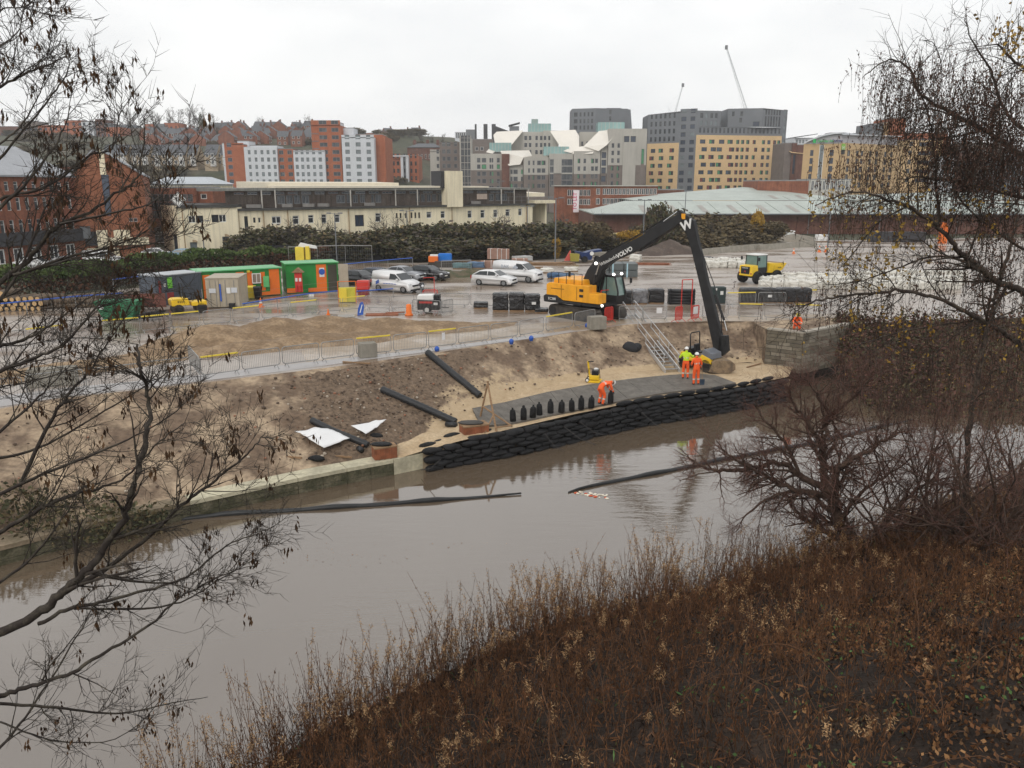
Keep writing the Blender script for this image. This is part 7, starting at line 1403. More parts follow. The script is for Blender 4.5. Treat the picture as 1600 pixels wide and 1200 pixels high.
# ---- materials store behind the parked cars
PBR = mat('pink_brick', (.36, .22, .17), var=.12, rough=.9)
for i, (px, py, w, h, d, lb) in enumerate(((773, 412, 1.7, 1.25, 1, 'taller strapped pack of pink bricks on top behind the white panel van, west one'), (788, 412, 1.2, 1.2, 1, 'strapped pack of pink bricks on top behind the white panel van, east one'), (762, 419, 1.6, .8, 1, 'low pack of pink bricks beside the white hatchback roof'), (812, 414, 1.9, .75, 1, 'low pack of pink bricks under grey rolls'), (783, 420, 1.5, .7, 1, 'low pack of pink bricks in front of the tall packs'))):
    r = thing('brick_pack', lb, 'brick pack', P(px, py) + V((0, .5, .0 if i > 1 else .55)), .1 * (i - 2), 'brick packs'); nx, nz = int(w / .23), int(h / .1)
    st_ = MB()
    for a in range(nx):
        for b in range(nz): st_.box((-w / 2 + (a + .5) * w / nx, 0, (b + .5) * h / nz), (w / nx - .015, .9 - .02 * ((a + b) % 2), h / nz - .012))
    o = st_.build('bricks', [PBR], r); o['kind'] = 'stuff'
    for x in (-.25, .25): MB().box((x * w, 0, h / 2), (.06, .94, h + .02)).build('strap', [FW], r)
solo(MB().box((0, .6, .85), (1.6, 1.2, 1.2)), 'tarpaulin_stack', [mat('tarp_blue', (.015, .17, .58), var=.12, rough=.4, bump=.4, bscale=4)], 'bright blue covered stack beside the orange machine behind the cars', 'stack', P(695, 416), bevel=.08)
solo(MB().box((0, .4, .35), (2.2, .8, .7)), 'skip_box', [mat('dark_steel', (.05, .045, .04), var=.2)], 'dark low steel box under the bright blue stack', 'box', P(694, 418))
r = thing('small_digger', 'small orange and white machine parked left of the bright blue stack', 'machine', P(677, 417)); MB().box((0, .3, .9), (1.1, .8, .7)).build('body', [CORG], r, bevel=.05); MB().box((.1, .25, 1.3), (.9, .6, .25)).build('hood', [FW], r, bevel=.03); MB().box((0, .3, .25), (1.2, 1.0, .45)).build('track', [TRK], r, bevel=.1)
for i, (px, py, w, h, m, lb) in enumerate(((722, 421, 2.2, .7, mat('teal_cover', (.10, .17, .18), var=.2), 'grey green covered pallet low in the store behind the cars'), (743, 420, 2.0, .75, mat('steel_blue_cover', (.10, .16, .25), var=.2), 'steel blue covered pallet low in the store'), (816, 409, 2.6, .7, mat('grey_wrap', (.38, .38, .37), var=.15), 'grey wrapped rolls lying on the brick packs'), (868, 436, 1.6, .6, mat('blue_cover', (.06, .12, .22), var=.3), 'dark blue covered pallet near the lamp post'), (885, 437, 1.5, .6, MATS['steel_blue_cover'], 'second blue covered pallet left of the excavator boom'), (855, 427, 1.4, .5, WBG, 'white sacks heaped behind the blue covered pallets'), (893, 425, 1.5, .5, WBG, 'cream sacks heaped just left of the excavator boom'), (907, 442, 1.3, .6, CORG, 'orange covered pallet behind the excavator engine cover'), (700, 428, .7, .3, FW, 'small white lump on the grass near the black hatchback'))):
    wrapped(px, py, w, h, lb, m, amp=.12, grp='covered pallets in the store')
r = thing('boom_lift', 'yellow machine with a white folded top behind the long cabin by the hedge', 'machine', P(425, 432) + V((0, 12, 0)), .1); MB().box((0, 0, 1.2), (1.0, 1.2, 2.0)).box((.9, 0, 1.5), (.5, .8, 1.6)).build('body', [YEL], r, bevel=.05); MB().prism([(-.2, 2.3), (.1, 2.7), (1.9, 2.3), (2.0, 2.0), (.4, 2.2)], (0, -.3, 0), (1, 0, 0), (0, 0, 1), (0, .6, 0)).build('folded_boom', [FW], r)
r = thing('skip_loader', 'blue tipping body with white round mark beyond the excavator boom', 'machine', P(922, 410), .2); MB().prism([(-1.2, .8), (-1.7, 1.2), (-1.6, 1.4), (-.6, 1.2), (0, 1.4), (1.5, 1.6), (1.5, 1.3), (.4, 1.2), (.2, .3), (-1, .3)], (0, 0, 0), (1, 0, 0), (0, 0, 1), (0, 1.4, 0)).build('body', [mat('machine_blue', (.012, .03, .11), var=.15, rough=.35)], r, bevel=.04); MB().prism([(.26 * cos(2 * pi * k / 12), .26 * sin(2 * pi * k / 12)) for k in range(12)], (.2, -.01, 1.1), (1, 0, 0), (0, 0, 1), (0, -.02, 0)).build('badge', [FW], r)
for x in (-.7, .9): wheel(r, (x, .1, .4), .4, .3, MBK)
solo(MB().prism([(-.5, 0), (.5, 0), (.25, 1.3), (.0, .9)], (0, 0, .2), (1, 0, 0), (0, 0, 1), (0, .5, 0)), 'skip_hopper', [mat('faded_red', (.55, .10, .08), var=.1)], 'faded red pointed hopper left of the blue tipping body', 'hopper', P(888, 410)); solo(MB().prism([(-.5, 0), (.5, 0), (.6, .9), (-.6, .95)], (0, 0, .2), (1, 0, 0), (0, 0, 1), (0, .7, 0)), 'skip_hopper', [mat('olive_yellow', (.28, .24, .04), var=.15)], 'olive yellow tub between red hopper and blue tipping body', 'hopper', P(898, 411)); solo(MB().box((0, 0, .7), (.55, .08, .75)), 'notice_board', [FW], 'white board leaning against the blue tipping body', 'board', P(908, 409))
def plank_pile(px, py, lb, n, ln, rz, m=TIM, t=.06, w=.2):
    r = thing('timber_pile', lb, 'timber pile', P(px, py), rz, 'timber piles'); pm = [MB().box((0, 0, 0), (ln * s, w, t)).mesh('plank', [m]) for s in (1, .9, .8)]
    for k in range(n): o = link('plank', pm[k % 3], r, (random.uniform(-.2, .2), (k % 5) * (w + .02) + random.uniform(-.03, .03), t / 2 + (k // 5) * (t + .01)), random.uniform(-.05, .05))
plank_pile(860, 414, 'brown planks piled behind the lamp post', 20, 6, .1); plank_pile(1018, 414, 'reddish planks on the ground beyond the boom tip', 15, 4.5, -.08, RUST); plank_pile(830, 420, 'short planks right of the white panel van', 12, 3, .2); plank_pile(945, 400, 'grey planks stacked right of the blue tipping body', 20, 5, .05, CONC, .12); plank_pile(735, 409, 'long brown boards behind the covered pallets', 10, 6, .05)
r = None
for i, (px, py, n, lb) in enumerate(((30, 486, 26, 'pile of sawn logs with pale ends behind twigs at the far left'), (95, 482, 18, 'pile of long dark logs left of the green skip'), (140, 474, 14, 'small pile of weathered logs nearest the green skip'))):
    r = thing('log_pile', lb, 'log pile', P(px, py), .12, 'log piles at the left')
    for k in range(n):
        rr = random.uniform(.14, .24); row = k // 8; x = -1.8 + (k % 8) * .46 + .2 * (row % 2); d = V((.15 if i == 0 else .9, 1 if i == 0 else .25, 0)).normalized(); a = V((x, 0, rr + row * .36)); q = MB(); q.tube([a, a + d * (2.2 if i == 0 else 1.6)], rr, 9, 0, cap=True); q.m[-2] = 1; q.build('log', [mat('bark', (.10, .07, .045), var=.3), mat('cut_wood', (.50, .33, .16), var=.15)], r)
r = thing('rubbish_skip', 'battered green skip with a rusty far side and black pipes beside it', 'skip', P(183, 502), .1); MB().prism([(-.9, 0), (1.0, 0), (1.5, 1.3), (-1.5, 1.3)], (0, 0, .1), (1, 0, 0), (0, 0, 1), (0, 1.5, 0)).build('body', [mat('skip_green', (.03, .15, .07), var=.25)], r, bevel=.03); MB().box((1.4, 1.9, 1.2), (2.9, .1, 1.0)).build('side_plate', [mat('rust_red', (.16, .06, .045), var=.3)], r); MB().box((-.9, -.25, 1.05), (.35, .03, .3)).build('notice', [FW], r)
q = MB()
for k in range(9): q.tube([(1.1 + .1 * k, -.3 + .12 * (k % 4), .2 + .16 * (k // 3)), (2.8 + .12 * (k % 3), .1 + .1 * k, .3 + .12 * (k // 3))], .09, 7)
q.build('black_pipes', [BLKP], r)
# ---- mesh fences with blue rails
def fence(pix, lb, hh=1.9, rail=BLUP, step=3.4):
    p = [P(*a) for a in pix]; r = thing('mesh_fence', lb, 'fence', p[0], 0, 'mesh fences with blue rails'); pts = arc_pts(p, step); mm = MB()
    for a in pts: MB().tube([a, a + V((0, 0, hh))], .035, 6).build('post', [GALV], r, world=True)
    for a, b in zip(pts, pts[1:]):
        MB().tube([a + V((0, 0, hh * .98)), b + V((0, 0, hh * .98))], .05, 6).build('top_rail', [rail], r, world=True)
        for k in range(1, 12): q = a.lerp(b, k / 12); mm.tube([q + V((0, 0, .1)), q + V((0, 0, hh))], .008, 3, cap=False)
        for z in (.15, .6, 1.1, 1.5): mm.tube([a + V((0, 0, z)), b + V((0, 0, z))], .008, 3, cap=False)
    o = mm.build('wire', [GALV], r, world=True); o['kind'] = 'stuff'
fence([(-40, 505), (60, 494), (150, 484), (246, 478)], 'mesh fence with blue rails in front of the log piles', 1.2); fence([(180, 470), (245, 460)], 'short mesh fence with a blue top rail left of the grey container', 1.8); fence([(318, 484), (376, 484)], 'low blue railed fence in front of the beige container', 1.6); fence([(380, 490), (440, 480), (500, 470), (552, 466)], 'low fence with thick blue rail on wet tarmac before the cabins', .75); fence([(556, 470), (610, 466), (640, 462)], 'low blue railed fence in front of the small white van', .8); fence([(530, 440), (580, 434), (630, 428), (676, 425)], 'mesh fence with a long blue rail along the grass behind the cars', 1.7); fence([(690, 428), (760, 425)], 'mesh fence in front of the covered pallets', 1.4, GALV); fence([(452, 414), (540, 411), (612, 412)], 'grey mesh fence by the brown hedge under the bushes', 2.2, GALV)
# ---- lamp posts
def lamp(px, top, d, lb, two=True):
    x = XD(px, d, 4); r = thing('lamp_post', lb, 'lamp post', (x, d, 0), 0, 'lamp posts'); zt = ZD(top, d); MB().tube([(0, 0, 0), (0, 0, zt)], [.09, .06], 8).build('post', [FG], r)
    for s_ in ((-1, 1) if two else (1,)): MB().tube([(0, 0, zt - .1), (s_ * .5, 0, zt)], .03, 5).build('arm', [FG], r); MB().box((s_ * .7, 0, zt), (.55, .3, .14)).build('lantern', [FG], r, bevel=.03)
for a in ((524, 333, 101, 'lamp post in front of the bushes at the middle of the derelict works'), (868, 309, 100, 'lamp post standing beside the blue covered pallets'), (1006, 312, 118, 'lamp post just left of the excavator boom top'), (636, 329, 112, 'lamp post half hidden in the dark bushes'), (824, 322, 116, 'lamp post in the bushes near the loading canopy'), (780, 283, 150, 'tall lamp post with white lanterns above the derelict roof end'), (1296, 328, 112, 'yellowish lamp post before the warehouse near the birch', False), (1070, 290, 150, 'lamp post in front of the apricot flats'), (316, 345, 104, 'thin lamp post beside the arched doors of the works', False)): lamp(*a)
# ---- concrete barrier line and stores on the right
cb = None
for k in range(15):
    f = k / 14; px, py = 1098 + 168 * f, 398 - 17 * f
    if f > .55: px, py = 1098 + 168 * f, 397 - 12 * f
    a = P(px, py); o = solo(MB().prism([(-.3, 0), (.3, 0), (.12, .8), (-.12, .8)], (-1.05, 0, 0), (0, 1, 0), (0, 0, 1), (2.1, 0, 0)), 'concrete_barrier', [CONC], 'grey concrete barrier segment below the right bushes, %s from the excavator arm' % ORD[k], 'concrete barrier', (0, 0, 0), 'concrete barrier line'); o.location = a; o.rotation_euler.z = .5
heap('dark heap of soil between excavator boom and arm under the bushes', [(1045, 396, 4.5, 2.6, 2.0), (1022, 398, 3, 2, 1.3), (1068, 396, 3, 2, 1.2)], 14, 34, 105, 119, mat('dark_heap', (.07, .05, .04), col2=(.12, .09, .07), scale=1, var=.3, bump=.5), 60)
heap('low grassy bank of spoil behind the parked cars', [(700, 432, 3.5, 1.6, .7), (740, 430, 3.5, 1.6, .75), (665, 428, 3, 1.5, .5)], -15, 0, 78, 92, mat('weedy_soil', (.055, .06, .025), col2=(.12, .09, .055), scale=1.5, var=.3, bump=.5), 60)
heap('pale heap of stony spoil in front of the bushes at right', [(1240, 376, 7, 3, 1.2), (1180, 383, 8, 3, 1.4), (1130, 387, 7, 3, 1.3)], 26, 60, 118, 145, mat('stony_spoil', (.21, .18, .14), col2=(.13, .12, .09), scale=.8, var=.25, bump=.5), 70)
solo(MB().box((0, 0, 1.2), (7.2, 2.5, 2.4)), 'store_hut', [mat('faded_yellow', (.50, .42, .22), var=.15, streak=.2)], 'faded yellow container half sunk in the bushes behind the excavator boom', 'container', (XD(960, 122), 122, 0))
wrapped(1233, 372, 2.2, 1.3, 'white tank shaped bundle on the bank in front of the warehouse', FW, amp=.15, grp='white bundles by the warehouse'); wrapped(1285, 378, 2.0, 1.2, 'white bundle before the warehouse behind birch leaves', FW, amp=.15, grp='white bundles by the warehouse')
solo(MB().box((0, 0, .9), (9, 2, 1.6)), 'parked_trailer', [FK], 'long dark trailer in front of the warehouse behind the birch', 'trailer', P(1400, 378)); solo(MB().box((0, 0, 1.1), (1.1, .8, 2.2)).prism([(-.5, 2.2), (.6, 2.2), (.2, 3.3), (-.3, 3.4)], (0, -.3, 0), (1, 0, 0), (0, 0, 1), (0, .6, 0)), 'orange_machine', [CORG], 'orange machine seen through the birch in front of the warehouse', 'machine', P(1472, 380))
# ================================================================ vegetation
BARK = mat('dark_bark', (.035, .026, .02), col2=(.075, .06, .045), scale=6, var=.3, rough=.9)
def leafm(n, c, c2, isl=.45): return mat(n, c, col2=c2, c2pos=(.35, .65), scale=.5, var=.2, rough=.8, island=isl, spec=.2)
DKG = leafm('leaf_dark_green', (.042, .047, .023), (.088, .084, .042)); OLV = leafm('leaf_olive', (.082, .066, .034), (.13, .098, .052)); YLW = leafm('leaf_yellow', (.28, .16, .02), (.40, .25, .04), .3); HED = leafm('leaf_hedge', (.05, .085, .02), (.08, .11, .03)); RUS = leafm('leaf_rust', (.075, .032, .018), (.12, .055, .03)); TWG = leafm('far_twigs', (.06, .05, .042), (.10, .085, .075), .3)
def crown_pts(n, lobes):
    w_ = np.array([l[3] * l[4] * l[5] for l in lobes]) ** .8; k = rng.choice(len(lobes), n, p=w_ / w_.sum()); d = rng.normal(size=(n, 3)); d /= np.linalg.norm(d, axis=1)[:, None]
    L_ = np.array(lobes)[k]; return L_[:, :3] + d * L_[:, 3:6] * (rng.random((n, 1)) ** .30) * (.88 + .3 * rng.random((n, 1)))
def shrub_mesh(seed, n=3200, h=5., w=4.5, s=.19):
    lobes = [(0, 0, h * .45, w * .45, w * .4, h * .45)] + [(w * .5 * cos(a) * random.uniform(.4, .9), w * .45 * sin(a), h * random.uniform(.3, .72), w * random.uniform(.18, .34), w * .25, h * random.uniform(.14, .27)) for a in np.linspace(0, 6.2, 9)]
    c = crown_pts(n, lobes); c = c[c[:, 2] > -.1]; v, f = quads_np(c, s * (.5 + rng.random(len(c))), aspect=.7); return np_mesh('crown', v, f, [DKG, OLV, TWG], rng.choice(3, len(f), p=[.55, .28, .17]))
def twiggy(nm, p, d, ln, r, lv, out, tips=None, up=.1, k=5, spread=.75, dens=(0, 5, 6, 7), jit=.16, fall=.55):
    pts, rad = [np.array(p, float)], [r]; d = np.array(d, float); d /= np.linalg.norm(d)
    for i in range(k - 1):
        d = d + rng.normal(size=3) * jit + np.array([0, 0, up]); d /= np.linalg.norm(d); pts.append(pts[-1] + d * ln / (k - 1)); rad.append(r * (1 - .68 * (i + 1) / (k - 1)))
    out.append((pts, rad))
    if lv <= 0:
        if tips is not None: tips.append(pts[-1])
        return
    for _ in range(dens[lv]):
        t = rng.random() ** .8 * (k - 1.01); i = int(t); q = pts[i] + (pts[i + 1] - pts[i]) * (t - i); dd = (pts[i + 1] - pts[i]); dd /= np.linalg.norm(dd) + 1e-9
        e = rng.normal(size=3); e -= dd * e.dot(dd); e /= np.linalg.norm(e) + 1e-9
        twiggy(nm, q, dd * (1 - spread * .5) + e * spread, ln * fall * (.6 + .6 * rng.random()), max(rad[i] * .55, .0025), lv - 1, out, tips, up, max(3, k - 1), spread, dens, jit, fall)
def bare_mesh():
    o = []; [twiggy('', (0, 0, 0), (random.uniform(-.2, .2), random.uniform(-.2, .2), 1), 6, .22, 3, o, up=.04, dens=(0, 5, 6, 6), spread=.6) for _ in range(2)]
    o = [(p, np.maximum(np.array(r), .03)) for p, r in o]; v, f = tubes_np(o); return np_mesh('trunk', v, f, TWG)
BT = [bare_mesh() for _ in range(3)]
SH = [shrub_mesh(i) for i in range(5)]; TRK_M = MB().tube([(0, 0, -.3), (.1, 0, 1.5), (.05, .1, 2.6)], [.16, .12, .06], 7).mesh('trunk', [BARK])
def shrub(px, py, d, hpx, wpx, m, lb, grp='bushes behind the yard', base=None, nm='bush'):
    z = base if base is not None else 0; h = hpx * (.9 if grp[0] == 'b' else 1) / FPX * d; w_ = wpx / FPX * d; r = thing(nm, lb, 'bush', (XD(px, d, z), d, z), random.uniform(0, .6), grp)
    me = SH[random.randrange(5)]
    if m is not DKG:
        k = (me.name, m.name)
        if k not in MATS: me = me.copy(); me.materials.clear(); me.materials.append(m); MATS[k] = me
        me = MATS[k]
    o = link('crown', me, r); o.scale = (w_ / 4.5, w_ / 4.5 * .8, h / 5); link('trunk', TRK_M, r)
bl = [(385, 106, 46, 70), (425, 106, 62, 70), (470, 108, 60, 80), (520, 106, 58, 75), (560, 104, 52, 70), (600, 106, 58, 70), (645, 108, 62, 80), (690, 108, 66, 85), (735, 110, 64, 80), (780, 111, 62, 80), (825, 113, 58, 80), (870, 115, 60, 80), (915, 118, 56, 80), (1060, 126, 70, 90), (1110, 128, 62, 90), (1150, 130, 58, 80), (1195, 133, 44, 70), (640, 104, 46, 90), (700, 104, 44, 100), (760, 106, 42, 90), (840, 108, 40, 90), (960, 120, 30, 80), (1010, 122, 50, 70), (1085, 122, 42, 100), (1160, 127, 36, 80), (480, 103, 34, 80), (410, 103, 30, 60)]
DIRN = ['at the west end below the arched doors', 'right of the arched doors', 'left of the middle lamp post', 'below the middle lamp post', 'right of the middle lamp post', 'below the works double door', 'tall and dark', 'below the small slit windows', 'tall, below the cream tower', 'right of the cream tower', 'below the east windows', 'next to the loading canopy', 'beside the tall post of the store', 'behind the faded yellow container', 'right of the excavator boom top', 'below the warehouse wall', 'near the stony spoil', 'at the east end below the warehouse', 'low, in front of the dark bush', 'low, behind the blue covered stack', 'low, behind the brick packs', 'low, behind the lamp post', 'low, in front of the yellow container', 'olive, under the boom', 'low, right of the dark soil heap', 'low, above the concrete barriers', 'low, above the brown hedge', 'low, near the dark board fence']
for i, (px, d, hp, wp) in enumerate(bl): shrub(px, 0, d, hp, wp, OLV if i in (12, 14, 15, 16, 22, 24, 23) else DKG, 'dense bush ' + DIRN[i])
for px, d, hp, wp, lb in ((803, 104, 30, 22, 'small yellow birch bush among the dark bushes'), (870, 106, 34, 14, 'narrow yellow bush beside the lamp post of the store'), (432, 107, 52, 34, 'yellowish bush against the west of the derelict works'), (630, 111, 50, 26, 'orange tinted bush below the slit windows'), (985, 119, 36, 46, 'yellow bush against the faded yellow container'), (1180, 128, 62, 22, 'thin yellow tree before the warehouse roof'), (590, 280, 40, 30, 'dark evergreen tree before the tall tower block'), (1030, 120, 80, 50, 'tall dark bush rising over the pale warehouse roof')): shrub(px, 0, d, hp, wp, DKG if 'dark' in lb else YLW, lb, 'trees by the works', nm='tree')
for i in range(16): d = 103 + 1.2 * i + 4 * random.random(); px = 400 + 48 * i + random.uniform(-12, 12); r = thing('bare_sapling', 'leafless sapling standing up out of the dark bushes, %s from the west' % ORD[i], 'tree', (XD(px, d, 2), d, 0), i, 'saplings among the bushes'); o = link('trunk', BT[i % 3], r); s = random.uniform(.40, .62); o.scale = (s, s, s)
hd = [P(*q) for q in ((-160, 478), (0, 468), (140, 456), (250, 436), (330, 424), (430, 415), (520, 409))]; hv = []
for a, b in zip(hd, hd[1:]):
    n = int((b - a).length * 420); t = rng.random((n, 1)); p = np.array(a)[None] * (1 - t) + np.array(b)[None] * t; n_ = np.array([-(b - a).y, (b - a).x, 0]) / (b - a).length; hgt = 2.5 - 1.0 * smst(a.x, -40, -25)
    hv.append(p + n_ * (rng.random((n, 1)) * 1.7) + np.array([0, 0, 1.]) * (rng.random((n, 1)) ** .7 * (hgt + .3 * np.sin(t * 9))))
hv = np.concatenate(hv); v, f = quads_np(hv, .10 + .12 * rng.random(len(hv)), aspect=.7)
r = thing('hedge', 'long clipped hedge, green on top and rusty brown below, along the back of the yard', 'hedge', hd[0]); top = hv[:, 2] > 1.15 + .5 * rng.random(len(hv)); link('foliage', np_mesh('foliage', v - np.array(hd[0])[None], f, [RUS, HED, DKG], np.where(top & (hv[:, 0] < -26), 1, np.where(rng.random(len(hv)) < .25, 2, 0))), r)
MB().prism([(0, 0), (19, 0), (19, 1.9), (0, 1.9)], (XD(362, 104), 104.5, 0), (1, 0, 0), (0, 0, 1), (0, .1, 0)).build('dark_board_fence', [FK]); tag(bpy.data.objects['dark_board_fence'], 'dark board fence in front of the arched doors of the works', 'fence')
# hill: scrub under the houses, ridge trees and conifer
for i, px in enumerate(list(range(-20, 180, 26)) + [186, 200, 213, 226, 240, 252, 266, 282, 296, 306, 336, 352, 410, 424, 468, 480, 630, 642, 676, 690, 655]):
    d = 500 if px < 500 else 470; py = 206 if px < 340 else 212 if px < 500 else 232; z = ZD(py, d) ; r = thing('bare_tree', 'leafless grey tree on the skyline ridge, %s from the west' % ORD[i], 'tree', (XD(px, d, z), d, z), random.uniform(0, 6), 'bare trees on the ridge'); s = random.uniform(.9, 1.35) * (1.25 if 180 < px < 310 else .9); o = link('trunk', BT[i % 3], r); o.scale = (s, s, s)
cm = crown_pts(900, [(0, 0, 2 + 1.2 * k, 2.6 - .28 * k, 2.6 - .28 * k, .9) for k in range(9)]); v, f = quads_np(cm, .5, aspect=.5); r = thing('conifer', 'single dark pointed conifer standing on the ridge', 'tree', (XD(316, 500, 38), 500, ZD(209, 500))); link('crown', np_mesh('crown', v, f, DKG), r); o = link('trunk', TRK_M, r); o.scale = (2, 2, 1)
for k in range(120):
    px = random.uniform(150, 352) if k < 46 else random.uniform(-60, 660); d = random.uniform(296, 312) if k < 46 else random.choice([random.uniform(325, 470), random.uniform(470, 500)]); x = XD(px, d, 20); z = hz(x, d); s_ = random.uniform(13, 24) if k < 46 else random.uniform(9, 18)
    shrub(px, 0, d, s_ * 300 / d * (1 if k < 46 else 1.2), s_ * 1.7, OLV if k % 3 else DKG, 'dark scrubby tree clump on the hillside between the rows of houses', 'scrub on the hillside', z - .6, 'scrub_tree')
r = thing('bare_tree', 'big bare brownish tree in front of the apricot flats', 'tree', (XD(1165, 200, 5), 200, 0), 1, 'bare trees by the warehouse'); o = link('trunk', BT[0], r); o.scale = (1.0, 1.0, 1.05)
# ---- far bank on the right: bramble slope; dark bush at the water on the left
def stuff_quads(nm, c, s, ms, mi, asp=.6, droop=None): v, f = quads_np(c, s, aspect=asp, droop=droop); return tag(link(nm, np_mesh(nm, v, f, ms, mi)), kind='stuff')
ev_ = np.array(ev).reshape(261, 47, 3); k = rng.integers(217, 259, 26000); j = rng.integers(0, 47, 26000); c = ev_[k, j] + rng.normal(size=(26000, 3)) * .25 + np.array([0, 0, .7]) * (rng.random((26000, 1)) ** 1.5); mi_ = rng.choice(4, 26000, p=[.56, .15, .27, .02]); stuff_quads('brambles', c, .07 + .10 * rng.random(26000), [leafm('bramble_purple', (.07, .036, .03), (.125, .062, .045)), DKG, OLV, YLW], mi_)
r = thing('waterside_bush', 'dark bush overhanging the river at the left end of the old wall', 'bush', P(110, 850, ZW)); c = crown_pts(7500, [(0, .5, .7, 2.4, 1.3, 1.0), (-2.4, .2, .9, 2.0, 1.4, 1.2), (-4.6, -.7, 1.0, 2.4, 1.4, 1.2), (2.0, 1.1, .4, 1.2, .9, .7), (-7, -2, 1, 2.4, 1.4, 1.2)]); v, f = quads_np(c, .06 + .07 * rng.random(len(c))); link('crown', np_mesh('crown', v, f, [DKG, OLV], rng.integers(0, 2, len(f))), r)
# ---- dead willowherb, grass plumes and leaf litter on the near bank
DST = leafm('dead_stem', (.07, .036, .02), (.14, .072, .038), .4); DLF = leafm('dead_leaf', (.10, .042, .018), (.19, .09, .04), .5); PLM = leafm('dry_plume', (.26, .155, .075), (.36, .23, .12), .35); LIT_ = leafm('leaf_litter', (.14, .07, .03), (.26, .14, .06), .5); GRN = leafm('bramble_green', (.05, .10, .03), (.09, .15, .05), .35); DTW = leafm('dark_tangle', (.018, .011, .008), (.038, .023, .015), .4)
gx, gy = np.meshgrid(np.linspace(-15, 40, 56), np.linspace(4, 42, 39)); GZ = np.array([[nbz(x, y) for x in gx[0]] for y in gy[:, 0]]); GD = np.array([[shore_d(x, y) for x in gx[0]] for y in gy[:, 0]])
def gs(G, x, y):
    i = np.clip((x + 15), 0, 54.99); j = np.clip((y - 4), 0, 37.99); a, b = i.astype(int), j.astype(int); u, w_ = i - a, j - b
    return (G[b, a] * (1 - u) + G[b, a + 1] * u) * (1 - w_) + (G[b + 1, a] * (1 - u) + G[b + 1, a + 1] * u) * w_
def scatter(n, dlo, dhi, bias=1.):
    x = rng.uniform(-12, 36, n * 6); y = rng.uniform(5, 40, n * 6); d = gs(GD, x, y); ok = (d > dlo) & (d < dhi) & (abs(x) < y * .78 + 2.5); ok &= rng.random(n * 6) < np.exp(-np.maximum(d, 0) / 9 * bias); x, y, d = x[ok][:n], y[ok][:n], d[ok][:n]; return x, y, d, gs(GZ, x, y)
x, y, d, z = scatter(12500, -.4, 12.5, 1.1); stems, lv, pv, ls = [], [], [], []
for i in range(len(x)):
    fr = smst(3.2 - d[i], 0, 3.2); cl = fbm(x[i], y[i], .8); far = 1 - .45 * smst(x[i], 6, 15); h = max(.35, (.5 + .35 * rng.random() + (2.0 * rng.random() ** 1.2 + 1.4 * cl) * (.28 + .72 * fr) + .45 * cl) * far); le = rng.normal(size=2) * .16 * h; k_ = 5; s = np.linspace(0, 1, k_)[:, None]
    if cl < -.10 - .1 * fr and rng.random() < .72: continue
    arc = (rng.random() < .25) * rng.normal(size=2) * .35
    p = np.array([x[i], y[i], z[i] - .05]) + np.concatenate([s * le + s ** 3 * arc, s * h * (1 - .12 * s)], 1); stems.append((p, np.linspace(.008, .0035, k_)))
    m = int(12 + 16 * rng.random()); t = .18 + .78 * rng.random(m); q = np.stack([np.interp(t, s[:, 0], p[:, c_]) for c_ in range(3)], 1) + rng.normal(size=(m, 3)) * .032; lv.append(q)
    if rng.random() < (.05 + .30 * fr) * (1 + 4 * fbm(x[i] + 40, y[i], .45)) + .015: m = int(34 + 26 * rng.random()); t = 1 - .30 * rng.random(m); pv.append(np.stack([np.interp(t, s[:, 0], p[:, c_]) for c_ in range(3)], 1) + rng.normal(size=(m, 3)) * .036)
xa, ya, da, za = scatter(420, .3, 13, .3)
for i in range(len(xa)):
    s = np.linspace(0, 1, 8)[:, None]; th = rng.random() * 6.28; L_ = .8 + 1.6 * rng.random(); hh = .4 + .9 * rng.random(); p = np.array([xa[i], ya[i], za[i]]) + np.concatenate([s * L_ * cos(th), s * L_ * sin(th), np.sin(s * pi * .93) * hh + .03], 1) + rng.normal(size=(8, 3)) * .02; stems.append((p, np.linspace(.009, .004, 8)))
v1, f1 = tubes_np(stems); lv = np.concatenate(lv); pv = np.concatenate(pv); v2, f2 = quads_np(lv, .022 + .03 * rng.random(len(lv)), aspect=.2, droop=.72); v3, f3 = quads_np(pv, .02 + .02 * rng.random(len(pv)), aspect=.28)
tag(link('dead_weeds', np_mesh('dead_weeds', np.concatenate([v1, v2, v3]), np.concatenate([f1, f2 + len(v1), f3 + len(v1) + len(v2)]), [DST, DLF, PLM], np.concatenate([np.zeros(len(f1)), np.ones(len(f2)), np.full(len(f3), 2)]).astype(int))), kind='stuff')
x, y, d, z = scatter(60000, -.1, 15, .5); c = np.stack([x, y, z + .42 * rng.random(len(x)) ** 1.3 * np.clip(1.25 - d / 13, .15, 1)], 1); stuff_quads('undergrowth', c, .04 + .10 * rng.random(len(c)), [DTW, DLF, DST, GRN], rng.choice(4, len(c), p=[.60, .20, .185, .015]), .13)
x, y, d, z = scatter(45000, 6.5, 17, 0); ok = (x > 4.0 + rng.random(len(x)) * 3) & (np.array([fbm(a + 5, b, .5) for a, b in zip(x,  y)]) > -.14); c = np.stack([x, y, z + .05 + .10 * rng.random(len(x))], 1)[ok]; stuff_quads('leaf_litter', c, .025 + .035 * rng.random(len(c)), [LIT_, DLF, DTW], rng.choice(3, len(c), p=[.34, .36, .30]), .7)
x, y, d, z = scatter(9000, 8, 17, 0); ok = (x > 2.5) & (np.array([fbm(a, b, .7) for a, b in zip(x, y)]) > .06); c = np.stack([x, y, z + .12 + .3 * rng.random(len(x))], 1)[ok]; stuff_quads('green_brambles', c, .018 + .024 * rng.random(len(c)), [GRN, DKG], rng.choice(2, len(c), p=[.5, .5]), .75)
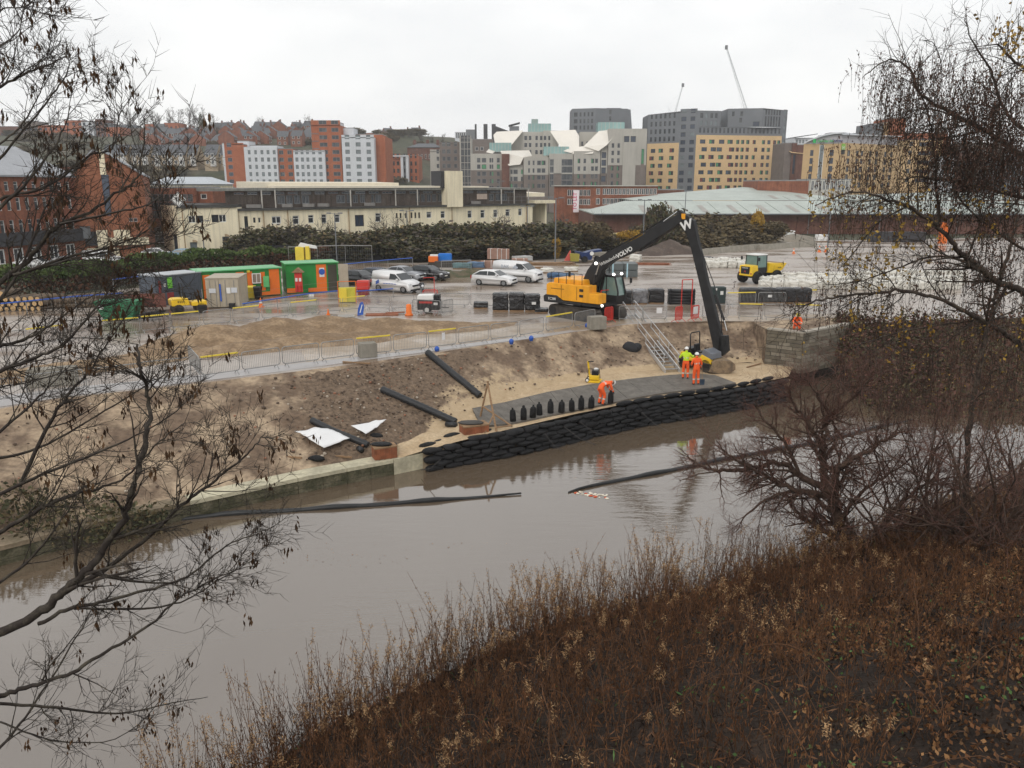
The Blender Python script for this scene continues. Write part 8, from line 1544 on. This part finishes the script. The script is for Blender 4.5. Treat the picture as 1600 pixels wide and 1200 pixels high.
# ================================================================ people
ORS = mat('hi_vis_orange', (.85, .115, .02), var=.10, scale=5, rough=.7); LMS = mat('hi_vis_lime', (.52, .75, .03), var=.08, scale=5, rough=.7); REF = mat('reflective_band', (.55, .55, .50), var=.05, rough=.4); SKN = mat('skin', (.42, .24, .17), var=.08, scale=9, rough=.6); BOOT = mat('boot_leather', (.02, .017, .015), var=.2); GLV = mat('work_glove', (.05, .05, .06), var=.2); HAT = mat('helmet_white', (.75, .75, .72), var=.03, rough=.35); DHR = mat('dark_hair', (.03, .022, .018), var=.2)
RADS = dict(pel=(.165, .125), sp=(.16, .12), ch=(.205, .14), nk=(.062, .062), h0=(.075, .085), h1=(.088, .10), h2=(.06, .07), sh=(.085, .085), el=(.064, .064), wr=(.043, .043), pa=(.042, .025), hip=(.12, .115), kn=(.09, .088), an=(.068, .068), he=(.055, .05), to=(.048, .04))
def person(label, loc, rz, J, jacket, trousers, s=1.0, helmet=HAT, belt=True):
    r = thing('person', label, 'person', loc, rz, 'site workers'); vs, rd, ed, em = [], [], [], []
    def add(p, rr): vs.append(V(p) * s); rd.append((rr[0] * s, rr[1] * s)); return len(vs) - 1
    ix = {}
    for k, p in J.items():
        if isinstance(p, tuple) and isinstance(p[0], tuple):
            for n_, q in zip('lr', p): ix[k + n_] = add(q, RADS[k])
        else: ix[k] = add(p, RADS[k])
    E = lambda a, b, m: (ed.append((ix[a], ix[b])), em.append(m))
    E('pel', 'sp', 1); E('sp', 'ch', 0); E('ch', 'nk', 0); E('nk', 'h0', 4); E('h0', 'h1', 4); E('h1', 'h2', 6)
    for n_ in 'lr':
        E('ch', 'sh' + n_, 0); E('sh' + n_, 'el' + n_, 0); E('el' + n_, 'wr' + n_, 0); E('wr' + n_, 'pa' + n_, 5); E('pel', 'hip' + n_, 1); E('hip' + n_, 'kn' + n_, 1); E('kn' + n_, 'an' + n_, 1); E('an' + n_, 'he' + n_, 3); E('he' + n_, 'to' + n_, 3)
        w_, p_ = vs[ix['wr' + n_]], vs[ix['pa' + n_]]; d = (p_ - w_).normalized(); sd = d.cross(V((0, 0, 1)) if abs(d.z) < .8 else V((0, 1, 0))).normalized(); nn = d.cross(sd)
        for q in range(4):
            a = add((p_ + sd * (.027 * (q - 1.5)) * s + d * .03 * s) / s, (.011, .011)); b = add((p_ + sd * (.03 * (q - 1.5)) * s + d * (.075 - .008 * abs(q - 1.2)) * s + nn * .015 * s) / s, (.009, .009)); ed.append((ix['pa' + n_], a)); em.append(5); ed.append((a, b)); em.append(5)
        a = add((w_.lerp(p_, .5) + sd * .045 * s + nn * .01 * s) / s, (.012, .012)); ed.append((ix['wr' + n_], a)); em.append(5)
    me = bpy.data.meshes.new('body'); me.from_pydata(vs, ed, []); o = bpy.data.objects.new('tmp', me); COL.objects.link(o); md = o.modifiers.new('s', 'SKIN'); md.use_smooth_shade = True; md2 = o.modifiers.new('b', 'SUBSURF'); md2.levels = 2
    for i, q in enumerate(rd): me.skin_vertices[0].data[i].radius = q; me.skin_vertices[0].data[i].use_root = i == ix['pel']
    dg = bpy.context.evaluated_depsgraph_get(); dg.update(); bm_ = bpy.data.meshes.new_from_object(o.evaluated_get(dg)); bpy.data.objects.remove(o); bm_.name = 'body'; bm_.materials.clear()
    for m in (jacket, trousers, REF, BOOT, SKN, GLV, DHR): bm_.materials.append(m)
    A = np.array([vs[a] for a, b in ed]); B = np.array([vs[b] for a, b in ed]); AB = B - A
    for p in bm_.polygons:
        c = np.array(p.center); t = np.clip(((c - A) * AB).sum(1) / ((AB ** 2).sum(1) + 1e-9), 0, 1); k = int(np.argmin(np.linalg.norm(A + AB * t[:, None] - c, axis=1) - np.array([max(rd[a][0], rd[b][0]) * .5 for a, b in ed]))); m = em[k]; tt = t[k]
        e = ed[k]
        if m == 0 and belt and (e == (ix['sp'], ix['ch'])) and .25 < tt < .5: m = 2
        if m == 0 and e[0] in (ix['ell'], ix['elr']) and .25 < tt < .5: m = 2
        if m == 1 and e[0] in (ix['knl'], ix['knr']) and (.35 < tt < .5): m = 2
        p.material_index = m; p.use_smooth = True
    link('body', bm_, r)
    h1, h2, nk = vs[ix['h1']], vs[ix['h2']], vs[ix['nk']]; up = (h2 - vs[ix['h0']]).normalized(); fw = J.get('_f', V((0, 1, 0))) if False else FACE; fw = (fw - up * fw.dot(up)).normalized(); rt = fw.cross(up); M = Matrix((rt, fw, up)).transposed(); q = MB(); n = 14
    for i in range(6):
        a = pi / 2 * i / 5; q.v += [tuple(h1 + M @ (V((cos(a) * .125 * cos(2 * pi * k / n), cos(a) * .15 * sin(2 * pi * k / n), .02 + .135 * sin(a))) * s)) for k in range(n)]
    for i in range(5):
        for k in range(n): q.f.append((i * n + k, i * n + (k + 1) % n, (i + 1) * n + (k + 1) % n, (i + 1) * n + k)); q.m.append(0)
    q.poly([h1 + M @ (V(t) * s) for t in ((-.11, .08, .02), (.11, .08, .02), (.08, .21, .0), (-.08, .21, .0))]); q.build('helmet', [helmet], r, smooth=True)
    fc = MB(); hm = (vs[ix['h0']] + h1) / 2
    fc.ell(hm + M @ (V((0, .105, .0)) * s), (.018 * s, .025 * s, .03 * s), 0, 6, 4)
    for x in (-1, 1): fc.ell(hm + M @ (V((x * .035, .088, .045)) * s), (.013 * s,) * 3, 1, 6, 4); fc.ell(hm + M @ (V((x * .088, 0, .02)) * s), (.015 * s, .025 * s, .038 * s), 0, 6, 4)
    fc.box(hm + M @ (V((0, .092, -.045)) * s), (.05 * s, .01, .012), 2); fc.build('face', [SKN, BOOT, mat('lips', (.32, .12, .10))], r); return r
pr = lambda x, y, z: ((-x, y, z), (x, y, z))
STAND = dict(pel=(0, 0, .98), sp=(0, .01, 1.16), ch=(0, .03, 1.38), nk=(0, .04, 1.54), h0=(0, .06, 1.62), h1=(0, .07, 1.72), h2=(0, .065, 1.80), sh=pr(.2, .03, 1.46), el=((-.29, .05, 1.19), (.30, .02, 1.18)), wr=((-.22, .24, 1.05), (.27, .16, .97)), pa=((-.17, .30, 1.04), (.27, .22, .92)), hip=pr(.1, 0, .93), kn=pr(.125, .03, .51), an=pr(.135, -.02, .10), he=pr(.135, -.04, .05), to=pr(.16, .15, .04))
FACE = V((0, 1, 0))
pl = P(1087, 603, ZP) + V((0, 0, .08)); person('worker standing in full orange suit with white helmet, seen from behind with a spade', pl, R(8), STAND, ORS, ORS, 1.04)
s2 = dict(STAND); s2['el'] = ((-.36, .10, 1.22), (.36, .12, 1.25)); s2['wr'] = ((-.30, .32, 1.20), (.42, .34, 1.30)); s2['pa'] = ((-.27, .39, 1.2), (.42, .42, 1.31))
person('worker in lime jacket and orange trousers with white helmet next to the yellow roller', P(1071, 594, ZP) + V((0, .1, .08)), R(-10), s2, LMS, ORS, 1.05)
bd = dict(pel=(-.06, -.12, .93), sp=(-.05, .08, 1.06), ch=(-.03, .30, 1.14), nk=(-.02, .46, 1.14), h0=(-.02, .54, 1.13), h1=(-.01, .63, 1.10), h2=(0, .70, 1.08), sh=((-.22, .34, 1.12), (.18, .36, 1.12)), el=((-.20, .44, .85), (.20, .46, .84)), wr=((-.12, .56, .66), (.14, .58, .66)), pa=((-.09, .60, .59), (.12, .62, .59)), hip=pr(.11, -.1, .9), kn=((-.14, .03, .50), (.14, .10, .50)), an=((-.15, -.08, .10), (.15, -.02, .10)), he=((-.15, -.1, .05), (.15, -.04, .05)), to=((-.17, .09, .04), (.17, .16, .04)))
FACE = V((0, .5, -.86)); pb = P(940, 634, ZP) + V((0, 0, .08)); person('worker in orange bending forward over an upright black sack', pb, R(-68), bd, ORS, ORS, 1.04)
FACE = V((0, 1, 0)); tag(link('upright_sack', us[1], None, pb + V((.5, .2, 0)), .2), 'black sack held by the bending orange worker', 'sack').scale = (.74, .76, .8)
kn = dict(STAND); kn.update(pel=(0, -.05, .45), sp=(0, .03, .62), ch=(0, .14, .80), nk=(0, .22, .93), h0=(0, .27, 1.0), h1=(0, .31, 1.09), h2=(0, .32, 1.17), sh=pr(.2, .15, .87), el=pr(.26, .30, .65), wr=pr(.17, .46, .52), pa=pr(.14, .52, .48), hip=pr(.11, -.03, .42), kn=pr(.17, .33, .30), an=pr(.16, .0, .12), he=pr(.16, -.05, .07), to=pr(.16, .12, .04))
person('worker in orange crouching on top of the stone abutment under birch twigs', P(1248, 518, .12) + V((0, .45, -.06)), R(165), kn, ORS, ORS, 1.02, YEL)
r = thing('shovel', 'long handled dark shovel standing at the side of the orange worker', 'shovel', pl + V((.36, -.05, 0))); MB().tube([(0, 0, .3), (-.06, .1, 1.25)], .017, 6).build('handle', [TIM], r); MB().prism([(-.13, 0), (.13, 0), (.14, .34), (-.14, .34)], (0, -.02, .0), (1, 0, 0), (0, 0, 1), (0, .025, 0)).build('blade', [mat('shovel_blue', (.03, .05, .08))], r)
# ================================================================ trees close to the viewer
def curve(pts, n=6):                            # smooth a traced limb
    p = [np.array(q, float) for q in pts]; p = [2 * p[0] - p[1]] + p + [2 * p[-1] - p[-2]]; out = []
    for i in range(1, len(p) - 2):
        for k in range(n):
            t = k / n; out.append(.5 * (2 * p[i] + (p[i + 1] - p[i - 1]) * t + (2 * p[i - 1] - 5 * p[i] + 4 * p[i + 1] - p[i + 2]) * t * t + (3 * p[i] - p[i - 1] - 3 * p[i + 1] + p[i + 2]) * t ** 3))
    return np.array(out + [p[-2]])
def limb(out, tips, pix, y0, y1, r0, r1, n1, l1, lv=2, up=.05, dens=(0, 4, 5, 5), spread=.7, jit=.14, fall=.55, t0=.12, droop=None, k=5):
    m = len(pix); c = curve([PD(px, py, y0 + (y1 - y0) * i / (m - 1) + random.uniform(-.12, .12)) for i, (px, py) in enumerate(pix)]); c = c + rng.normal(size=c.shape) * r0 * .25
    rad = np.linspace(r0, r1, len(c)); out.append((list(c), list(rad)))
    for _ in range(n1):
        t = (t0 + (1 - t0) * rng.random()) * (len(c) - 1.01); i = int(t); q = c[i] + (c[i + 1] - c[i]) * (t - i); d = c[i + 1] - c[i]; d /= np.linalg.norm(d); e = rng.normal(size=3) * np.array([1, .6, 1]); e -= d * e.dot(d); e /= np.linalg.norm(e)
        dd = d * .75 + e * spread; 
        if droop: dd = dd * .7 + np.array([0, 0, -droop])
        twiggy('', q, dd, l1 * (.45 + .8 * rng.random()) * (1 - .35 * t / len(c)), max(rad[i] * .5, .004), lv, out, tips, up, k, spread, dens, jit, fall)
def join(o, i, x, y):                        # carry a limb on to its trunk outside the frame
    p = o[i][0][0]; q = np.array([x, y, max(p[2] - .35 * abs(p[0] - x), nbz(x, y) + .5)]); r_ = o[i][1][0]; o.append(([p, p + (q - p) * .5 + np.array([0, 0, .12]), q], [r_, r_ * 1.15, r_ * 1.4]))
LB = mat('sycamore_bark', (.028, .021, .017), col2=(.065, .055, .04), scale=9, var=.3, rough=.85); WB = mat('willow_bark', (.055, .034, .024), col2=(.11, .072, .052), scale=7, var=.3, rough=.9); RTW = mat('red_twigs', (.095, .044, .033), col2=(.16, .085, .062), scale=3, var=.2, rough=.8)
SED = leafm('seed_keys', (.040, .022, .012), (.085, .045, .02), .4); CAT = leafm('birch_catkin', (.060, .034, .025), (.12, .066, .046), .4)
o_, tips = [], []
LIMBS = [([(-60, 1010), (55, 962), (93, 929), (132, 896), (165, 852), (192, 810), (212, 745), (228, 681), (234, 640), (224, 600), (218, 570), (212, 540)], .050, .008), ([(93, 931), (176, 882), (242, 830), (291, 783), (330, 755), (368, 725), (395, 700), (412, 680)], .026, .004), ([(-40, 850), (0, 832), (50, 802), (107, 775), (154, 764), (198, 744), (250, 690), (290, 660)], .028, .004), ([(60, 975), (110, 950), (154, 942), (242, 918), (291, 901), (355, 852), (400, 835), (438, 815)], .026, .003), ([(115, 951), (225, 951), (291, 937), (346, 904), (404, 871)], .016, .003), ([(-40, 1100), (0, 1088), (48, 1072), (112, 1051), (165, 1019), (235, 976), (283, 933), (347, 899), (405, 880)], .030, .003), ([(0, 1099), (101, 1107), (181, 1115), (256, 1101), (325, 1089)], .017, .003), ([(0, 1128), (53, 1149), (107, 1160), (171, 1157), (221, 1128), (262, 1078)], .014, .003), ([(-30, 150), (0, 135), (44, 113), (93, 93), (104, 85)], .018, .004), ([(-30, 285), (0, 247), (41, 198), (82, 148), (107, 107), (104, 66)], .018, .003), ([(-20, 60), (0, 17), (35, 12), (50, 4)], .010, .003), ([(-20, 80), (0, 72), (30, 45), (40, -10)], .012, .003), ([(-30, 360), (0, 325), (55, 270), (96, 209), (110, 165)], .024, .003), ([(-40, 470), (0, 442), (40, 410), (65, 380), (95, 350), (140, 332), (185, 300), (218, 270), (226, 200), (225, 180)], .034, .003), ([(95, 350), (175, 333), (230, 320), (255, 300), (262, 285)], .012, .003), ([(20, 430), (107, 402), (175, 385), (230, 360), (255, 322)], .016, .003), ([(60, 420), (112, 405), (200, 388), (262, 372), (295, 335)], .015, .003), ([(-20, 325), (0, 310), (62, 295), (105, 270), (140, 242), (175, 232), (185, 190), (190, 160), (191, 125)], .018, .002), ([(30, 760), (78, 660), (104, 620), (140, 578), (166, 538), (192, 500), (206, 468)], .024, .003), ([(-20, 590), (0, 580), (52, 560), (96, 540), (140, 492), (165, 460), (185, 440)], .022, .003), ([(-20, 545), (0, 540), (36, 532), (80, 508), (120, 478), (160, 454)], .022, .003), ([(-10, 612), (0, 606), (80, 588), (130, 570)], .014, .003), ([(-20, 720), (60, 700), (150, 650), (230, 600), (262, 560)], .018, .003), ([(-20, 780), (70, 740), (170, 700), (250, 660), (300, 622)], .017, .003), ([(-20, 690), (40, 640), (80, 600), (120, 560)], .016, .003), ([(-20, 1190), (40, 1120), (110, 1010), (150, 940)], .02, .004), ([(-30, 500), (20, 440), (70, 330), (100, 260)], .022, .003), ([(-20, 240), (30, 200), (60, 150), (70, 120)], .014, .003), ([(-30, 930), (40, 880), (90, 820), (130, 760)], .018, .003)]
for i, (pix, r0, r1) in enumerate(LIMBS): y = 5.2 + (i * .37) % 1.7; j = len(o_); limb(o_, tips, pix, y, y + .5 + .6 * random.random(), r0 * .76, r1, 19 if len(pix) > 6 else 11, .62, 2, .045, (0, 4, 5), .62, .11); pix[0][0] < 0 and join(o_, j, -6.3, 5.5)
r = thing('maple_tree', 'bare branching tree with dangling brown seed bunches close on the left', 'tree', (-6.2, 5.5, nbz(-6.2, 5.5)))
off = np.array(r.location); big = [l for l in o_ if l[1][0] > .012]; small = [l for l in o_ if l[1][0] <= .012]
v, f = tubes_np(big, 6); link('limb', np_mesh('limb', v - off, f, LB, smooth=True), r); v, f = tubes_np(small, 3); tag(link('twigs', np_mesh('twigs', v - off, f, LB), r), kind='stuff')
MB().tube([(-.3, 0, -.4), (-.1, 0, 2.5), (.1, .1, 4.5), (0, 0, 8)], [.24, .2, .16, .09], 10).build('trunk', [LB], r, smooth=True)
tp = np.array(tips); k = rng.choice(len(tp), 270, replace=False); c = np.repeat(tp[k], 9, 0) + rng.normal(size=(270 * 9, 3)) * np.array([.018, .018, .03]) - np.array([0, 0, .045]); v, f = quads_np(c, .022 + .014 * rng.random(len(c)), aspect=.36, droop=.75); tag(link('seed_bunches', np_mesh('seed_bunches', v - off, f, SED), r), kind='stuff')
# ---- willow standing at the water's edge
def tree(nm, lb, base, o, ms, cat='tree', rs=.02):
    r = thing(nm, lb, cat, base); off = np.array(base); bg_ = [l for l in o if l[1][0] > rs]; sm_ = [l for l in o if l[1][0] <= rs]
    v, f = tubes_np(bg_, 7); link('trunk', np_mesh('trunk', v - off, f, ms[0], smooth=True), r); v, f = tubes_np(sm_, 3); tag(link('twigs', np_mesh('twigs', v - off, f, ms[1]), r), kind='stuff'); return r
o_, tips = [], []; Y = 25.6
kw = dict(lv=2, up=.05, dens=(0, 7, 8), spread=.75, jit=.16, fall=.62)
for pix, r0, r1, n_, l_ in (([(1345, 885), (1341, 857), (1309, 812), (1295, 770), (1287, 728), (1288, 686), (1299, 647), (1320, 610), (1330, 575)], .22, .03, 18, 1.9), ([(1295, 770), (1250, 742), (1215, 724), (1155, 735), (1110, 732), (1085, 722), (1061, 700)], .13, .012, 16, 1.3), ([(1302, 772), (1306, 745), (1313, 730), (1348, 710), (1386, 686), (1422, 672)], .13, .03, 14, 1.4), ([(1292, 775), (1236, 763), (1194, 742), (1150, 720), (1120, 690)], .11, .015, 15, 1.3), ([(1286, 700), (1262, 660), (1240, 630), (1232, 600)], .09, .015, 14, 1.2), ([(1300, 800), (1258, 770), (1210, 775), (1170, 800), (1150, 830)], .09, .012, 13, 1.2), ([(1335, 850), (1278, 826), (1245, 800), (1225, 770)], .12, .02, 14, 1.2), ([(1345, 860), (1395, 800), (1440, 760), (1490, 745)], .10, .02, 15, 1.5), ([(1310, 815), (1345, 770), (1400, 735), (1440, 700)], .08, .015, 14, 1.4), ([(1299, 650), (1275, 615), (1255, 585)], .07, .012, 12, 1.1), ([(1310, 640), (1345, 610), (1365, 580)], .07, .012, 12, 1.1), ([(1250, 742), (1225, 690), (1190, 650), (1180, 625)], .07, .012, 12, 1.1)): limb(o_, tips, pix, Y, Y + random.uniform(-1.2, 1.2), r0, r1, n_ + 4, l_ * 1.15, **kw)
tree('willow', 'crooked bare reddish willow standing at the water edge of the near bank', P(1345, 872, -3.3), o_, (WB, RTW))
for n_, (px, py, y, lb) in enumerate(((1470, 880, 23.5, 'bare tangled thicket on the near bank just right of the willow'), (1560, 850, 22, 'bare tangled thicket at the right edge of the near bank'), (1420, 860, 25, 'low brown thicket between willow and right bank'), (1640, 800, 25, 'bare thicket reaching in from the right edge'))):
    o_ = []; b = PD(px, py, y); b.z = nbz(b.x, b.y)
    for _ in range(10): twiggy('', b + V((random.uniform(-1, 1), random.uniform(-.6, .6), 0)), (random.uniform(-1.1, .8), random.uniform(-.5, .5), 1.1), random.uniform(3.4, 5.6), .05, 3, o_, None, .0, 6, .7, (0, 4, 5, 6), .17, .55)
    tree('thicket', lb, b, o_, (WB, RTW), 'shrub')
# ---- weeping birch reaching in from the right
BB = mat('birch_bark', (.035, .025, .02), col2=(.09, .07, .05), scale=5, var=.3, rough=.85); o_, tips, cat, yl = [], [], [], []
for pix, y, r0, r1, n_ in (([(1700, 560), (1600, 457), (1560, 442), (1525, 412), (1495, 388), (1467, 355), (1417, 322), (1375, 307), (1330, 300), (1275, 320)], 10, .075, .006, 26), ([(1720, 330), (1600, 310), (1525, 290), (1450, 277), (1400, 280)], 10.5, .05, .006, 18), ([(1760, 340), (1600, 245), (1537, 203), (1488, 179), (1441, 148), (1416, 104), (1385, 95), (1348, 122)], 11, .06, .005, 26), ([(1760, 300), (1600, 203), (1565, 160), (1548, 110), (1521, 66), (1507, 27)], 11.5, .05, .004, 22), ([(1467, 360), (1463, 275), (1455, 198), (1440, 150)], 10.4, .03, .006, 12), ([(1720, 640), (1600, 545), (1555, 512), (1517, 492), (1467, 467), (1407, 455), (1350, 460), (1292, 467), (1250, 482), (1236, 500)], 10, .06, .005, 24), ([(1560, 512), (1517, 502), (1415, 517), (1355, 535), (1320, 550)], 10.2, .025, .005, 14), ([(1760, 180), (1640, 130), (1580, 90), (1560, 70), (1520, 75)], 12, .05, .004, 20), ([(1441, 150), (1470, 110), (1460, 70), (1440, 62)], 11, .014, .004, 9), ([(1537, 203), (1480, 215), (1430, 205), (1395, 225)], 11, .02, .004, 14), ([(1488, 179), (1440, 170), (1400, 190), (1370, 215)], 11, .02, .004, 12), ([(1417, 322), (1370, 350), (1330, 400), (1310, 420)], 10, .02, .004, 14), ([(1525, 412), (1460, 400), (1400, 420), (1340, 440), (1290, 445)], 10, .025, .004, 16), ([(1600, 390), (1540, 350), (1500, 310), (1480, 260)], 10.5, .03, .005, 14)):
    j = len(o_); limb(o_, tips, pix, y + 1.2, y, r0 * .66, r1, n_ + 6, .8, 1, -.02, (0, 5), .7, .12, .6, .1)
    if pix[0][0] > 1600: join(o_, j, 11.4, 9.9)
tp = np.array(tips)
def hang(n, cen, sx, sz, ln, store):
    for _ in range(n):
        px, py = cen[0] + rng.normal() * sx, cen[1] + rng.normal() * sz; p = np.array(PD(px, py, 10.2 + 1.5 * rng.random())); d = np.array([rng.normal() * .35, rng.normal() * .3, .25]); L_ = ln * (.5 + .9 * rng.random()); pts = [p]
        for i in range(4): d = d * .6 + np.array([rng.normal() * .10, rng.normal() * .1, -.62]); pts.append(pts[-1] + d * L_ / 4)
        o_.append((pts, [.003, .0027, .0025, .0022, .002])); q = np.array(pts); m = store[1]; t = rng.random(m) * 4; store[0].append(np.stack([np.interp(t, range(5), q[:, c]) for c in range(3)], 1) + rng.normal(size=(m, 3)) * .02)
for n, cen, sx, sz in ((260, (1480, 180), 46, 42), (330, (1555, 170), 50, 52), (330, (1515, 250), 55, 30), (200, (1595, 250), 40, 50), (110, (1420, 112), 34, 18), (70, (1395, 165), 28, 20), (70, (1345, 255), 34, 24), (80, (1330, 320), 36, 30), (80, (1410, 300), 44, 30), (100, (1460, 410), 60, 44), (120, (1330, 465), 56, 24), (160, (1540, 330), 50, 40), (260, (1500, 560), 70, 60), (200, (1560, 430), 40, 50), (160, (1570, 620), 36, 60), (150, (1420, 600), 60, 40)): hang(int(n * (1.9 if cen[0] > 1465 and cen[1] < 300 else 1.4)), cen, sx, sz, .32, (cat, 8))
for n, cen, sx, sz in ((90, (1390, 375), 42, 34), (55, (1340, 395), 30, 26), (40, (1440, 335), 34, 24), (50, (1320, 310), 30, 20), (45, (1400, 500), 60, 24), (30, (1545, 500), 40, 30), (70, (1590, 50), 24, 24), (40, (1550, 320), 30, 20)): hang(int(n * .5), cen, sx, sz, .22, (yl, 5))
r = tree('birch_tree', 'weeping birch with dense hanging dark twigs and some yellow leaves on the right', (11.5, 9.5, nbz(11.5, 9.5)), o_, (BB, LB), rs=.014); off = np.array(r.location)
cat = np.concatenate(cat); v, f = quads_np(cat, .011 + .013 * rng.random(len(cat)), aspect=.42, droop=.5); tag(link('catkins', np_mesh('catkins', v - off, f, CAT), r), kind='stuff')
yl = np.concatenate(yl); v, f = quads_np(yl, .018 + .015 * rng.random(len(yl)), aspect=.75, droop=.3); tag(link('leaves', np_mesh('leaves', v - off, f, leafm('birch_yellow', (.24, .14, .025), (.36, .24, .06), .4)), r), kind='stuff')
MB().tube([(0, 0, -.3), (-.1, .1, 4), (.2, .5, 8), (.1, .3, 12)], [.3, .25, .18, .1], 12).build('trunk', [BB], r, smooth=True)
o_, t_ = [], []; limb(o_, t_, [(1498, 868), (1506, 780), (1517, 660), (1532, 560), (1550, 490), (1557, 457), (1575, 400), (1590, 340)], 24, 23.5, .10, .04, 12, 1.3, 1, -.03, (0, 5), .7, .12, .6, .3)
b = V(o_[0][0][0]); b.z = min(b.z, nbz(b.x, b.y)); tree('slim_tree', 'slim dark birch stem rising from the bank right of the willow', b, o_, (BB, LB), 'tree', .014)
fl = np.concatenate([np.array(P(px, py, ZW + .012))[None] + rng.normal(size=(n, 3)) * np.array([1.3, .28, 0]) for px, py, n in ((450, 852, 50), (500, 872, 40), (560, 880, 25), (300, 860, 25), (700, 850, 20), (860, 725, 30), (980, 700, 30), (600, 760, 20))])
stuff_quads('river_scum', fl, .015 + .03 * rng.random(len(fl)), [LIT_, DLF], rng.choice(2, len(fl), p=[.4, .6]))
me = bpy.data.objects['river_scum'].data
for v_ in me.vertices: v_.co.z = ZW + .012
# ---- damp air over the town
hv = MB().box((100, 400, 55 - 3.0), (2000, 880, 120)); m = bpy.data.materials.new('damp_air'); m.use_nodes = True; n = m.node_tree.nodes; n.remove(n['Principled BSDF']); vp = n.new('ShaderNodeVolumePrincipled'); vp.inputs['Color'].default_value = (.985, .99, 1, 1); vp.inputs['Density'].default_value = .00028; vp.inputs['Anisotropy'].default_value = .2; m.node_tree.links.new(vp.outputs[0], n['Material Output'].inputs['Volume'])
tag(hv.build('haze', [m]), kind='stuff')
